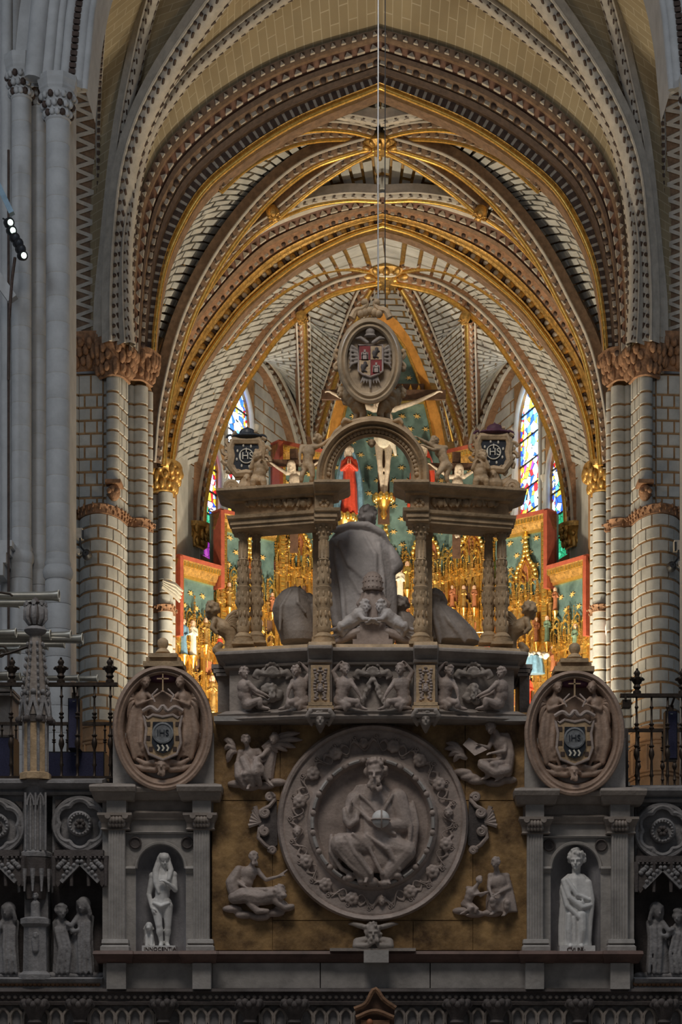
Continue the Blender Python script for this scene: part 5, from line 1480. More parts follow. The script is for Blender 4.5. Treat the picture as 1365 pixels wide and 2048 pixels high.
for k in range(24):   # thin scrolling stems
    a = 2*PI*k/24; pts = [Q(tc[0]+math.cos(a+t*.22)*(166-26*abs(math.sin(t*PI))), tc[1]-math.sin(a+t*.22)*(166-26*abs(math.sin(t*PI)))*1.04, -.115) for t in [i/10 for i in range(11)]]
    MB().tube(pts, .008, 5).build('stem', 'marble_relief', to, smooth=True)
    c = pts[-1]; MB().tube([c+Vector((math.cos(j*.8)*.035*(1-j/14), -.01, math.sin(j*.8)*.035*(1-j/14))) for j in range(12)], .007, 5).build('tendril', 'marble_relief', to, smooth=True)
# the seated man
B = Blob(); D_ = DT-.1
J = pxj(dict(pelvis=(752, 1690, .02), waist=(752, 1655, 0), chest=(752, 1615, -.02), neck=(752, 1575, -.04), head=(752, 1545, -.16), shL=(712, 1592, 0), shR=(795, 1592, 0), elL=(700, 1640, -.08), wrL=(702, 1612, -.16), haL=(702, 1596, -.18), elR=(806, 1645, -.06), wrR=(776, 1650, -.18), haR=(764, 1650, -.2),
             hipL=(732, 1695, 0), hipR=(775, 1695, 0), knL=(680, 1680, -.2), knR=(815, 1700, -.12), anL=(738, 1750, -.14), anR=(770, 1752, -.08), toL=(732, 1762, -.2), toR=(778, 1764, -.14)), D_)
body(B, J, .62, 1.1, hd=dict(r=.235, hair='curl', beard=True, face=(-.15, -1, -.2), seed=4))
px_drape(B, D_, [(742, 1570, 28, .10), (748, 1600, 52, .12), (752, 1650, 55, .14), (755, 1690, 62, .16), (750, 1715, 60, .15)], 11, .1, 5)
for (x0, y0, o0, r0), (x1, y1, o1, r1) in (((735, 1692, -.04, 26), (684, 1688, -.14, 23)), ((684, 1690, -.14, 22), (734, 1748, -.12, 15)), ((772, 1692, -.02, 26), (812, 1702, -.08, 21)), ((812, 1704, -.08, 20), (774, 1750, -.08, 15)), ((712, 1600, 0, 20), (700, 1640, -.06, 15)), ((795, 1598, 0, 22), (808, 1648, -.04, 18)), ((808, 1650, -.04, 17), (778, 1652, -.14, 11))): pp(B, D_, [(x0, y0, o0), (x1, y1, o1)], [r0, r1], n=12)
B.ell(P(750, 1718, D_-.06), (.30, .10, .17)); B.ell(P(822, 1660, D_), (.09, .08, .33)); B.ell(P(672, 1705, D_-.02), (.09, .08, .22)); B.ell(P(752, 1620, D_-.04), (.26, .11, .2))
for pts, rr in (([(826, 1605), (834, 1650, -.05), (826, 1700, -.04), (806, 1735, -.04)], [5, 6, 6, 4]), ([(800, 1605, -.1), (822, 1650, -.1), (818, 1695, -.1)], [4, 5, 4]), ([(664, 1672, -.06), (662, 1705, -.1), (684, 1738, -.1), (715, 1755, -.08)], [5, 5, 5, 4]),
                ([(690, 1672, -.24), (712, 1708, -.24), (742, 1748, -.2)], [4, 5, 4]), ([(706, 1668, -.22), (740, 1698, -.18), (765, 1748, -.16)], [4, 4, 4]), ([(735, 1670, -.16), (775, 1698, -.2), (800, 1740, -.14)], [4, 5, 4]),
                ([(676, 1700, -.22), (700, 1732, -.2), (735, 1757, -.16)], [4, 4, 4]), ([(722, 1590, -.12), (745, 1612, -.15), (758, 1630, -.15)], [4, 4, 3]), ([(785, 1590, -.12), (772, 1612, -.15), (764, 1630, -.15)], [4, 4, 3]), ([(700, 1602, -.08), (740, 1640, -.16), (790, 1668, -.14)], [4, 5, 4]),
                ([(690, 1620, -.1), (692, 1640, -.14), (700, 1650, -.16), (714, 1640, -.15), (714, 1618, -.1)], [6, 7, 7, 6, 5])): pp(B, D_, pts, rr)
for x, y, r in ((700, 1756, 10), (745, 1765, 14), (770, 1768, 12), (725, 1763, 11), (795, 1752, 10)): B.ell(P(x, y, D_-.08), (r*DT/F, .08, r*DT/F*.8))
link('seated_man', B.mesh('seated_man', 'marble_relief', .011, 2), to)
gl = MB().ball(P(762, 1638, D_-.24), .105, 18, 12).build('globe', 'marble_white', to, smooth=True)
c = P(762, 1638, D_-.24)
MB().tube([c+Vector((math.cos(a)*.108, math.sin(a)*.108, -.01)) for a in [2*PI*k/24 for k in range(24)]], .01, 5, closed=True).build('globe_band', 'marble_relief', gl, smooth=True)
MB().tube([c+Vector((.01, math.cos(a)*.108, math.sin(a)*.108)) for a in [2*PI*k/24 for k in range(24)]], .01, 5, closed=True).build('globe_band', 'marble_relief', gl, smooth=True)

# ---- scroll brackets at both sides of the ring
for sd, mir in (('left', None), ('right', 746)):
    f = (lambda x: x) if mir is None else (lambda x: 2*mir-x)
    o = empty('scroll_bracket', Q(f(530), 1700), 'carved double scroll bracket with shell at the %s of the round relief' % sd, 'bracket')
    def spiral(cx, cy, r, a0, turns, sg): return [Q(f(cx+math.cos(a0+sg*t*2*PI*turns)*r*(1-t*.85)), cy-math.sin(a0+sg*t*2*PI*turns)*r*(1-t*.85), -.09) for t in [i/24 for i in range(25)]]
    for pts in ([Q(f(548), 1590, -.05), Q(f(549), 1600, -.08), Q(f(540), 1612, -.09), Q(f(528), 1618, -.09)]+spiral(530, 1625, 9, PI*.9, 1.6, 1), spiral(540, 1594, 8, 0, 1.5, 1), spiral(529, 1662, 9, PI*.5, 1.7, 1), [Q(f(520), 1655, -.07), Q(f(517), 1675, -.08), Q(f(530), 1690, -.08), Q(f(542), 1698, -.06)]+spiral(545, 1701, 7, PI, 1.3, -1)):
        MB().tube(pts, .026, 7).build('volute', 'marble_relief', o, smooth=True)
    mb = MB().prism([(Q(f(x), y).x, Q(f(x), y).z) for x, y in ((550, 1590), (540, 1608), (524, 1622), (520, 1640), (518, 1660), (524, 1682), (545, 1700), (556, 1690), (554, 1600))], DT-.06, DT+.02); mb.build('bracket_body', 'dark_stone', o)
    for k in range(6):
        a = PI*.62+k*.17; q = Q(f(518+math.cos(a)*22), 1645-math.sin(a)*24+ (k-2)*5, -.06)
        MB().tube([Q(f(522), 1645, -.05), q], [.02, .03], 6).build('shell_flute', 'marble_relief', o, smooth=True)

# ---- the four seated reliefs in the corners
def relief(label, joints, k, hd, folds, name='corner_relief', extra=None, D=DT-.03, m='marble_relief', vox=.011, chub=1.4, drape=None, base=None, female=False, mir=None):
    x0 = joints['pelvis']; o = empty(name, Q(x0[0] if mir is None else 2*mir-x0[0], base or x0[1]+60), label, 'relief')
    B = Blob(); body(B, pxj(joints, D, mir), k, chub, hd=hd, female=female)
    for pts, rr in folds: pp(B, D, pts, rr, mir)
    if drape: px_drape(B, D, *drape, mir=mir)
    link('figure', B.mesh('figure', m, vox, 2), o)
    if extra: extra(o, D)
    return o
def wing(o, D, root, tips, m='marble_relief', r=7, mir=None):
    w_ = empty('wing'); w_.parent = o; w_.matrix_parent_inverse = Matrix.Translation(-Vector(o.location))
    for i, (x, y) in enumerate(tips):
        B = Blob(); mx, my = (root[0]+x)/2, (root[1]+y)/2-8
        q = lambda a, b, c: P(2*mir-a if mir is not None else a, b, D+c)
        MB().tube(spline([q(root[0]+i*1.5, root[1]+i*2, -.04), q(mx, my, -.06), q(x, y, -.02)], 8), [r*.5*DT/F, r*.8*DT/F, r*DT/F, r*DT/F, r*DT/F, r*.9*DT/F, r*.7*DT/F, r*.2*DT/F], 7).build('feather', m, w_, smooth=True)
def rocks(o, D, pts, m='marble_relief', r=14):
    B = Blob()
    for x, y in pts: B.ell(P(x, y, D), (r*DT/F*1.5, .07, r*DT/F*.6))
    link('rock_base', B.mesh('rock_base', m, .012, 2), o)
def ul_extra(o, D):
    wing(o, D, (525, 1495), [(600, 1466), (605, 1480), (592, 1495), (575, 1502), (556, 1505)]); wing(o, D, (470, 1500), [(448, 1480), (450, 1500), (455, 1525)])
    rocks(o, D, [(475, 1568), (500, 1574), (530, 1572), (555, 1565)])
    B = Blob(); head(B, P(548, 1478, D-.12), .065, face=(-.6, -1, -.2), hair='curl', seed=8); px_drape(B, D, [(545, 1492, 8, .05), (540, 1510, 14, .06), (535, 1535, 15, .07), (533, 1560, 14, .07)], 6, .12, 3); pp(B, D, [(540, 1495, -.05), (525, 1512, -.12), (510, 1518, -.14)], [6, 5, 4])
    link('companion_angel', B.mesh('companion_angel', 'marble_relief', .011, 2), o)
relief('seated winged figure relief in the upper left corner beside the round relief', dict(pelvis=(505, 1545, -.02), chest=(500, 1512, -.04), neck=(495, 1494, -.06), head=(492, 1480, -.1), shL=(480, 1505, 0), shR=(517, 1502, -.02), elL=(474, 1530, -.04), wrL=(490, 1540, -.12), elR=(530, 1520, -.06), wrR=(516, 1526, -.14), hipL=(495, 1546, 0), hipR=(516, 1546, 0), knL=(490, 1548, -.18), knR=(520, 1530, -.18), anL=(500, 1568, -.1), anR=(536, 1562, -.12), toL=(496, 1576, -.16), toR=(544, 1570, -.16)),
       .42, dict(r=.15, hair='curl', face=(.2, -1, -.1)), [([(488, 1520, -.1), (500, 1545, -.16), (505, 1570, -.1)], [10, 10, 7]), ([(515, 1520, -.12), (512, 1545, -.17), (520, 1568, -.1)], [9, 9, 6]), ([(478, 1530, -.06), (480, 1552, -.1), (490, 1570, -.08)], [10, 11, 8])], extra=ul_extra)
def ur_extra(o, D):
    rocks(o, D, [(925, 1545), (955, 1562), (990, 1566), (1015, 1560), (940, 1555)])
    t = MB(); a, b, c_, d_ = P(926, 1490, D-.12), P(950, 1512, D-.16), P(975, 1500, D-.14), P(938, 1476, D-.08); nrm = Vector((0, -.03, 0))
    t.add([a, b, c_, d_, a+nrm, b+nrm, c_+nrm, d_+nrm], [(0, 1, 2, 3), (4, 7, 6, 5), (0, 4, 5, 1), (1, 5, 6, 2), (2, 6, 7, 3), (3, 7, 4, 0)]); t.build('tablet', 'marble_relief', o)
    wing(o, D, (930, 1512), [(893, 1486), (890, 1498), (898, 1512), (908, 1524)])
relief('seated bowed figure writing on a tablet, relief in the upper right corner', dict(pelvis=(1008, 1520, 0), chest=(1003, 1488, -.04), neck=(992, 1464, -.08), head=(982, 1456, -.14), shL=(988, 1472, -.02), shR=(1014, 1472, -.02), elL=(978, 1496, -.08), wrL=(960, 1490, -.16), elR=(1010, 1502, -.12), wrR=(985, 1506, -.18), hipL=(996, 1525, 0), hipR=(1014, 1525, 0), knL=(962, 1524, -.16), knR=(985, 1528, -.18), anL=(978, 1552, -.08), anR=(1006, 1552, -.1), toL=(966, 1558, -.1), toR=(994, 1560, -.12)),
       .46, dict(r=.15, hair='curl', face=(-.5, -1, -.7), seed=5), [([(1016, 1480, -.02), (1020, 1510, -.05), (1016, 1545, -.05)], [9, 11, 10]), ([(965, 1530, -.15), (990, 1545, -.14), (1015, 1540, -.1)], [10, 11, 10])], extra=ur_extra)
def ll_extra(o, D):
    rocks(o, D, [(465, 1818), (490, 1830), (520, 1834), (550, 1826), (570, 1815)])
    B = Blob()   # winged lion lying in front
    pp(B, D, [(545, 1790, -.06), (520, 1795, -.1), (490, 1790, -.08), (470, 1795, -.05)], [18, 17, 17, 14]); head(B, P(560, 1787, D-.12), .09, face=(.5, -1, 0), hair='curl', seed=3)
    pp(B, D, [(550, 1800, -.1), (572, 1815, -.12), (585, 1812, -.12)], [9, 7, 5]); pp(B, D, [(500, 1805, -.1), (515, 1822, -.12), (535, 1822, -.12)], [9, 7, 5]); pp(B, D, [(470, 1800, -.05), (462, 1780, -.04), (470, 1768, -.04)], [5, 4, 4])
    B.ell(P(568, 1791, D-.18), (.04, .05, .035))
    link('lion', B.mesh('lion', 'marble_relief', .011, 2), o)
relief('reclining bearded man with a lion, relief in the lower left corner', dict(pelvis=(490, 1778, 0), chest=(498, 1748, -.04), neck=(505, 1728, -.06), head=(508, 1715, -.12), shL=(482, 1738, 0), shR=(516, 1742, -.03), elL=(474, 1762, -.06), wrL=(492, 1775, -.12), elR=(532, 1760, -.08), wrR=(560, 1752, -.12), hipL=(480, 1782, 0), hipR=(498, 1784, 0), knL=(520, 1790, -.1), knR=(530, 1780, -.14), anL=(555, 1808, -.04), anR=(560, 1800, -.08), toL=(565, 1812, -.06), toR=(572, 1806, -.08)),
       .44, dict(r=.15, hair='curl', beard=True, face=(.4, -1, -.1), seed=6), [([(478, 1740, -.02), (465, 1765, -.03), (470, 1790, -.04)], [10, 14, 12]), ([(560, 1752, -.1), (575, 1740, -.08)], [4, 2])], extra=ll_extra)
def lr_extra(o, D):
    rocks(o, D, [(925, 1822), (950, 1828), (985, 1826), (1015, 1818)])
    B = Blob(); J = pxj(dict(pelvis=(935, 1805, -.02), chest=(942, 1786, -.06), neck=(955, 1770, -.08), head=(960, 1760, -.1), shL=(936, 1776, -.02), shR=(952, 1778, -.06), elL=(950, 1790, -.1), wrL=(968, 1785, -.12), elR=(962, 1792, -.1), wrR=(978, 1784, -.12), hipL=(928, 1808, 0), hipR=(940, 1808, -.02), knL=(945, 1815, -.1), knR=(955, 1818, -.08), anL=(930, 1824, -.06), anR=(945, 1826, -.06), toL=(922, 1828, -.06), toR=(935, 1830, -.06)), D)
    body(B, J, .36, 1.2, hd=dict(r=.13, hair='curl', face=(.5, -1, .1), seed=9)); link('kneeling_child', B.mesh('kneeling_child', 'marble_relief', .011, 2), o)
relief('seated woman with kneeling child, relief in the lower right corner', dict(pelvis=(1002, 1800, 0), chest=(998, 1765, -.04), neck=(994, 1742, -.06), head=(992, 1726, -.12), shL=(982, 1752, -.02), shR=(1014, 1752, 0), elL=(978, 1775, -.08), wrL=(982, 1785, -.14), elR=(1020, 1775, -.04), wrR=(1000, 1785, -.14), hipL=(994, 1805, 0), hipR=(1012, 1805, 0), knL=(985, 1800, -.16), knR=(1015, 1805, -.14), anL=(990, 1824, -.08), anR=(1012, 1826, -.08), toL=(984, 1828, -.12), toR=(1008, 1830, -.12)),
       .46, dict(r=.14, hair='curl', face=(-.5, -1, -.3), seed=7), [], extra=lr_extra, drape=([(1000, 1760, 22, .06), (1002, 1785, 26, .08), (1003, 1805, 30, .1), (1005, 1825, 32, .1)], 9, .12, 2), female=True)

# ---- horned mask below the ring
o = empty('horned_mask', Q(747, 1898), 'horned mask with folded arms on a small ledge under the round relief', 'carving')
B = Blob(); D_ = DT-.05
head(B, P(747, 1866, D_-.1), .11, hair='curl', beard=True, seed=12)
for sg in (None, 747):
    pp(B, D_, [(738, 1856, -.08), (722, 1852, -.08), (708, 1848, -.06), (698, 1848, -.04)], [5, 6, 5, 2], sg); pp(B, D_, [(740, 1880, -.05), (715, 1884, -.06), (712, 1892, -.12), (735, 1891, -.14)], [9, 9, 7, 6], sg)
px_drape(B, D_, [(747, 1876, 16, .06), (747, 1886, 30, .07), (747, 1896, 36, .08)], 6, .05, 1)
link('mask', B.mesh('mask', 'marble_dim', .010, 2), o)
mb = MB(); hb(mb, 660, 1896, 832, 1902, -.2, .05); mb.build('ledge', 'marble_dim', o); mb = MB(); hb(mb, 728, 1900, 778, 1925, -.26, .05); mb.build('ledge_block', 'marble_grey', o)

# ---- running ledge, dado and lower frieze across the screen
o = empty('base_course', Q(740, 1990), 'long grey base course with dark red ledge below the round relief', 'base course')
cornice(424, 1060, [(1902, 0), (1902, -.14), (1908, -.16), (1912, -.13), (1918, -.10), (1924, -.04), (1926, 0)], 'ledge_red', 'ledge', o)
for x0, x1 in ((426, 640), (642, 860), (862, 1058)):
    mb = MB(); hb(mb, x0, 1926, x1, 1976, -.02, .3); mb.build('dado_slab', 'marble_grey', o)
o = empty('lower_frieze', Q(683, 2060), 'dim lower frieze of dotted moulding and blind arcading along the bottom edge', 'frieze')
cornice(-420, 1900, [(1976, 0), (1977, -.1), (1983, -.12), (1987, -.06), (2002, -.05), (2004, -.09), (2010, -.08), (2012, .02)], 'dark_stone', 'moulding', o, ret=0)
dot = MB().ball((0, 0, 0), (.028, .02, .028), 6, 4).mesh('stud', 'marble_dim', True)
for k in range(112): copy_at(dot, 'stud', o, Q(-20+k*12.6, 1994, -.06))
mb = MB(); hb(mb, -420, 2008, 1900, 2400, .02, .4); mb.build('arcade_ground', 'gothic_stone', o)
def gothic_arch_pts(cx, y0, y1, w_): return [Q(cx-w_, y1+40, -.02), Q(cx-w_, y1, -.02), Q(cx-w_*.8, (y0*.5+y1*.5), -.02), Q(cx, y0, -.02), Q(cx+w_*.8, (y0+y1)/2, -.02), Q(cx+w_, y1, -.02), Q(cx+w_, y1+40, -.02)]
for k in range(54):
    cx = -20+k*26.4
    MB().tube(spline(gothic_arch_pts(cx, 2016, 2036, 12), 18), .022, 6).build('blind_arch', 'marble_dim', o, smooth=True)
for cx, nm in ((70, 0), (160, 1), (328, 1), (500, 1), (590, 0), (915, 0), (995, 1), (1160, 1), (1330, 1)):
    c = Q(cx, 2048, -.12)
    t = empty('column_head', c, 'small leafy column head in the bottom arcade at column %s' % {70: 'one, far left', 160: 'two from the left', 328: 'three, under the nude statue', 500: 'four, left of the canopy', 590: 'five, nearest left of the canopy', 915: 'six, nearest right of the canopy', 995: 'seven, right of the canopy', 1160: 'eight, under the robed statue', 1330: 'nine, far right'}[cx], 'capital', 'small column heads of the bottom arcade')
    MB().lathe(c, [(.06, -.5), (.06, 0), (.09, .02), (.07, .05), (.1, .12), (.15, .2), (.16, .24)], 12).build('bell', 'dark_stone', t, smooth=True)
    for j in range(9):
        a = PI+PI*j/8; MB().ball(c+Vector((math.cos(a)*.13, math.sin(a)*.13, .22+.03*(j % 2))), .05, 6, 4).build('carved_leaf', 'dark_stone', t, smooth=True)
o = empty('altar_canopy', Q(750, 2060, -.5), 'dark wooden peaked canopy at the bottom centre below the base course', 'canopy')
MB().prism([(P(x, y, 23.2).x, P(x, y, 23.2).z) for x, y in ((712, 2070), (711, 2018), (732, 2008), (750, 1980), (768, 2000), (790, 2016), (789, 2070))], 23.25, 23.7).build('canopy_body', 'wood_dark', o)
for pts in ([(709, 2018), (732, 2007), (750, 1978), (768, 1999), (792, 2016)], [(713, 2035), (750, 2022), (788, 2035)]):
    MB().tube(spline([P(x, y, 23.2) for x, y in pts], 20), .03, 6).build('canopy_moulding', 'capital_brown', o, smooth=True)
MB().box(P(722, 2066, 23.24), P(780, 2040, 23.22)).build('canopy_panel', 'capital_brown', o)
MB().ball(P(740, 2046, 23.15), (.04, .04, .05), 8, 6).build('rosette', 'robe_brown', o, smooth=True)

# ---- niche bays with statues
def niche_bay(sd):
    f = (lambda x: x) if sd == 'left' else (lambda x: 1474-x)
    dy = 0 if sd == 'left' else 8
    def X(a, b): return (a, b) if sd == 'left' else (f(b), f(a))
    o = empty('niche_bay', Q(f(318), 1980), 'grey renaissance niche bay with fluted pilasters holding the %s statue' % ('nude' if sd == 'left' else 'robed'), 'niche')
    # niche with half dome
    nx0, nx1 = X(272, 372); cxn = (nx0+nx1)/2; rpx = (nx1-nx0)/2; ysp = 1737; R = rpx*DT/F
    c0 = Q(cxn, 1902); cs = Q(cxn, ysp)
    mb = MB(); n = 18
    for z in (c0.z, cs.z):
        for i in range(n+1):
            a = PI*i/n; mb.v.append((c0.x-math.cos(a)*R, DT+math.sin(a)*R*.75, z))
    for i in range(n): mb.f.append((i, i+1, n+2+i, n+1+i))
    base = len(mb.v)-(n+1)
    prev = list(range(base, base+n+1))
    for k in range(1, 8):
        e = PI/2*k/8; cur = []
        for i in range(n+1):
            a = PI*i/n; mb.v.append((c0.x-math.cos(a)*R*math.cos(e), DT+math.sin(a)*R*.75*math.cos(e), cs.z+R*1.02*math.sin(e))); cur.append(len(mb.v)-1)
        for i in range(n): mb.f.append((prev[i], prev[i+1], cur[i+1], cur[i]))
        prev = cur
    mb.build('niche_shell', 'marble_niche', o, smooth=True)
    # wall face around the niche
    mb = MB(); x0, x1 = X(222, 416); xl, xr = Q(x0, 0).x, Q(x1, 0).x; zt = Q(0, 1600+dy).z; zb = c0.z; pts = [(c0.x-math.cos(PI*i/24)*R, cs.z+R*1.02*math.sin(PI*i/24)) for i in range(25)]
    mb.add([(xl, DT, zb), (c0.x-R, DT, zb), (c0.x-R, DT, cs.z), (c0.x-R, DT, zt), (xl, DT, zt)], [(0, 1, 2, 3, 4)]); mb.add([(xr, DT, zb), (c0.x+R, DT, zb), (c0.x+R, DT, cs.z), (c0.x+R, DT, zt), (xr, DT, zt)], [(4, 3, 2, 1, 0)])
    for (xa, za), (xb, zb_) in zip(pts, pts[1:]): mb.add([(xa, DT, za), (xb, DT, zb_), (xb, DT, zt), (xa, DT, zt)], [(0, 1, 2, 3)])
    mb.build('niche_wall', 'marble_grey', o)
    MB().tube([Q(cxn, 0).__class__((x, DT-.01, z)) for x, z in pts], .022, 6).build('archivolt', 'marble_grey', o, smooth=True)
    for a, b in ((252, 272), (372, 392)):
        a2, b2 = X(a, b); cornice(a2, b2, [(1732, 0), (1733, -.05), (1737, -.06), (1741, -.03), (1745, -.02), (1747, 0)], 'marble_grey', 'impost', o, ret=0)
    for x in (271, 375):
        q = Q(f(x), 1686+dy*.6, -.005); MB().lathe(q, [(.075, .0), (.075, -.02), (.062, -.03), (.05, -.012), (0, -.008)], 18, axis='Y').build('roundel', 'dark_stone', o, smooth=True)
    # pilasters
    for a, b in ((217, 250), (387, 419)):
        a2, b2 = X(a, b); pl = empty('pilaster'); pl.parent = o; pl.matrix_parent_inverse = Matrix.Translation(-Vector(o.location))
        mb = MB(); hb(mb, a2, 1655+dy, b2, 1884, -.12, .05); mb.build('pilaster_shaft', 'marble_grey', pl)
        k = 6
        for i in range(k):
            x = a2+(b2-a2)*(i+.5)/k; MB().tube([Q(x, 1662+dy, -.12), Q(x, 1878, -.12)], (b2-a2)/k*.30*DT/F, 6).build('flute_reed', 'marble_grey', pl, smooth=True)
        cornice(a2, b2, [(1878, -.12), (1879, -.16), (1886, -.17), (1889, -.14), (1893, -.2), (1902, -.2)], 'marble_grey', 'pilaster_base', pl, ret=.35)
        cornice(a2, b2, [(1660+dy, -.12), (1658+dy, -.15), (1655+dy, -.13), (1645+dy, -.14), (1634+dy, -.19), (1630+dy, -.21), (1625+dy, -.21)], 'marble_dim', 'pilaster_capital', pl, ret=.5)
        for r_ in range(2):
            for i in range(5):
                q = Q(a2+(b2-a2)*(i+.5)/5, 1648+dy-9*r_, -.17-.03*r_); MB().ball(q, (.028, .03, .04), 7, 5).build('acanthus', 'marble_dim', pl, smooth=True)
        for e in (a2-1, b2+1):
            MB().lathe(Q(e, 1632+dy, -.2), [(.035, -.04), (.035, .04)], 10, axis='Y').build('volute', 'marble_dim', pl, smooth=True)
    # architrave, frieze, cornice
    a2, b2 = X(250, 387)
    cornice(a2, b2, [(1668+dy, 0), (1667+dy, -.04), (1664+dy, -.05), (1662+dy, 0)], 'marble_grey', 'panel_fillet', o, ret=0)
    cornice(a2, b2, [(1640+dy, 0), (1639+dy, -.05), (1634+dy, -.06), (1628+dy, -.09), (1625+dy, -.1), (1620+dy, -.02)], 'marble_dim', 'architrave', o, ret=0)
    a2, b2 = X(205, 427)
    mb = MB(); hb(mb, *[q for q in (a2, 1600+dy, b2, 1627+dy)], -.03, .3); mb.build('frieze', 'marble_dim', o)
    cornice(a2, b2, [(1602+dy, -.03), (1600+dy, -.08), (1594+dy, -.12), (1586+dy, -.16), (1584+dy, -.2), (1576+dy, -.22), (1572+dy, -.2), (1570+dy, 0)], 'marble_dim', 'cornice', o, ret=.4)
    for a, b in ((205, 260), (377, 430)):
        a2, b2 = X(a, b)
        mb = MB(); hb(mb, a2+8, 1600+dy, b2-8, 1628+dy, -.2, .1); mb.build('frieze_block', 'marble_grey', o)
        cornice(a2, b2, [(1602+dy, -.18), (1600+dy, -.22), (1592+dy, -.27), (1584+dy, -.30), (1582+dy, -.34), (1573+dy, -.36), (1569+dy, -.35), (1566+dy, 0)], 'marble_dim', 'cornice_break', o, ret=.3)
    # ledge and dado with pedestals
    a2, b2 = X(203, 428)
    cornice(a2, b2, [(1902, 0), (1902, -.22), (1908, -.24), (1912, -.2), (1918, -.15), (1925, -.08), (1927, 0)], 'ledge_red', 'ledge', o, ret=.3)
    for a, b in ((203, 262), (372, 428)):
        a3, b3 = X(a, b); cornice(a3, b3, [(1901, -.2), (1902, -.28), (1908, -.30), (1913, -.26), (1920, -.2), (1926, -.14)], 'ledge_red', 'ledge_break', o, ret=.2)
    mb = MB(); hb(mb, a2+3, 1926, b2-3, 1978, -.03, .3); mb.build('dado', 'marble_grey', o)
    for a, b in ((213, 252), (385, 422)):
        a3, b3 = X(a, b); mb = MB(); hb(mb, a3, 1926, b3, 1978, -.16, .1); mb.build('dado_block', 'marble_grey', o)
    # plain outer return of the bay
    a3, b3 = X(205, 222); mb = MB(); hb(mb, a3, 1600+dy, b3, 1902, -.04, .35); mb.build('side_strip', 'marble_grey', o)
    return o
niche_bay('left'); niche_bay('right')

# nude statue with lamb
o = empty('nude_statue', Q(325, 1900, .1), 'white marble nude statue with long hair and a lamb in the left niche', 'statue')
DN = DT+.06
B = Blob(); J = pxj(dict(pelvis=(323, 1806), waist=(325, 1786), chest=(327, 1766), neck=(327, 1738, -.01), head=(328, 1721, -.03), shL=(306, 1752), shR=(347, 1750), elL=(298, 1789, .0), wrL=(304, 1816, -.05), haL=(309, 1832, -.07), elR=(351, 1780, -.03), wrR=(336, 1766, -.12), haR=(326, 1760, -.14), hipL=(313, 1812), hipR=(335, 1812), knL=(318, 1850, -.04), knR=(336, 1850, 0), anL=(323, 1886, 0), anR=(334, 1888, .03), toL=(321, 1894, -.09), toR=(338, 1894, -.06)), DN)
body(B, J, .70, 1.08, female=True, hd=dict(r=.112, hair='long', face=(.35, -1, -.25)))
pp(B, DN, [(318, 1722, -.02), (312, 1742, -.03), (312, 1765, -.06), (318, 1785, -.08)], [6, 7, 6, 3]); pp(B, DN, [(336, 1722, -.02), (342, 1740, -.04), (338, 1758, -.09)], [6, 6, 4])
pp(B, DN, [(308, 1806, -.06), (322, 1812, -.1), (338, 1806, -.06)], [3, 4, 3])
link('figure', B.mesh('figure', 'marble_white', .0075, 2), o)
B = Blob()
pp(B, DN, [(298, 1886, .02), (298, 1872, .02), (296, 1858, .0)], [11, 10, 8]); B.ell(P(298, 1852, DN-.03), (.045, .06, .05)); B.ell(P(297, 1856, DN-.08), (.028, .04, .028)); pp(B, DN, [(292, 1852), (288, 1858)], [3, 2]); pp(B, DN, [(303, 1852), (307, 1858)], [3, 2])
for x in (293, 303): pp(B, DN, [(x, 1872, -.04), (x, 1893, -.05)], [3.5, 3])
pp(B, DN, [(304, 1884, .04), (307, 1893, -.02)], [6, 4])
link('lamb', B.mesh('lamb', 'marble_white', .008, 2), o)
mb = MB().box(P(284, 1902, DN-.16), P(356, 1894, DN+.14)); pl = mb.build('plinth', 'marble_white', o)
text_obj('INNOCENTIA', P(320, 1898, DN-.165), .062, 'ornament_dark', o)
# robed statue
o = empty('robed_statue', Q(1153, 1900, .1), 'white marble robed statue of a man in the right niche', 'statue')
B = Blob(); px_drape(B, DN, [(1152, 1748, 16, .06), (1152, 1758, 28, .09), (1153, 1785, 33, .11), (1154, 1815, 33, .12), (1153, 1850, 33, .12), (1152, 1880, 32, .12), (1152, 1893, 33, .13)], 10, .09, 6)
for pts, rr in (([(1128, 1762, -.08), (1140, 1795, -.13), (1165, 1815, -.14), (1182, 1810, -.08)], [6, 6, 6, 5]), ([(1126, 1775, -.06), (1136, 1812, -.12), (1160, 1835, -.14)], [6, 6, 5]), ([(1178, 1765, -.06), (1184, 1800, -.06), (1180, 1850, -.05), (1178, 1888, -.04)], [7, 7, 6, 5]), ([(1165, 1830, -.12), (1166, 1860, -.13), (1163, 1888, -.1)], [9, 8, 6]), ([(1140, 1830, -.11), (1138, 1860, -.12), (1140, 1890, -.1)], [6, 6, 5]), ([(1150, 1835, -.12), (1150, 1890, -.1)], [5, 5]), ([(1127, 1800, -.03), (1123, 1850, -.03), (1122, 1890, -.03)], [6, 6, 5]), ([(1135, 1760, -.1), (1155, 1790, -.14), (1178, 1800, -.1)], [5, 5, 4])): pp(B, DN, pts, rr)
head(B, P(1154, 1720, DN-.04), .115, face=(-.25, -1, -.15), hair='curl', seed=21); B.cap(P(1153, 1750, DN), P(1154, 1732, DN-.01), .05, .05)
hand(B, P(1170, 1806, DN-.14), (-1, -.2, .1), (0, 1, 0), .12, .5, 1)
for x in (1143, 1163):
    pp(B, DN, [(x, 1890, -.06), (x+(x-1153)*.15, 1893, -.16)], [5, 4])
link('figure', B.mesh('figure', 'marble_white', .0085, 2), o)
MB().box(P(1120, 1905, DN-.16), P(1186, 1894, DN+.14)).build('plinth', 'marble_white', o)
text_obj('CVLPA·', P(1153, 1899.5, DN-.165), .068, 'ornament_dark', o)

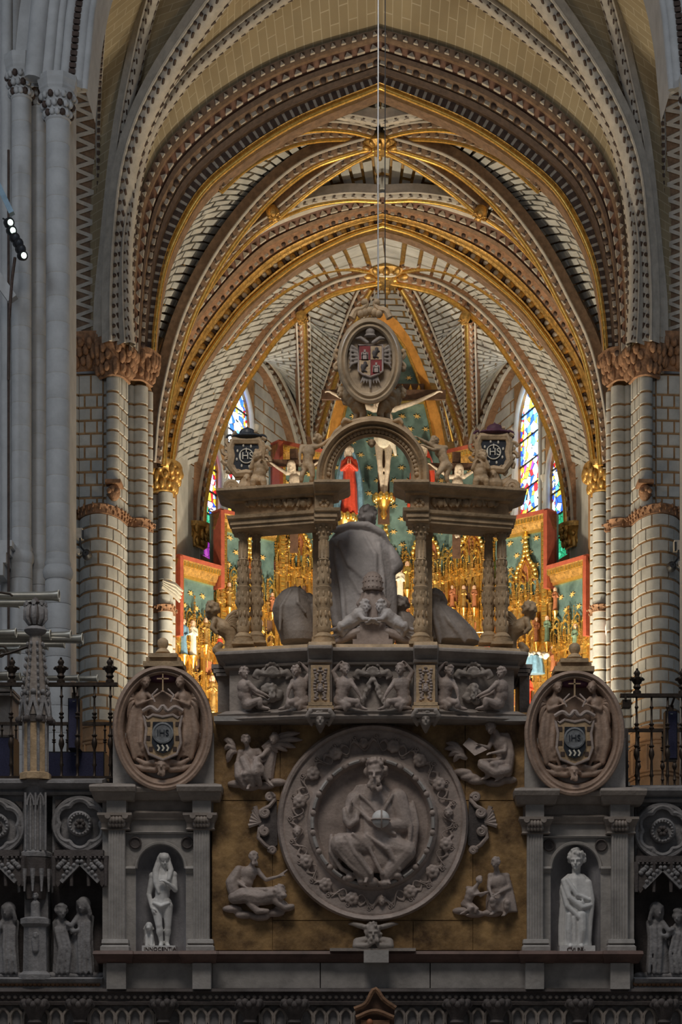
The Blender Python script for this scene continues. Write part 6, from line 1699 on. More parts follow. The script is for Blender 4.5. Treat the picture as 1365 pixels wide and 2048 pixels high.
# ---- oval cartouches
def cartouche(sd):
    cx, cy = (326, 1456) if sd == 'left' else (1150, 1466)
    dx, dy = cx-326, cy-1456
    o = empty('oval_cartouche', Q(cx, cy+120), 'oval marble cartouche with two angels and a shield above the %s niche' % sd, 'cartouche')
    mb = MB(); hb(mb, cx-100, cy+10, cx+102, cy+122, -.08, .25); mb.build('back_plate', 'marble_grey', o)
    oval_rings([(101, 127, .2), (101, 127, -.2), (99, 125, -.25), (94, 120, -.26), (90, 116, -.22), (86, 112, -.23), (82, 108, -.2), (78, 103, -.12), (74, 99, -.05), (60, 80, -.04)], cx, cy).build('oval_frame', 'marble_brown', o, smooth=True)
    # stepped pediment and ball
    for x0, y0, x1, y1, off in ((-40, -134, 40, -124, -.25), (-34, -142, 34, -134, -.22), (-28, -150, 28, -142, -.26)):
        mb = MB(); hb(mb, cx+x0, cy+y0, cx+x1, cy+y1, off, .2); mb.build('pediment_step', 'marble_warm', o)
    MB().lathe(Q(cx, cy-150, -.02), [(.09, 0), (.07, .03), (.045, .05), (.06, .08), (.068, .11), (.06, .15), (.03, .175), (0, .18)], 16).build('ball_finial', 'marble_warm', o, smooth=True)
    D_ = DT-.10
    # hat and cross
    B = Blob(); B.ell(P(cx, cy-100, D_-.03), (.28, .06, .06)); B.ell(P(cx, cy-110, D_-.03), (.14, .06, .07)); link('hat', B.mesh('hat', 'purple_dark', .012, 2), o)
    MB().box(P(cx-1.5, cy-75, D_-.12), P(cx+1.5, cy-108, D_-.1)).build('cross', 'marble_warm', o); MB().box(P(cx-12, cy-100, D_-.12), P(cx+12, cy-97, D_-.1)).build('cross', 'marble_warm', o)
    for s_, nm in ((None, 'left'), (cx, 'right')):
        B = Blob(); J = pxj(dict(pelvis=(cx-48, cy-20), waist=(cx-48, cy-38, -.02), chest=(cx-44, cy-58, -.04), neck=(cx-40, cy-76, -.05), head=(cx-35, cy-92, -.09), shL=(cx-58, cy-68, 0), shR=(cx-32, cy-68, -.06), elL=(cx-52, cy-46, -.08), wrL=(cx-30, cy-55, -.12), elR=(cx-20, cy-60, -.1), wrR=(cx-6, cy-70, -.12), hipL=(cx-56, cy-16), hipR=(cx-42, cy-16, -.03), knL=(cx-56, cy+24, -.06), knR=(cx-44, cy+28, -.08), anL=(cx-40, cy+64, 0), anR=(cx-28, cy+68, -.03), toL=(cx-30, cy+76, -.02), toR=(cx-18, cy+80, -.05)), D_, s_)
        body(B, J, .48, 1.1, hd=dict(r=.15, hair='curl', face=(.4 if s_ is None else -.4, -1, -.1), seed=31))
        px_drape(B, D_, [(cx-46, cy-66, 14, .06), (cx-48, cy-40, 16, .07), (cx-52, cy-5, 20, .08), (cx-54, cy+30, 20, .08), (cx-44, cy+58, 16, .06)], 7, .16, 3, mir=s_)
        pp(B, D_, [(cx-60, cy-40, -.04), (cx-66, cy+10, -.06), (cx-56, cy+60, -.05)], [6, 8, 5], s_)
        link('angel_'+'figure', B.mesh('angel_figure', 'marble_brown', .011, 2), o)
        wing(o, D_, (cx-58, cy-62), [(cx-76, cy-70), (cx-78, cy-55), (cx-76, cy-35), (cx-70, cy-15)], m='marble_brown', mir=s_, r=5)
        MB().tube([P((cx-10) if s_ is None else cx+10, cy-78, D_-.1), P((cx-22) if s_ is None else cx+22, cy-66, D_-.12), P((cx-16) if s_ is None else cx+16, cy-52, D_-.12)], .012, 6).build('tassel_cord', 'marble_relief', o, smooth=True)
    # shield
    sh = empty('shield'); sh.parent = o; sh.matrix_parent_inverse = Matrix.Translation(-Vector(o.location))
    ol = [(-38, -45), (-30, -40), (-20, -46), (0, -42), (20, -46), (30, -40), (38, -45), (33, -20), (36, 10), (28, 32), (0, 44), (-28, 32), (-36, 10), (-33, -20)]
    MB().prism([(P(cx+x, cy+20+y, D_-.1).x, P(cx+x, cy+20+y, D_-.1).z) for x, y in ol], D_-.14, D_-.02).build('shield_field', 'marble_warm', sh)
    MB().tube([P(cx+x, cy+20+y, D_-.14) for x, y in ol], .018, 6, closed=True).build('shield_rim', 'marble_relief', sh, smooth=True)
    io = [(-20, -32), (20, -32), (22, 10), (14, 26), (0, 31), (-14, 26), (-22, 10)]
    MB().prism([(P(cx+x, cy+20+y, D_-.15).x, P(cx+x, cy+20+y, D_-.15).z) for x, y in io], D_-.165, D_-.1).build('inner_shield', 'slate', sh)
    MB().lathe(P(cx, cy+10, D_-.17), [(.125, .0), (.125, -.012), (.105, -.016), (.1, -.006), (0, -.008)], 24, axis='Y').build('disc', 'slate_grey', sh, smooth=True)
    text_obj('IHS', P(cx, cy+10, D_-.183), .10, 'slate', sh)
    for x in (-9, 0, 9): MB().tube([P(cx+x-2, cy+34, D_-.168), P(cx+x+2, cy+40, D_-.17), P(cx+x-1, cy+46, D_-.168)], .012, 6).build('charge', 'lace', sh, smooth=True)
    for x, y in ((-29, -28), (29, -28), (-29, 0), (29, 0), (-24, 22), (24, 22)): MB().box(P(cx+x-4, cy+20+y+4, D_-.15), P(cx+x+4, cy+20+y-4, D_-.13)).build('border_mark', 'ornament_dark', sh)
    MB().tube(spline([P(cx-40, cy-34, D_-.1), P(cx-24, cy-42, D_-.12), P(cx-10, cy-34, D_-.13), P(cx, cy-44, D_-.13), P(cx+10, cy-34, D_-.13), P(cx+24, cy-42, D_-.12), P(cx+40, cy-34, D_-.1)], 30), .026, 7).build('strapwork', 'marble_relief', sh, smooth=True)
    B = Blob(); head(B, P(cx-2, cy+76, D_-.09), .09, hair='curl', beard=True, seed=14)
    for s_ in (None, cx): pp(B, D_, [(cx-10, cy+68, -.05), (cx-35, cy+72, -.06), (cx-60, cy+58, -.04)], [7, 6, 3], s_); pp(B, D_, [(cx-15, cy+84, -.05), (cx-40, cy+82, -.05), (cx-58, cy+74, -.03)], [6, 6, 3], s_)
    link('lion_mask', B.mesh('lion_mask', 'marble_brown', .011, 2), o)
cartouche('left'); cartouche('right')

# ================================================================== pedestal, columns and statues on top of the screen
# plan of the pedestal front: (px, D)
PL = [(452, 23.92), (615, 23.68), (618, 23.55), (664, 23.55), (667, 23.68), (826, 23.68), (829, 23.55), (875, 23.55), (878, 23.68), (1036, 23.92)]
def poly_mould(plan, prof, m, name, parent, back=25.2, close=True, thick=None):
    """moulding carried round a broken plan; prof: (py at D 23.7, push towards the viewer in metres)"""
    pts = [P(x, 0, D) for x, D in plan]
    rings = []
    for py, off in prof:
        z = zpx(py, 23.7); row = []
        for i, p in enumerate(pts):
            sx = -1 if i == 0 else (1 if i == len(pts)-1 else 0)
            row.append((p.x+sx*off, p.y-off, z))
        if thick: row = [(q[0], p.y+thick, z) for q, p in zip(row, pts)][::-1][len(pts)//2:]+row+[(q[0], p.y+thick, z) for q, p in zip(row, pts)][::-1][:len(pts)//2]
        else: row = [(row[0][0], back, z)]+row+[(row[-1][0], back, z)]
        rings.append(row)
    mb = MB().sweep(rings); n = len(rings[0]); N = len(mb.v)
    if close: mb.f.append(tuple(range(n))); mb.f.append(tuple(range(N-1, N-n-1, -1)))
    if thick:
        for i in range(len(rings)-1): mb.f.append((i*n+n-1, i*n, (i+1)*n, (i+1)*n+n-1))
    return mb.build(name, m, parent)
pd = empty('pedestal', P(746, 1440, 23.8), 'broad carved marble pedestal on top of the screen carrying the column pavilion', 'pedestal')
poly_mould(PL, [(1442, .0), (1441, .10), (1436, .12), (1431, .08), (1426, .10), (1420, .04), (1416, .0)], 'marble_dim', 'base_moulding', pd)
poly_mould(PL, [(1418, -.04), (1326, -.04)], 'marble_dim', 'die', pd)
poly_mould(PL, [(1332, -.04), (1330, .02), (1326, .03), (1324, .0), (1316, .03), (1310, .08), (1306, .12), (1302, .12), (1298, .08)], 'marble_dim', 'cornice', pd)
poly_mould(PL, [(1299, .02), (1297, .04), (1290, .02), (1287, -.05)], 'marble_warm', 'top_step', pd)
for x0, x1, c0 in ((618, 664, 641), (829, 875, 852)):
    w_ = empty('pedestal_pier'); w_.parent = pd; w_.matrix_parent_inverse = Matrix.Translation(-Vector(pd.location))
    Dp = 23.52
    MB().box(P(x0+4, 1405, Dp), (P(x1-4, 0, Dp).x, Dp+.2, zpx(1330, Dp))).build('pier_panel', 'marble_warm', w_)
    rr = random.Random(c0)
    for k in range(22):   # grotesque ornament
        y = 1336+k*3; x = c0+math.sin(k*1.7)*10
        for sg in (-1, 1): MB().ball(P(c0+sg*abs(math.sin(k*1.7))*11, y, Dp-.005), (.022, .018, .016), 6, 4).build('ornament', 'marble_relief', w_, smooth=True)
    B = Blob(); head(B, P(c0, 1378, Dp-.01), .04, hair='curl', seed=2); link('ornament_mask', B.mesh('ornament_mask', 'marble_relief', .007, 1), w_)
    for yy0, yy1, e in ((1405, 1412, 3), (1412, 1418, 6)):
        MB().box(P(x0-e+2, yy1, Dp-.03), (P(x1+e-2, 0, Dp).x, Dp+.2, zpx(yy0, Dp))).build('pier_foot', 'marble_warm', w_)
    B = Blob(); head(B, P(c0, 1438, 23.52), .095, hair='curl', seed=c0)
    for sg in (-1, 1): B.path([P(c0+sg*20, 1422, 23.45), P(c0+sg*25, 1432, 23.47), P(c0+sg*17, 1450, 23.6)], [.03, .035, .02])
    B.path([P(c0, 1446, 23.62), P(c0, 1464, 23.8)], [.07, .02])
    link('corbel_head', B.mesh('corbel_head', 'marble_dim', .011, 2), w_)
# carved masks, cartouches and garlands between the putti
for cx, D in ((545, 23.78), (746, 23.7), (948, 23.78)):
    B = Blob()
    for k in range(14):
        a = PI*k/13; B.ell(P(cx-30*math.cos(a), 1350-16*math.sin(a)+8*math.sin(3*a), D-.02), (.026, .03, .022))
    B.ell(P(cx, 1345, D-.03), (.06, .05, .065))
    for k in range(9): B.path([P(cx, 1350, D-.04), P(cx+math.cos(PI*k/8)*13, 1348-math.sin(PI*k/8)*14, D-.07)], [.012, .016])
    for sg in (-1, 1): B.path([P(cx+sg*12, 1350, D-.03), P(cx+sg*30, 1343, D-.04), P(cx+sg*36, 1352, D-.03), P(cx+sg*28, 1358, D-.03)], [.03, .035, .03, .015])
    if cx == 746:
        for sg in (-1, 1):
            for k in range(26): t = k/25; rq = random.Random(k*3+sg); B.ell(P(cx+sg*(4+20*t)+rq.uniform(-5, 5)*math.sin(PI*t), 1360+48*t, D-.03-.03*rq.random()), (.024, .024, .028), None, 7, 5)
    else:
        head(B, P(cx, 1382, D-.04), .075, hair='curl', beard=True, seed=cx)
        for k in range(8): B.ell(P(cx+random.Random(cx+k).uniform(-16, 16), 1372+k*4.5, D-.02), (.05, .04, .04))
    link('carved_trophy', B.mesh('carved_trophy', 'marble_dim', .011, 2), pd)
# six putti
def putto(label, J, mir, hd, D, k=.42, chub=1.5, m='marble_relief', name='putto', base=(0, 0), vox=.0085, curl=.6, extra=None):
    x, y = base; o = empty(name, P(2*mir-x if mir is not None else x, y, D), label, 'putto', None)
    f = hd.get('face', (0, -1, 0))
    if mir is not None: hd = dict(hd, face=(-f[0], f[1], f[2]))
    B = Blob(); body(B, pxj(J, D, mir), k, chub, hd=hd, curl=curl)
    if extra: extra(B)
    link('figure', B.mesh('figure', m, vox, 2), o)
    return o
JA = dict(pelvis=(495, 1405), waist=(489, 1390), chest=(488, 1376, -.02), neck=(490, 1360, -.03), head=(489, 1346, -.05), shL=(484, 1368, .03), shR=(497, 1367, -.08), elL=(508, 1386, 0), wrL=(526, 1394, -.02), elR=(514, 1382, -.10), wrR=(534, 1391, -.08), hipL=(492, 1409, .03), hipR=(499, 1409, -.07), knL=(514, 1404, 0), knR=(519, 1400, -.12), anL=(520, 1416, -.02), anR=(523, 1414, -.10), toL=(532, 1418, -.03), toR=(536, 1417, -.11))
JB = dict(pelvis=(603, 1400), waist=(601, 1386), chest=(600, 1371, -.03), neck=(597, 1356, -.04), head=(592, 1342, -.07), shL=(587, 1364, -.03), shR=(611, 1362, -.02), elL=(578, 1378, -.08), wrL=(575, 1393, -.09), elR=(620, 1346, -.03), wrR=(606, 1330, -.05), hipL=(597, 1403, -.02), hipR=(610, 1403, 0), knL=(580, 1404, -.13), knR=(592, 1410, -.09), anL=(570, 1416, -.08), anR=(613, 1416, -.01), toL=(561, 1418, -.08), toR=(619, 1418, .02))
JC = dict(pelvis=(683, 1400), waist=(685, 1386), chest=(688, 1370, -.03), neck=(689, 1354, -.04), head=(691, 1339, -.07), shL=(675, 1361, -.02), shR=(701, 1363, -.04), elL=(667, 1344, -.03), wrL=(678, 1329, -.05), elR=(712, 1377, -.08), wrR=(722, 1393, -.08), hipL=(677, 1403, 0), hipR=(690, 1403, -.02), knL=(699, 1411, -.09), knR=(712, 1403, -.13), anL=(674, 1416, -.01), anR=(723, 1415, -.08), toL=(668, 1418, .02), toR=(731, 1418, -.08))
G_ = None
for mir, sd in ((None, 'left'), (746, 'right')):
    putto('kneeling profile putto at the outer end of the pedestal, %s face' % sd, JA, mir, dict(r=.155, hair='curl', face=(.7, -1, -.1), seed=41), 23.78, base=(495, 1420))
    putto('kneeling putto with arm raised to its head next to the pedestal pier, %s face' % sd, JB, mir, dict(r=.155, hair='curl', face=(-.3, -1, 0), seed=42), 23.70, base=(600, 1420))
    putto('kneeling putto holding a garland in the middle of the pedestal, %s of the two' % sd, JC, mir, dict(r=.155, hair='curl', face=(.4, -1, 0), seed=43), 23.62, base=(690, 1420))
# set-back side blocks with their own cornice
for sd, x0, x1 in (('left', 428, 460), ('right', 1032, 1060)):
    o = empty('side_block', P((x0+x1)/2, 1440, 24.4), 'set back cornice block at the %s end of the pedestal' % sd, 'block')
    mb = MB().box(P(x0+8, 1440, 24.4), (P(x1, 0, 24.4).x, 25.2, zpx(1350, 24.4))); mb.build('die', 'marble_dim', o)
    for k, (y0, y1, e) in enumerate(((1352, 1346, 0), (1346, 1338, 5), (1338, 1330, 9))):
        MB().box(P(x0+4-e, y0, 24.35), (P(x1+e-4, 0, 24.4).x, 25.2, zpx(y1, 24.4))).build('cornice_step', 'marble_dim', o)
o = MB(); o.box(P(428, 1442, 23.75), (P(1058, 0, 23.75).x, 25.3, zpx(1432, 23.75))); o.build('coping_slab', 'marble_grey', cat='slab', label='pale coping slab between the round relief and the pedestal')

# ---- columns
def column(x, D, label, y0=1287, y1=1046, r=11, pillar=False):
    o = empty('baluster_column', P(x, y0, D), label, 'column')
    c = P(x, y0, D); H = (y0-y1)*D/F; R = r*D/F
    prof = [(1.9, 0), (1.9, .03), (1.6, .035), (1.7, .05), (1.35, .07), (1.0, .085), (1.15, .10), (1.2, .14), (.95, .2), (1.0, .26), (1.15, .28), (1.1, .295), (1.3, .31), (1.35, .37), (1.15, .44), (1.3, .455), (1.3, .465), (1.0, .475), (1.1, .56), (.85, .68), (1.0, .69), (.8, .70), (.72, .86), (.9, .87), (.9, .88)]
    MB().lathe(c, [(a*R, b*H) for a, b in prof], 16).build('shaft', 'marble_warm', o, smooth=True)
    for z0, n, rr in ((.16, 8, 1.12), (.24, 8, 1.08), (.34, 8, 1.36), (.40, 8, 1.25), (.52, 7, 1.1), (.60, 7, 1.0), (.66, 7, .92)):
        for k in range(n):
            a = 2*PI*(k+(z0*10 % 1))/n; MB().ball(c+Vector((math.cos(a)*R*rr, math.sin(a)*R*rr, z0*H)), (R*.22, R*.22, H*.028), 6, 4).build('carved_leaf', 'marble_warm', o, smooth=True)
    for k in range(8):
        a = 2*PI*k/8; MB().tube([c+Vector((math.cos(a)*R*.78, math.sin(a)*R*.78, .71*H)), c+Vector((math.cos(a)*R*.73, math.sin(a)*R*.73, .85*H))], R*.14, 5).build('flute_reed', 'marble_warm', o, smooth=True)
    cp = MB().lathe(c, [(.85*R, .88*H), (.95*R, .92*H), (1.4*R, .97*H), (1.5*R, .975*H), (1.5*R, 1.0*H)], 12).build('capital', 'marble_warm', o, smooth=True)
    for row in range(2):
        for k in range(8):
            a = 2*PI*(k+.5*row)/8; MB().ball(c+Vector((math.cos(a)*R*(1.05+.25*row), math.sin(a)*R*(1.05+.25*row), (.91+.04*row)*H)), R*.26, 6, 4).build('acanthus', 'marble_warm', cp, smooth=True)
    MB().box(c+Vector((-R*1.6, -R*1.6, H)), c+Vector((R*1.6, R*1.6, H*1.02))).build('abacus', 'marble_warm', o)
    MB().box(c+Vector((-R*2, -R*2, -.03)), c+Vector((R*2, R*2, .0))).build('plinth', 'marble_warm', o)
    return o
column(487, 24.12, 'carved baluster column at the far left of the pavilion, outer of a pair')
column(513, 24.2, 'carved baluster column at the left of the pavilion, inner of the pair', y0=1284, y1=1050, r=10)
column(648, 23.75, 'carved baluster column just left of the seated figure', r=12)
column(842, 23.75, 'carved baluster column just right of the seated figure', r=12)
column(978, 24.2, 'carved baluster column at the right of the pavilion, inner of the pair', y0=1284, y1=1050, r=10)
column(1004, 24.12, 'carved baluster column at the far right of the pavilion, outer of a pair')
# square pillars behind the inner columns
for x, sd in ((634, 'left'), (857, 'right')):
    o = empty('square_pillar', P(x, 1287, 24.15), 'plain square pillar behind the inner %s column' % sd, 'pillar')
    a = P(x-8, 1287, 24.1); MB().box(a, (P(x+8, 0, 24.1).x, 24.35, zpx(1046, 24.1))).build('pillar_shaft', 'marble_warm', o)
    MB().box(P(x-10, 1062, 24.05), (P(x+10, 0, 24.1).x, 24.4, zpx(1046, 24.1))).build('pillar_cap', 'marble_warm', o); MB().box(P(x-10, 1287, 24.05), (P(x+10, 0, 24.1).x, 24.4, zpx(1275, 24.1))).build('pillar_foot', 'marble_warm', o)
# ---- entablatures
def entablature(sd):
    f = (lambda x: x) if sd == 'left' else (lambda x: 1488-x)
    plan = [(468, 23.98), (628, 23.72), (630, 23.62), (668, 23.62)]
    if sd == 'right': plan = [(f(x), D) for x, D in plan][::-1]
    o = empty('entablature', P(f(560), 1046, 24), 'carved marble entablature over the %s columns of the pavilion' % sd, 'entablature')
    kw = dict(thick=.36)
    poly_mould(plan, [(1048, -.04), (1046, .02), (1040, .02), (1039, .04), (1030, .04), (1028, .07), (1022, .08), (1020, 0)], 'marble_warm', 'architrave', o, **kw)
    poly_mould(plan, [(1022, -.01), (990, -.01)], 'marble_warm', 'frieze', o, **kw)
    poly_mould(plan, [(994, 0), (992, .05), (988, .06), (985, .11), (981, .17), (977, .19), (972, .19), (970, .1)], 'marble_warm', 'cornice', o, **kw)
    # frieze scrolls
    for k in range(5):
        t = (k+.5)/5; x = 492+(620-492)*t; D = 23.98+(23.72-23.98)*((x-468)/160)-.02
        pts = [P(f(x-12+24*i/14), 1006+7*math.sin(i*.9+k*2), D) for i in range(15)]
        MB().tube(pts, .02, 6).build('scroll', 'marble_warm', o, smooth=True)
        MB().ball(P(f(x), 1006, D), (.05, .03, .05), 8, 5).build('rosette', 'marble_warm', o, smooth=True)
        MB().ball(P(f(x+13), 1003, D), (.035, .03, .05), 8, 5).build('carved_leaf', 'marble_warm', o, smooth=True)
    for a in range(6): MB().ball(P(f(649+math.cos(a*PI/3)*7), 1006+math.sin(a*PI/3)*7, 23.62), (.025, .02, .025), 6, 4).build('rosette', 'marble_warm', o, smooth=True)
    # corner volute
    MB().tube([P(f(462+math.cos(k*.5)*12*(1-k/26)), 975-math.sin(k*.5)*12*(1-k/26), 24.1) for k in range(22)], .04, 7).build('corner_volute', 'marble_warm', o, smooth=True)
    for x, D in ((487, 24.15), (513, 24.2)):   # heads over the capitals
        MB().box(P(f(x)-17, 1050, D-.15), P(f(x)+17, 1040, D+.15)).build('impost_block', 'marble_warm', o)
    return o
entablature('left'); entablature('right')
# ---- arch
ao = empty('pavilion_arch', P(746, 975, 23.8), 'round moulded marble arch crowning the middle of the pavilion', 'arch')
ac = (746, 952)
prof = [(113, 24.6), (113, 23.62), (108, 23.58), (104, 23.62), (100, 23.66), (96, 23.63), (92, 23.70), (86, 23.72), (82, 23.70), (78, 23.75), (76, 23.8), (76, 24.6)]
rings = []
angs = [(-1, 26)]+[None]*0
for i in range(45):
    a = PI-PI*i/44; rings.append([P(ac[0]+math.cos(a)*r, ac[1]-math.sin(a)*r*1.02, D) for r, D in prof])
rings = [[P(ac[0]-r, 976, D) for r, D in prof]]+rings+[[P(ac[0]+r, 976, D) for r, D in prof]]
MB().sweep(rings).build('arch_ring', 'marble_warm', ao, smooth=True)
for k in range(34):
    a = PI-PI*(k+.5)/34; MB().ball(P(ac[0]+math.cos(a)*89, ac[1]-math.sin(a)*91, 23.70), (.03, .02, .03), 6, 4).build('bead', 'marble_warm', ao, smooth=True)
B = Blob(); B.ell(P(744, 886, 23.75), (.05, .08, .04)); B.ell(P(744, 890, 23.72), (.03, .05, .03)); link('pendant', B.mesh('pendant', 'marble_warm', .01, 1), ao)

# ---- top oval with coat of arms
mo = empty('coat_of_arms', P(740, 808, 23.8), 'tall oval marble coat of arms with red quartered shield on top of the arch', 'coat of arms')
def ovalD(prof, cx, cy, D0, n=56):
    mb = MB(); N = len(prof)
    for rx_, ry_, o_ in prof:
        for j in range(n): a = 2*PI*j/n; mb.v.append(tuple(P(cx+math.cos(a)*rx_, cy-math.sin(a)*ry_, D0+o_)))
    for i in range(N-1):
        for j in range(n):
            a = i*n+j; b = i*n+(j+1) % n; mb.f.append((a, b, b+n, a+n))
    mb.f.append(tuple((N-1)*n+j for j in range(n))); mb.f.append(tuple(range(n-1, -1, -1)))
    return mb
ovalD([(60, 82, .35), (65, 87, .2), (65, 87, -.05), (63, 85, -.1), (58, 79, -.12), (54, 75, -.09), (50, 70, -.12), (47, 66, -.1), (44, 63, -.02), (30, 40, -.01)], 740, 722, 23.8).build('oval_frame', 'marble_polished', mo, smooth=True)
Dm = 23.76
sh = empty('shield'); sh.parent = mo; sh.matrix_parent_inverse = Matrix.Translation(-Vector(mo.location))
def spr(pts, D0, D1, m, nm, par): return MB().prism([(P(x, y, D0).x, P(x, y, D0).z) for x, y in pts], D0, D1).build(nm, m, par)
spr([(717, 690), (766, 690), (766, 742), (757, 748), (741, 754), (725, 748), (717, 742)], Dm-.04, Dm+.02, 'marble_relief', 'shield_plate', sh)
spr([(719, 692), (741, 692), (741, 719), (719, 719)], Dm-.055, Dm, 'shield_red', 'quarter', sh); spr([(742, 720), (764, 720), (764, 741), (756, 747), (742, 751)], Dm-.055, Dm, 'shield_red', 'quarter', sh)
spr([(742, 692), (764, 692), (764, 719), (742, 719)], Dm-.055, Dm, 'marble_warm', 'quarter', sh); spr([(719, 720), (741, 720), (741, 751), (726, 747), (719, 741)], Dm-.055, Dm, 'marble_warm', 'quarter', sh)
for cx, cy in ((730, 708), (753, 734)):   # castles
    for x0, y0, x1, y1 in ((-6, 10, 6, 2), (-5, 2, 5, -3), (-7, 10, -4, -2), (4, 10, 7, -2), (-2, -3, 2, -8)): MB().box(P(cx+x0, cy+y0, Dm-.07), P(cx+x1, cy+y1, Dm-.05)).build('castle', 'marble_relief', sh)
for cx, cy in ((753, 706), (730, 734)):   # lions
    B = Blob(); D_ = Dm-.06
    B.path([P(cx-4, cy+7, D_), P(cx-2, cy, D_), P(cx+1, cy-5, D_)], [.02, .025, .022]); B.ell(P(cx+1, cy-8, D_), (.022, .02, .022)); B.path([P(cx, cy-2, D_), P(cx+6, cy-4, D_)], [.01, .008]); B.path([P(cx-3, cy+6, D_), P(cx+4, cy+9, D_)], [.012, .008]); B.path([P(cx-5, cy+6, D_), P(cx-8, cy, D_), P(cx-6, cy-5, D_)], .006)
    link('lion', B.mesh('lion', 'dark_stone', .006, 1), sh)
MB().tube([P(x, y, Dm-.05) for x, y in ((717, 690), (766, 690), (766, 742), (757, 748), (741, 754), (725, 748), (717, 742))], .012, 6, closed=True).build('shield_rim', 'marble_relief', sh, smooth=True)
B = Blob(); D_ = Dm-.02   # two headed eagle and crown around the shield
for s_ in (None, 741):
    pp(B, D_, [(735, 685), (722, 676), (712, 677)], [4, 4, 2], s_)
    for k in range(5): pp(B, D_, [(716, 700+k*6), (704, 692+k*9), (699, 700+k*9)], [3, 3, 1.5], s_)
    for k in range(3): pp(B, D_, [(728+4*k, 752), (722+6*k, 766)], [2.5, 1.5], s_)
pp(B, D_, [(741, 755), (741, 776)], [4, 2]); B.ell(P(741, 664, D_), (.06, .05, .055)); B.ell(P(741, 672, D_), (.075, .05, .02)); B.ell(P(741, 655, D_), (.015, .02, .02))
link('eagle', B.mesh('eagle', 'marble_dim', .008, 1), mo)
# crest scrolls on top and little side scrolls
for s_ in (-1, 1):
    pts = spline([P(742+s_*38, 636, 23.8), P(742+s_*30, 622, 23.8), P(742+s_*16, 618, 23.8), P(742+s_*8, 608, 23.8), P(742+s_*13, 602, 23.8), P(742+s_*7, 601, 23.8)], 24)
    MB().tube(pts, [.045-.02*i/23 for i in range(24)], 7).build('crest_scroll', 'marble_warm', mo, smooth=True)
    MB().ball(P(742+s_*12, 605, 23.8), .045, 8, 6).build('crest_bud', 'marble_warm', mo, smooth=True)
    pts = [P(740+s_*(66+4*math.sin(k*.6)), 704+k*2.2, 23.85) for k in range(16)]
    MB().tube(pts, .025, 6).build('side_scroll', 'marble_warm', mo, smooth=True)
    for y in (703, 738): MB().ball(P(740+s_*67, y, 23.85), .035, 7, 5).build('side_bud', 'marble_warm', mo, smooth=True)
for k in range(5): MB().ball(P(722+k*9, 628-(2-abs(k-2))*3, 23.8), (.05, .05, .05), 8, 5).build('crest_bud', 'marble_warm', mo, smooth=True)
# two putti carrying the oval
JS = dict(pelvis=(716, 812), waist=(708, 803), chest=(700, 796, .02), neck=(692, 790, .02), head=(684, 786, .03), shL=(690, 798, .08), shR=(700, 788, -.05), elL=(690, 806, .05), wrL=(704, 810, 0), elR=(708, 780, -.1), wrR=(720, 786, -.12), hipL=(712, 816, .05), hipR=(721, 812, -.04), knL=(716, 830, .05), knR=(728, 826, -.06), anL=(708, 842, .05), anR=(722, 842, -.02), toL=(700, 846, .02), toR=(716, 846, -.06))
for mir, sd in ((None, 'left'), (744, 'right')):
    putto('crouching putto under the oval coat of arms, %s side' % sd, JS, mir, dict(r=.155, hair='curl', face=(-.6, -.8, .1), seed=51), 23.95, k=.46, base=(716, 845), m='marble_warm')
# scroll foot on the crown of the arch
o = empty('arch_crest', P(745, 842, 23.85), 'low carved scroll crest lying on the crown of the arch', 'carving')
B = Blob()
for s_ in (None, 745): pp(B, 23.85, [(742, 838), (715, 842), (690, 850), (672, 864), (660, 880)], [7, 6, 6, 5, 3], s_); pp(B, 23.8, [(700, 842), (690, 838), (684, 846)], [4, 4, 3], s_)
link('scroll', B.mesh('scroll', 'marble_warm', .011, 2), o)

# ---- standing figures leaning on the arch
J1 = dict(pelvis=(616, 930), waist=(616, 918), chest=(618, 905, .0), neck=(628, 890, 0), head=(637, 880, -.02), shL=(604, 894, .02), shR=(632, 894, -.02), elL=(600, 908, -.04), wrL=(600, 924, -.06), elR=(644, 890, -.02), wrR=(658, 878, .0), hipL=(610, 934, .02), hipR=(623, 934, -.02), knL=(604, 952, -.02), knR=(626, 952, -.04), anL=(602, 968, .02), anR=(620, 968, .02), toL=(594, 972, -.02), toR=(614, 972, -.04))
putto('nude youth seen from behind leaning on the arch, left side', J1, None, dict(r=.12, hair='curl', face=(.5, .9, 0), seed=61), 23.75, k=.5, chub=1.0, base=(610, 972), m='marble_warm', name='leaning_youth')
J2 = dict(pelvis=(892, 930), waist=(888, 918), chest=(882, 904, .0), neck=(874, 892, 0), head=(868, 884, -.03), shL=(870, 894, -.04), shR=(892, 896, .02), elL=(852, 884, -.06), wrL=(838, 876, -.06), elR=(868, 900, -.1), wrR=(850, 892, -.1), hipL=(886, 934, -.02), hipR=(899, 934, .02), knL=(876, 948, -.08), knR=(893, 952, .0), anL=(872, 966, -.02), anR=(898, 968, .02), toL=(864, 972, -.06), toR=(890, 972, -.04))
putto('bending nude youth with arms stretched towards the arch, right side', J2, None, dict(r=.12, hair='curl', face=(-.8, -.6, -.1), seed=62), 23.75, k=.5, chub=1.0, base=(885, 972), m='marble_warm', name='leaning_youth')
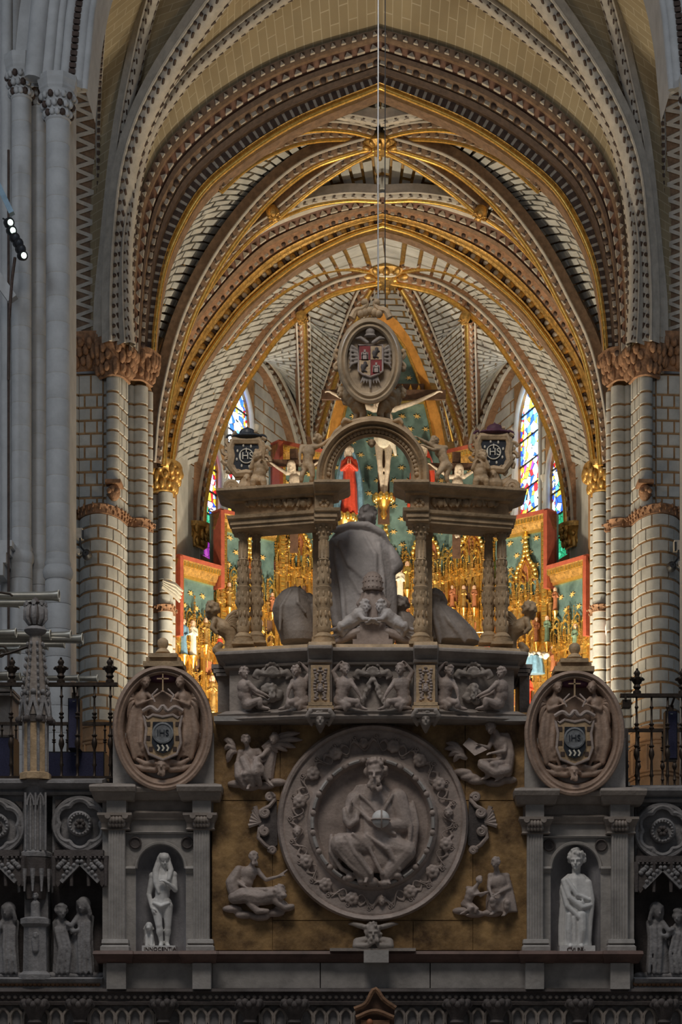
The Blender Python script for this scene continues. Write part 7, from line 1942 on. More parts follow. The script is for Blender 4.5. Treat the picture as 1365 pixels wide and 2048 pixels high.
# ---- shields with hats on the outer corners
def hat_shield(sd):
    cx, cy = (493, 912) if sd == 'left' else (988, 904); D_ = 24.15
    o = empty('hat_shield', P(cx, 968, D_), 'dark slate shield with pale monogram and tasselled hat on the %s corner of the pavilion' % sd, 'shield')
    ol = [(-24, -28), (24, -28), (30, -14), (27, 0), (30, 18), (18, 34), (0, 32), (-18, 34), (-30, 18), (-27, 0), (-30, -14)]
    spr([(cx+x, cy+y) for x, y in ol], D_-.06, D_+.06, 'slate', 'shield_plate', o)
    MB().tube([P(cx+x*1.08, cy+y*1.08, D_-.05) for x, y in ol], .05, 7, closed=True).build('shield_frame', 'marble_warm', o, smooth=True)
    for k in range(14):
        a = 2*PI*k/14+.2; q = P(cx+math.cos(a)*38, cy-math.sin(a)*40, D_-.02)
        MB().tube([q+Vector((math.cos(j*.7+a)*.07*(1-j/12), -.02, math.sin(j*.7+a)*.07*(1-j/12))) for j in range(10)], .024, 6).build('frame_scroll', 'marble_warm', o, smooth=True)
    MB().tube([P(cx+math.cos(a)*14, cy-math.sin(a)*14, D_-.07) for a in [2*PI*k/28 for k in range(28)]], .007, 5, closed=True).build('monogram_ring', 'lace', o, smooth=True)
    text_obj('IHS', P(cx, cy, D_-.072), .12, 'lace', o)
    MB().box(P(cx-1, cy-7, D_-.075), P(cx+1, cy-16, D_-.065)).build('monogram_cross', 'lace', o)
    for k in range(8):
        a = 2*PI*k/8+.3; MB().ball(P(cx+math.cos(a)*20, cy-math.sin(a)*22, D_-.065), (.012, .008, .02), 6, 4).build('inlay_mark', 'lace', o, smooth=True)
    hm = 'slate' if sd == 'left' else 'purple_dark'; B = Blob(); B.ell(P(cx+2, cy-38, D_-.02), (.20, .12, .035)); B.ell(P(cx+2, cy-46, D_-.02), (.1, .08, .06)); B.ell(P(cx+2, cy-55, D_-.02), (.015, .015, .03)); link('hat', B.mesh('hat', hm, .01, 2), o)
    for s_ in (-1, 1):
        MB().tube([P(cx+s_*(32+8*math.cos(k*.5)), cy-34-8*math.sin(k*.5), D_-.03) for k in range(13)], .014, 6).build('tassel_cord', hm, o, smooth=True)
        MB().tube([P(cx+s_*24, cy-37, D_-.02), P(cx+s_*32, cy-26, D_-.03), P(cx+s_*38, cy-12, D_-.03)], .014, 6).build('tassel_cord', hm, o, smooth=True)
    MB().box(P(cx-1.5, cy-30, D_-.08), P(cx+1.5, cy-44, D_-.07)).build('hat_cross', 'lace', o); MB().box(P(cx-5, cy-38, D_-.08), P(cx+5, cy-35.5, D_-.07)).build('hat_cross', 'lace', o)
    # mask foot
    B = Blob(); s2 = 1 if sd == 'left' else -1
    head(B, P(cx+2*s2, cy+46, D_-.04), .08, hair='curl', seed=71); B.path([P(cx, cy+55, D_), P(cx, cy+64, D_)], [.09, .13]); B.path([P(cx-20*s2, cy+66, D_), P(cx-28*s2, cy+60, D_), P(cx-32*s2, cy+68, D_)], [.06, .06, .05])
    link('mask_foot', B.mesh('mask_foot', 'marble_warm', .011, 2), o)
hat_shield('left'); hat_shield('right')
JP = dict(pelvis=(517, 958), waist=(519, 946), chest=(520, 934, 0), neck=(517, 922, -.02), head=(514, 912, -.04), shL=(510, 927, -.02), shR=(528, 927, 0), elL=(502, 936, -.06), wrL=(506, 922, -.08), elR=(534, 938, -.02), wrR=(528, 926, -.06), hipL=(513, 961), hipR=(524, 961), knL=(506, 962, -.12), knR=(528, 962, -.1), anL=(506, 976, -.08), anR=(528, 976, -.06), toL=(502, 979, -.12), toR=(530, 979, -.1))
putto('seated putto supporting the left slate shield', JP, None, dict(r=.16, hair='curl', face=(-.4, -1, .2), seed=81), 24.05, k=.42, base=(517, 968), m='marble_warm')
putto('seated putto supporting the right slate shield', JP, 740, dict(r=.16, hair='curl', face=(-.4, -1, .2), seed=82), 24.05, k=.42, base=(517, 968), m='marble_warm')

# ---- seated figure from behind, tiara and cherubs, companions
o = empty('mantled_figure', P(728, 1285, 24.3), 'large grey marble seated figure in a wide mantle seen from behind', 'statue')
B = Blob(); D_ = 24.45
px_drape(B, D_, [(718, 1060, 22, .10, -.02), (716, 1068, 46, .16), (718, 1084, 60, .22), (722, 1110, 64, .26), (724, 1150, 67, .28), (726, 1190, 69, .29), (728, 1230, 67, .30), (730, 1270, 62, .30), (730, 1287, 60, .3)], 7, .035, 9)
B.cap(P(735, 1062, D_), P(738, 1046, D_), .08, .07); head(B, P(738, 1036, D_-.02), .125, face=(.45, .9, 0), hair='curl', seed=91)
for pts, rr in (([(660, 1062, -.10), (700, 1050, -.14), (735, 1050, -.16), (765, 1066, -.12), (778, 1090, -.05)], [5, 7, 8, 7, 5]), ([(680, 1085, -.2), (700, 1130, -.27), (735, 1165, -.26)], [5, 6, 4]), ([(672, 1100, -.16), (685, 1180, -.25), (690, 1250, -.28)], [6, 6, 5]), ([(758, 1090, -.18), (766, 1160, -.22), (768, 1230, -.22)], [5, 6, 6]), ([(700, 1150, -.26), (720, 1185, -.28), (745, 1190, -.27)], [5, 5, 4]), ([(668, 1130, -.12), (664, 1190, -.12), (672, 1250, -.14)], [7, 8, 8]), ([(730, 1075, -.2), (750, 1110, -.24), (752, 1170, -.26)], [5, 6, 4]),
                ([(778, 1100, -.02), (790, 1120, -.05), (795, 1132, -.06), (786, 1142, -.06)], [12, 13, 13, 10])): pp(B, D_, pts, rr)
link('figure', B.mesh('figure', 'statue_grey', .013, 3), o)
o = empty('tiara', P(746, 1205, 24.0), 'domed marble tiara held up by the two cherubs', 'crown')
c = P(746, 1182, 24.0)
MB().lathe(c, [(.115, 0), (.125, .02), (.122, .05), (.118, .06), (.12, .1), (.11, .14), (.105, .145), (.095, .18), (.06, .215), (.03, .225), (0, .23)], 24).build('dome', 'marble_relief', o, smooth=True)
for zz, rr in ((.03, .125), (.1, .12), (.15, .105)):
    for k in range(16): a = 2*PI*k/16; MB().ball(c+Vector((math.cos(a)*rr, math.sin(a)*rr, zz)), .010, 6, 4).build('jewel', 'marble_relief', o, smooth=True)
px_ = Blob(); px_drape(px_, 24.05, [(746, 1184, 20, .11), (746, 1196, 24, .12), (748, 1208, 34, .13), (750, 1222, 28, .13), (748, 1244, 24, .14), (747, 1262, 24, .14)], 9, .12, 5); link('cushion', px_.mesh('cushion', 'marble_relief', .011, 2), o)
JK = dict(pelvis=(700, 1246), waist=(708, 1240), chest=(718, 1234, -.02), neck=(726, 1224, -.03), head=(730, 1213, -.05), shL=(714, 1224, -.06), shR=(726, 1238, .02), elL=(728, 1238, -.12), wrL=(744, 1238, -.14), elR=(735, 1246, -.04), wrR=(746, 1242, -.1), hipL=(695, 1244, -.06), hipR=(700, 1254, .02), knL=(684, 1252, -.12), knR=(690, 1262, -.04), anL=(672, 1258, -.06), anR=(676, 1268, -.02), toL=(662, 1260, -.06), toR=(666, 1272, -.02))
for mir, sd in ((None, 'left'), (746, 'right')):
    putto('cherub holding the tiara with folded legs, %s of the two' % sd, JK, mir, dict(r=.165, hair='curl', face=(.4, -1, -.1), seed=95), 23.95, k=.46, base=(700, 1280), m='statue_grey')
o = empty('cherub_base', P(742, 1287, 23.95), 'stepped carved plinth under the two cherubs', 'plinth')
for y0, y1, e in ((1288, 1278, 40), (1278, 1262, 32), (1262, 1246, 26)): MB().box(P(746-e, y0, 23.9), (P(746+e, 0, 23.9).x, 24.3, zpx(y1, 23.9))).build('plinth_step', 'marble_relief', o)
B = Blob()
for s_ in (None, 746): pp(B, 23.95, [(718, 1264), (700, 1270), (685, 1278), (672, 1284)], [10, 10, 9, 5], s_)
link('side_scroll', B.mesh('side_scroll', 'marble_relief', .011, 2), o)
# hooded figure
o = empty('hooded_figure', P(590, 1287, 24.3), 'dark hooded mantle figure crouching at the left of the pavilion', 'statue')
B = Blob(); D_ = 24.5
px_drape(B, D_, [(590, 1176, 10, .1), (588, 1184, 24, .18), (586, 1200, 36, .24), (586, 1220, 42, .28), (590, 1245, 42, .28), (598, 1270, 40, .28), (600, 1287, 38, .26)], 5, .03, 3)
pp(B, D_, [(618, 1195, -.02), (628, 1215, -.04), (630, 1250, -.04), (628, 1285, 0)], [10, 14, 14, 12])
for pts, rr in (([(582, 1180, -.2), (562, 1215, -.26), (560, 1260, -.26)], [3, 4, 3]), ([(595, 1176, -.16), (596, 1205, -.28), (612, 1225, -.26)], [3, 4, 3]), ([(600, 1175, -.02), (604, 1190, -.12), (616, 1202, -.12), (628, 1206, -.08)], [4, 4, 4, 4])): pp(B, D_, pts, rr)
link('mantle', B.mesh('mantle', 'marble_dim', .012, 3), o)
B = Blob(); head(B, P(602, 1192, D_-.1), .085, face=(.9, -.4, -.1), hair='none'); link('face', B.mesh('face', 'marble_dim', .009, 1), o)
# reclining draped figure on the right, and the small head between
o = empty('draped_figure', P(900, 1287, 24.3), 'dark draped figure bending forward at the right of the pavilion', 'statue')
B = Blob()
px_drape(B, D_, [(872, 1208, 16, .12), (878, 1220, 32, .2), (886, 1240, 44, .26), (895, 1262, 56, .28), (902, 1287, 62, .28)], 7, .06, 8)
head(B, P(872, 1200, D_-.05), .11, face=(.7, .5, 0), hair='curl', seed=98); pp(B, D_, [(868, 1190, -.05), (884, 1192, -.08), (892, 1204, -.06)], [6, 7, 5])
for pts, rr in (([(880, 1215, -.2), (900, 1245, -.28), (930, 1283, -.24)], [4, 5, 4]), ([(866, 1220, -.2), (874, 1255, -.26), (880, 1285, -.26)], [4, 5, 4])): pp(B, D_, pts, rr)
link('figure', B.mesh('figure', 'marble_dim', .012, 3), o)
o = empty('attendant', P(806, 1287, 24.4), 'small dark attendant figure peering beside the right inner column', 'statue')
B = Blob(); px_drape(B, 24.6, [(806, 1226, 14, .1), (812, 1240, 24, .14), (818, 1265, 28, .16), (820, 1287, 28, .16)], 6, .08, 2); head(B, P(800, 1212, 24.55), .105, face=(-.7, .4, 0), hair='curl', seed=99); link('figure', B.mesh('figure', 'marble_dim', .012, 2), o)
# winged hybrids at the far ends
def hybrid(sd):
    f = None if sd == 'left' else 742
    D_ = 24.5; X = lambda x: x if f is None else 2*f-x
    o = empty('winged_hybrid', P(X(452), 1300, D_), 'winged half human carving projecting at the %s end of the pavilion' % sd, 'statue')
    B = Blob(); head(B, P(X(423), 1222, D_), .10, face=(-.6 if f is None else .6, .7, -.1), hair='curl', seed=44)
    pp(B, D_, [(428, 1234), (436, 1248), (446, 1256, -.02), (458, 1262), (464, 1280), (462, 1296)], [7, 14, 17, 17, 14, 12], f)
    pp(B, D_, [(440, 1290), (432, 1300), (440, 1308), (462, 1304), (474, 1296)], [7, 8, 9, 10, 8], f)
    pp(B, D_, [(430, 1240, -.1), (424, 1256, -.12), (434, 1266, -.12)], [6, 5, 4], f)
    link('body', B.mesh('body', 'marble_warm', .012, 2), o)
    wing(o, D_, (448, 1250), [(482, 1222), (484, 1234), (484, 1246), (482, 1256), (478, 1264)], m='marble_warm', r=6, mir=f)
hybrid('left'); hybrid('right')
# ---- cables from the vault
for x, y1, m, r, lab in ((757, 612, 'cable', .009, 'pale steel cable hanging from the vault to the coat of arms'), (771, 628, 'black', .006, 'thin black cable hanging beside the pale one')):
    q = MB().tube([P(x, -700, 24.1), P(x, 100, 24.1), P(x-.5, 350, 24.1), P(x, y1, 24.1)], r, 6).build('cable', m, label=lab, cat='cable', smooth=True)

# ================================================================== gothic side screens, railings, organ pipes, small fittings
def six_foil(parent, cx, cy, D, r, m='gothic_stone'):
    pts = []
    for k in range(6):
        a0 = PI/2+k*PI/3
        for j in range(9):
            a = a0-PI*.36+PI*.72*j/8; c = (cx+math.cos(a0)*r*.52, cy-math.sin(a0)*r*.52)
            pts.append(P(c[0]+math.cos(a)*r*.46, c[1]-math.sin(a)*r*.46, D))
    MB().tube(pts, .035, 6, closed=True).build('foil_moulding', m, parent, smooth=True)
    MB().tube([P(cx+math.cos(2*PI*k/40)*r*1.04, cy-math.sin(2*PI*k/40)*r*1.04, D) for k in range(40)], .03, 6, closed=True).build('outer_ring', m, parent, smooth=True)
    MB().lathe(P(cx, cy, D+.02), [(r*.5*D/F, .02), (r*.5*D/F, -.06), (r*.42*D/F, -.09), (r*.36*D/F, -.06), (r*.2*D/F, -.05), (0, -.08)], 24, axis='Y').build('hub', m, parent, smooth=True)
    for k in range(20):
        a = 2*PI*k/20; MB().ball(P(cx+math.cos(a)*r*.4, cy-math.sin(a)*r*.4, D-.06), .018, 6, 4).build('hub_bead', m, parent, smooth=True)
    for k in range(6):
        a = 2*PI*k/6; MB().ball(P(cx+math.cos(a)*r*.13, cy-math.sin(a)*r*.13, D-.07), (.03, .03, .03), 6, 4).build('petal', 'dark_stone', parent, smooth=True)
def canopy(parent, cx, y0, D, w_, m='dark_stone'):
    MB().box(P(cx-w_, y0+8, D-.25), (P(cx+w_, 0, D).x, D+.2, zpx(y0, D))).build('canopy_ledge', m, parent)
    for k in range(12): MB().ball(P(cx-w_+w_*2*(k+.5)/12, y0+11, D-.24), .02, 6, 4).build('canopy_bead', m, parent, smooth=True)
    ol = [(-1, 8), (1, 8), (1, 58), (.85, 70), (.68, 58), (0, 24), (-.68, 58), (-.85, 70), (-1, 58)]
    MB().prism([(P(cx+x*w_, y0+y, D-.22).x, P(cx+x*w_, y0+y, D-.22).z) for x, y in ol], D-.22, D+.05).build('canopy_body', m, parent)
    for s_ in (-1, 1):
        sp = [P(cx, y0+22, D-.24), P(cx+s_*.72*w_, y0+60, D-.24)]
        MB().bar(sp[0], sp[1], .045, .06, up=(0, 1, 0)).build('gable_bar', 'gothic_stone', parent)
        for j in range(5): MB().ball(sp[0].lerp(sp[1], (j+.6)/5.4)+Vector((0, -.03, .04)), .025, 6, 4).build('crocket', 'gothic_stone', parent, smooth=True)
        for j in range(8): MB().ball(P(cx+s_*w_*(.35+.55*((j*37) % 8)/8), y0+16+4.5*(j % 4)+(j % 3)*2, D-.23), (.035, .02, .03), 6, 4).build('carved_leaf', 'gothic_stone', parent, smooth=True)
    for k in range(4):
        x = cx-w_+2*w_*k/3; MB().tube([P(x, y0+8, D-.22), P(x, y0+68, D-.22)], [.035, .02], 6).build('canopy_pendant', m, parent)
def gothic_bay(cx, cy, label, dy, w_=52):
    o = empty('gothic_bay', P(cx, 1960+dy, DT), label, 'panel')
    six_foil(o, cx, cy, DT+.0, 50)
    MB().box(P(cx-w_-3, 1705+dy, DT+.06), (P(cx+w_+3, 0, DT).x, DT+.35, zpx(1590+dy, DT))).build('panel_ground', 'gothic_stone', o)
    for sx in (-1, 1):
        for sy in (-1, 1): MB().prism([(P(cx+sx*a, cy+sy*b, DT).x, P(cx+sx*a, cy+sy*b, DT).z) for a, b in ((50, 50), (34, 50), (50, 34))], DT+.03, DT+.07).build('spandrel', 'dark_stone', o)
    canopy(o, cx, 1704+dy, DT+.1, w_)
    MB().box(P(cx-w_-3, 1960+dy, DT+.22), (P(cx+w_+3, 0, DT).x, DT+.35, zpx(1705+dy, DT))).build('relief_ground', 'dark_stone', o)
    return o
gothic_bay(160, 1648, 'gothic panel with six lobed rosette left of the left niche bay', 0)
gothic_bay(-6, 1652, 'gothic panel with six lobed rosette cut by the left edge', 0)
gothic_bay(1326, 1662, 'gothic panel with six lobed rosette right of the right niche bay', 12)
# relief groups under the canopies
def group_relief(cx, y0, label, mir=None, second=True):
    o = empty('relief_group', P(cx, 1955, DT+.1), label, 'relief'); D_ = DT+.12; B = Blob()
    X = lambda x: cx+(x if mir is None else -x)
    def fig(x, ytop, w_, seed, fx):
        px_drape(B, D_, [(X(x), ytop+16, w_*.35, .06), (X(x), ytop+28, w_*.8, .09), (X(x+fx*4), ytop+60, w_*.85, .10), (X(x+fx*6), ytop+100, w_, .11), (X(x+fx*6), 1948, w_*1.1, .12)], 7, .14, seed)
        head(B, P(X(x+fx*2), ytop+6, D_-.08), .085, face=(fx*.5*(1 if mir is None else -1), -1, -.2), hair='veil' if seed % 2 else 'curl', seed=seed)
        pp(B, D_, [(X(x+fx*14), ytop+30, -.08), (X(x+fx*26), ytop+46, -.14), (X(x+fx*34), ytop+44, -.14)], [6, 5, 4])
        for k in range(3): pp(B, D_, [(X(x-10+10*k), ytop+40, -.1), (X(x-6+10*k+fx*5), ytop+80, -.13), (X(x-8+11*k), 1945, -.13)], [4, 4, 4])
    fig(14, y0, 24, 3, -1)
    if second: fig(-34, y0+12, 20, 4, 1)
    link('figures', B.mesh('figures', 'gothic_stone', .013, 2), o)
    B = Blob()
    for k in range(7): B.ell(P(X(-50+k*16), 1952, D_-.02), (.08, .1, .05))
    link('rock_base', B.mesh('rock_base', 'gothic_stone', .014, 2), o)
group_relief(155, 1805, 'dim relief of two robed figures bending together left of the left niche bay'); group_relief(5, 1815, 'dim relief of a standing figure at the left edge', second=False); group_relief(1326, 1815, 'dim relief of robed figures right of the right niche bay', mir=1)
# coping, base mouldings of the gothic parts
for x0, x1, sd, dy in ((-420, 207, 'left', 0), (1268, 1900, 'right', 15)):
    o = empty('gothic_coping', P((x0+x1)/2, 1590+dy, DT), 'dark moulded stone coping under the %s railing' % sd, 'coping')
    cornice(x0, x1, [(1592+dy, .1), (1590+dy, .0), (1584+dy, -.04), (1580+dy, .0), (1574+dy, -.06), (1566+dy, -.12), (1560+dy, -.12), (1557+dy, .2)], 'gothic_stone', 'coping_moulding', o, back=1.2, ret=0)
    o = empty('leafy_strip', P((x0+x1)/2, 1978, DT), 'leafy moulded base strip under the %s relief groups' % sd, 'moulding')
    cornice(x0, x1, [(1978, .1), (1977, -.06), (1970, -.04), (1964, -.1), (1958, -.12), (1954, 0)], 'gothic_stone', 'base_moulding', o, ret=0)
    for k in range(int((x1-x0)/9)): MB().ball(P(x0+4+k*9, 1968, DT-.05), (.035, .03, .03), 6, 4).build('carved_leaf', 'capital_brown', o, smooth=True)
# buttress with canopy on the left
def buttress(cx, label):
    o = empty('gothic_buttress', P(cx, 1960, DT), label, 'buttress'); D_ = DT-.05
    MB().lathe(P(cx, 1705, D_+.1), [(.14, 0), (.14, .78), (.17, .8), (.19, .86)], 8, a0=PI/8, a1=2*PI+PI/8).build('upper_shaft', 'gothic_stone', o)
    for k in range(5):
        x = cx-20+k*10; MB().tube([P(x, 1700, D_-.05), P(x, 1585, D_-.05)], .015, 5).build('tracery_reed', 'gothic_stone', o)
    for x in (cx-10, cx+10): MB().tube(spline([P(x-7, 1610, D_-.06), P(x-5, 1598, D_-.06), P(x, 1588, D_-.06), P(x+5, 1598, D_-.06), P(x+7, 1610, D_-.06)], 12), .012, 5).build('tracery_arch', 'gothic_stone', o)
    MB().lathe(P(cx, 1712, D_+.1), [(.2, -.02), (.2, .03), (.15, .06)], 8).build('ring', 'gothic_stone', o)
    MB().lathe(P(cx, 1765, D_+.1), [(.12, -.2), (.14, 0), (.2, .06), (.2, .28), (.16, .3)], 8).build('canopy_drum', 'dark_stone', o)
    for k in range(7):
        a = PI+PI*k/6; MB().tube([P(cx, 1765, D_+.1)+Vector((math.cos(a)*.2, math.sin(a)*.2, -.12)), P(cx, 1765, D_+.1)+Vector((math.cos(a)*.2, math.sin(a)*.2, .15))], [.01, .03], 6).build('canopy_pendant', 'gothic_stone', o)
    MB().box(P(cx-22, 1960, D_+.12), (P(cx+22, 0, D_).x, DT+.3, zpx(1700, D_))).build('back_strip', 'gothic_stone', o)
    B = Blob(); px_drape(B, D_, [(cx, 1800, 4, .03), (cx, 1806, 9, .05), (cx, 1822, 9, .05), (cx, 1838, 10, .06)], 6, .1, 2); head(B, P(cx, 1793, D_-.02), .04, hair='curl'); link('niche_figure', B.mesh('niche_figure', 'gothic_stone', .008, 1), o)
    MB().lathe(P(cx, 1960, D_+.06), [(.2, 0), (.2, .06), (.15, .1), (.14, .62), (.18, .66), (.18, .72), (.12, .74)], 8, a0=PI/8, a1=2*PI+PI/8).build('pedestal', 'gothic_stone', o)
    B = Blob(); B.path([P(cx, 1880, D_-.06), P(cx, 1900, D_-.08)], [.05, .04]); head(B, P(cx, 1872, D_-.08), .04, hair='curl'); link('pedestal_carving', B.mesh('pedestal_carving', 'gothic_stone', .008, 1), o)
buttress(71, 'gothic buttress with canopied statuette left of the rosette panel')
gothic_bay(1492, 1662, 'gothic panel with six lobed rosette beyond the right edge', 12); buttress(1409, 'gothic buttress with canopied statuette beyond the right edge')
# pinnacle on top of it
def pinnacle():
    o = empty('gothic_pinnacle', P(72, 1558, 23.9), 'tall crocketed stone pinnacle rising above the left railing', 'pinnacle'); D_ = 23.95
    c = P(71, 1560, D_); Z = lambda y: zpx(y, D_)-c.z; k = D_/F
    MB().lathe(c, [(32*k, 0), (32*k, Z(1548)), (25*k, Z(1545)), (24*k, Z(1425))], 8, a0=PI/8, a1=2*PI+PI/8).build('shaft', 'marble_warm', o)
    for j in range(8):
        a = PI/8+j*PI/4; MB().tube([c+Vector((math.cos(a)*24*k, math.sin(a)*24*k, Z(1545))), c+Vector((math.cos(a)*24*k, math.sin(a)*24*k, Z(1430)))], .02, 5).build('corner_roll', 'gothic_stone', o, smooth=True)
    MB().lathe(c, [(27*k, Z(1432)), (25*k, Z(1410)), (11*k, Z(1268))], 8, a0=PI/8, a1=2*PI+PI/8).build('spire', 'marble_dim', o)
    for j in range(8):   # gables and crockets
        a = j*PI/4; t = Vector((-math.sin(a), math.cos(a), 0)); n_ = Vector((math.cos(a), math.sin(a), 0))
        base = c+n_*28*k; p0 = base-t*14*k+Vector((0, 0, Z(1446))); p1 = base+t*14*k+Vector((0, 0, Z(1446))); p2 = base-n_*3*k+Vector((0, 0, Z(1395)))
        for q in (p0, p1): MB().bar(q, p2, .035, .05, up=n_).build('gable_bar', 'gothic_stone', o)
        MB().add([p0-n_*.02, p1-n_*.02, p2-n_*.02], [(0, 1, 2)]).build('gable_field', 'dark_stone', o)
        MB().ball(p2+Vector((0, 0, .05)), .035, 6, 4).build('gable_finial', 'gothic_stone', o, smooth=True)
        a2 = a+PI/8
        for m_ in range(9):
            f_ = m_/9; r_ = (26-15*f_)*k; MB().ball(c+Vector((math.cos(a2)*(r_+.02), math.sin(a2)*(r_+.02), Z(1405)+(Z(1275)-Z(1405))*f_)), (.018, .018, .03), 6, 4).build('crocket', 'gothic_stone', o, smooth=True)
        MB().ball(c+Vector((math.cos(a2)*33*k, math.sin(a2)*33*k, Z(1442))), (.05, .05, .045), 6, 4).build('gable_corbel', 'dark_stone', o, smooth=True)
    MB().lathe(c, [(11*k, Z(1272)), (20*k, Z(1266)), (23*k, Z(1261)), (20*k, Z(1256)), (12*k, Z(1253))], 14).build('ring', 'gothic_stone', o, smooth=True)
    MB().lathe(c, [(10*k, Z(1254)), (16*k, Z(1246)), (20*k, Z(1235)), (19*k, Z(1222)), (14*k, Z(1212)), (18*k, Z(1207)), (8*k, Z(1203)), (4*k, Z(1196)), (0, Z(1194))], 14).build('leafy_bud', 'dark_stone', o, smooth=True)
    for j in range(8):
        a = j*PI/4
        MB().tube([c+Vector((math.cos(a)*r_*k, math.sin(a)*r_*k, Z(y))) for r_, y in ((12, 1250), (20, 1238), (19, 1220), (15, 1212), (21, 1208), (22, 1214))], [.02, .03, .035, .03, .03, .015], 6).build('leaf', 'gothic_stone', o, smooth=True)
pinnacle()
# ---- railings
BAL = {}
def baluster_mesh(h, m='iron'):
    pr = [(.016, 0), (.03, .02), (.016, .04), (.016, .12), (.028, .14), (.02, .16), (.014, .3), (.026, .33), (.036, .36), (.03, .40), (.016, .43), (.036, .45), (.016, .47), (.013, .62), (.034, .64), (.016, .66), (.034, .68), (.013, .70), (.012, .84), (.026, .86), (.012, .88), (.012, 1)]
    b = MB().lathe((0, 0, 0), [(r, z*h) for r, z in pr], 8)
    return b.mesh('baluster', m, True)
def railing(sd, xs, finx, x0, x1, ytop, ybot, D, label, bar_y=None, scale=1.0, dash=None):
    o = empty('railing', P((x0+x1)/2, ybot, D), label, 'railing')
    zt, zb = zpx(ytop, D), zpx(ybot, D); a, b = P(x0, 0, D).x, P(x1, 0, D).x
    MB().box((a, D-.045*scale, zt-.04*scale), (b, D+.045*scale, zt)).build('top_rail', 'iron', o)
    MB().box((a, D-.035*scale, zb), (b, D+.035*scale, zb+.025)).build('bottom_rail', 'iron', o)
    me = baluster_mesh(zt-zb)
    for x in xs: copy_at(me, 'baluster', o, (P(x, 0, D).x, D, zb), None, (scale, scale, 1))
    for x in finx:
        c = Vector((P(x, 0, D).x, D, zt)); s_ = scale
        MB().lathe(c, [(.05*s_, 0), (.05*s_, .03), (.025*s_, .05), (.05*s_, .08), (.035*s_, .11), (.075*s_, .17), (.08*s_, .19), (.03*s_, .21), (.03*s_, .225), (.042*s_, .25), (.03*s_, .275), (.012*s_, .29), (.018*s_, .30), (0, .315)], 12).build('finial', 'iron', o, smooth=True)
        for k in range(6):
            a_ = k*PI/3; MB().ball(c+Vector((math.cos(a_)*.075*s_, math.sin(a_)*.075*s_, .175)), .018*s_, 6, 4).build('finial_bud', 'iron', o, smooth=True)
    return o
railing('left', [22, 123, 155, 189, 221, -10, -45, -80, -115, -150], [24, 122, 220, -74], -420, 236, 1366, 1557, 24.55, 'tall iron railing with urn finials left of the pavilion')
railing('left', [4, 32, 108, 135, 210], [], -420, 236, 1445, 1554, 26.2, 'lower iron railing behind the tall one on the left', scale=.9)
railing('right', [1274, 1304, 1336, 1365, 1396, 1428, 1460, 1492, 1524, 1556], [1275, 1366, 1460], 1241, 1900, 1388, 1578, 24.55, 'tall iron railing with urn finials right of the pavilion')
railing('right', [1254, 1278, 1326, 1350, 1390, 1430], [], 1246, 1900, 1458, 1576, 26.2, 'lower iron railing behind the tall one on the right', scale=.9)
# ---- speakers
def speaker(px0, py0, px1, py1, D, dep, label, clip=True, tilt=0):
    a, b = P(px0, py1, D), P(px1, py0, D); o = empty('speaker', ((a.x+b.x)/2, D, a.z), label, 'speaker')
    mb = MB().box(a, (b.x, D+dep, b.z)); mb.build('cabinet', 'black', o)
    g = MB(); g.box((a.x+.012, D-.012, a.z+.015), (b.x-.012, D, b.z-.015)); g.build('grille', 'navy', o)
    MB().box(((a.x+b.x)/2-.015, D-.016, b.z-.05), ((a.x+b.x)/2+.015, D-.012, b.z-.035)).build('badge', 'cable', o)
    if clip:
        MB().box(((a.x+b.x)/2-.03, D+.02, b.z), ((a.x+b.x)/2+.03, D+.08, b.z+.07)).build('bracket', 'iron', o); MB().tube([((a.x+b.x)/2, D+.05, b.z+.05), ((a.x+b.x)/2+.02, D-.2, b.z+.16)], .015, 6).build('hook', 'iron', o)
    return o
speaker(136, 1396, 160, 1498, 24.75, .2, 'slim dark blue column speaker hung on the left railing')
speaker(95, 1503, 209, 1578, 25.0, .5, 'wide dark blue speaker lying behind the left railing', clip=False)
speaker(-40, 1474, 27, 1578, 25.0, .4, 'dark speaker at the far left edge behind the railing', clip=False)
speaker(1332, 1421, 1356, 1519, 24.75, .2, 'slim dark blue column speaker hung on the right railing')
o = empty('rail_box', P(1255, 1415, 24.5), 'small dark box clamped to the right railing', 'box'); MB().box(P(1246, 1414, 24.5), (P(1263, 0, 24.5).x, 24.65, zpx(1399, 24.5))).build('case', 'iron', o); MB().box(P(1250, 1400, 24.48), P(1254, 1388, 24.5)).build('clamp', 'iron', o)
# ---- horizontal organ pipes
pipes = [(118, 1192, 10, 27.0), (74, 1206, 7, 27.3), (38, 1209, 6, 27.5), (32, 1266, 8, 26.6), (61, 1270, 8.5, 27.0), (101, 1270, 9, 26.8), (142, 1272, 9.5, 26.9), (165, 1278, 9.5, 26.9), (129, 1289, 6, 27.4), (96, 1293, 6, 27.6), (40, 1300, 7, 27.2), (17, 1350, 7, 26.9), (40, 1352, 6, 27.2), (157, 1356, 6, 27.3), (195, 1357, 6, 27.4), (20, 1372, 6, 27.4)]
whr = ['long topmost pipe', 'second pipe of the top row', 'short pipe of the top row', 'first short pipe of the middle row', 'pipe ending left of the pinnacle in the middle row', 'pipe ending behind the pinnacle', 'second longest pipe of the middle row', 'longest pipe of the middle row', 'thin pipe under the middle row', 'thin shorter pipe under the middle row', 'pipe low at the left edge', 'first pipe of the lowest row', 'second pipe of the lowest row', 'long pipe just above the railing', 'longest pipe just above the railing', 'pipe below the railing top at the left edge']
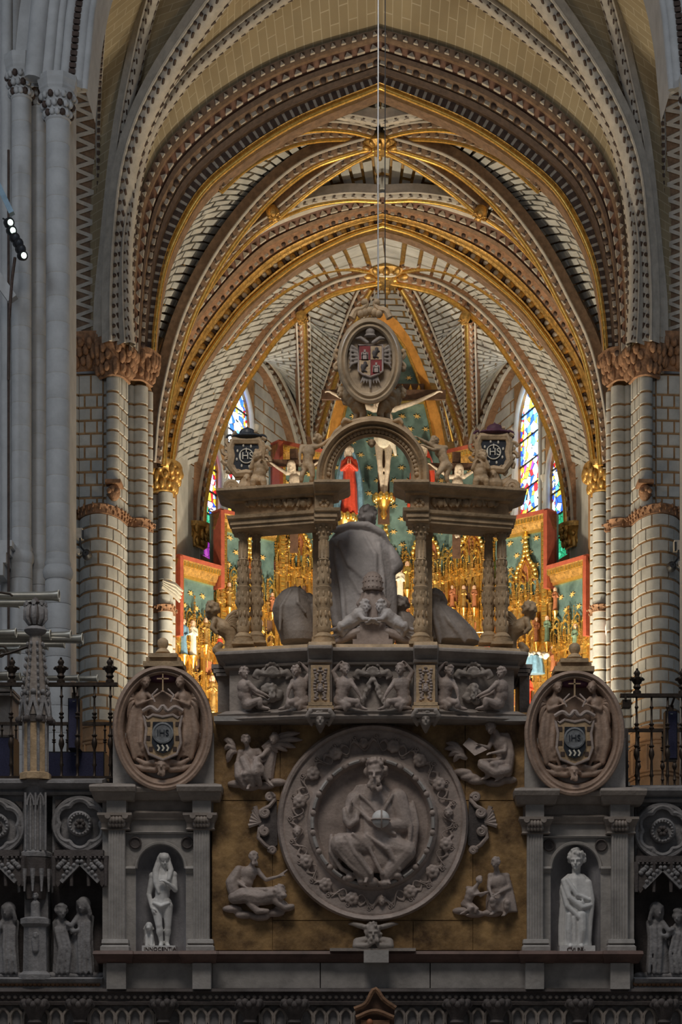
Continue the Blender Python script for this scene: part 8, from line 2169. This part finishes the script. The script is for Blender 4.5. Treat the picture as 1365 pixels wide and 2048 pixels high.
for (xe, y, r, D), lab in zip(pipes, whr):
    c = P(xe, y, D); k = D/F; o = empty('organ_pipe', c, 'horizontal tin organ pipe, '+lab, 'organ pipe', 'horizontal organ pipes at the left')
    L0 = P(-90, 0, D).x-c.x
    MB().lathe(c, [(r*.7*k, L0), (r*.85*k, -.25), (r*.95*k, -.08), (r*1.12*k, -.015), (r*1.15*k, 0), (r*1.0*k, -.01), (r*.8*k, -.2)], 16, axis='X').build('tube', 'organ_tin', o, smooth=True)
    MB().tube([c+Vector((0, math.cos(a)*r*1.15*k, math.sin(a)*r*1.15*k)) for a in [2*PI*j/20 for j in range(20)]], .007, 5, closed=True).build('rim', 'lace', o, smooth=True)
o = empty('pipe_bracket', P(10, 1305, 26.4), 'black wrought iron scroll bracket holding the organ pipes', 'bracket')
MB().tube([P(-30, 1318, 26.4), P(20, 1306, 26.4), P(60, 1292, 26.4)], .018, 6).build('arm', 'iron', o); MB().tube([P(2+math.cos(j*.4)*(14-j*.45), 1305-math.sin(j*.4)*(14-j*.45), 26.4) for j in range(28)], .012, 6).build('scroll', 'iron', o, smooth=True)
MB().tube([P(-20, 1182, 26.4), P(20, 1188, 26.4), P(25, 1192, 26.4)], .015, 6).build('arm', 'iron', o)
o = empty('organ_case', P(-20, 1420, 27.8), 'dim organ case edge behind the left railing', 'organ case'); MB().box(P(-80, 1470, 27.8), (P(22, 0, 27.8).x, 28.4, zpx(1380, 27.8))).build('case_panel', 'marble_dim', o); 
for y in (1378, 1386): MB().box(P(-80, y+5, 27.7), (P(26, 0, 27.7).x, 28.4, zpx(y, 27.7))).build('case_moulding', 'marble_dim', o)
# ---- stage lamps on the pier at the left edge
o = empty('lamp_bar', P(10, 400, 39), 'grey steel lamp bar sloping at the left edge beside the pier', 'lamp bar'); Dl = 38.8
MB().bar(P(-12, 352, Dl), P(24, 428, Dl), .16, .1).build('bar', 'steel_blue', o); MB().bar(P(-30, 520, Dl+.3), P(26, 600, Dl+.3), .2, .2).build('bracket', 'shaft_stone', o); MB().tube([P(30, 515, Dl), P(24, 560, Dl), P(18, 640, Dl), P(17, 760, Dl)], .03, 6).build('wire', 'ornament_dark', o)
for i, (x, y, on) in enumerate(((20, 445, 1), (25, 461, 1), (31, 475, 0), (38, 486, 0), (43, 498, 0), (47, 511, 1))):
    c = P(x, y, Dl-.1); q = Vector((.55, -.8, -.25)).to_track_quat('Z', 'Y').to_matrix()
    hdn = empty('stage_lamp', c, '%s round stage lamp, %s from the top of the lamp bar' % ('lit' if on else 'dark', ['first', 'second', 'third', 'fourth', 'fifth', 'sixth'][i]), 'lamp', 'lamps on the bar at the left edge')
    for nm, prof, m in (('housing', [(.05, -.16), (.085, -.12), (.095, 0), (.08, .02)], 'black'), ('lens', [(.08, .012), (.05, .022), (0, .025)], 'lamp_glow' if on else 'slate')):
        mb = MB().lathe((0, 0, 0), prof, 14); mb.v = [tuple(c+q@Vector(v)) for v in mb.v]; mb.build(nm, m, hdn, smooth=True)
    mb = MB().bar((c+Vector((0, .02, 0))), P(x-14, y-8, Dl), .03, .03); mb.build('yoke', 'black', hdn)
# small spotlights on the chancel piers
for x, y, sd in ((160, 1084, 'left'), (1358, 1108, 'right')):
    o = empty('spotlight', P(x, y, 52.0), 'small black spotlight with white box on the %s chancel pier' % sd, 'spotlight'); D_ = 52.0; s_ = 1 if sd == 'left' else -1
    MB().box(P(x-8, y-8, D_), P(x+8, y-22, D_+.3)).build('ballast_box', 'ornament_white', o); MB().box(P(x+s_*6-2, y-6, D_-.02), P(x+s_*6+2, y-24, D_)).build('box_edge', 'black', o)
    c = P(x+s_*12, y+22, D_-.15); mb = MB().lathe(c, [(.07, 0), (.12, .08), (.13, .25), (.1, .3)], 12, axis='Y'); mb.build('housing', 'black', o, smooth=True)
    MB().tube([P(x, y-8, D_), P(x+s_*2, y+10, D_), c], .025, 6).build('arm', 'black', o); MB().lathe(P(x-s_*4, y+18, D_-.05), [(.07, 0), (.07, .2)], 12, axis='Y').build('mount', 'ornament_white', o, smooth=True)
# corbel at the lower left of the nave pier
o = empty('wall_corbel', P(10, 1110, 39.5), 'moulded stone corbel on the wall left of the nave pier', 'corbel')
for y0, y1, e in ((1150, 1125, 6), (1125, 1105, 12), (1105, 1092, 18), (1092, 1080, 24)): MB().box(P(-40, y0, 39.6), (P(e, 0, 39.6).x, 40.4, zpx(y1, 39.6))).build('corbel_step', 'shaft_stone', o)
bpy.data.scenes.remove(TMP)
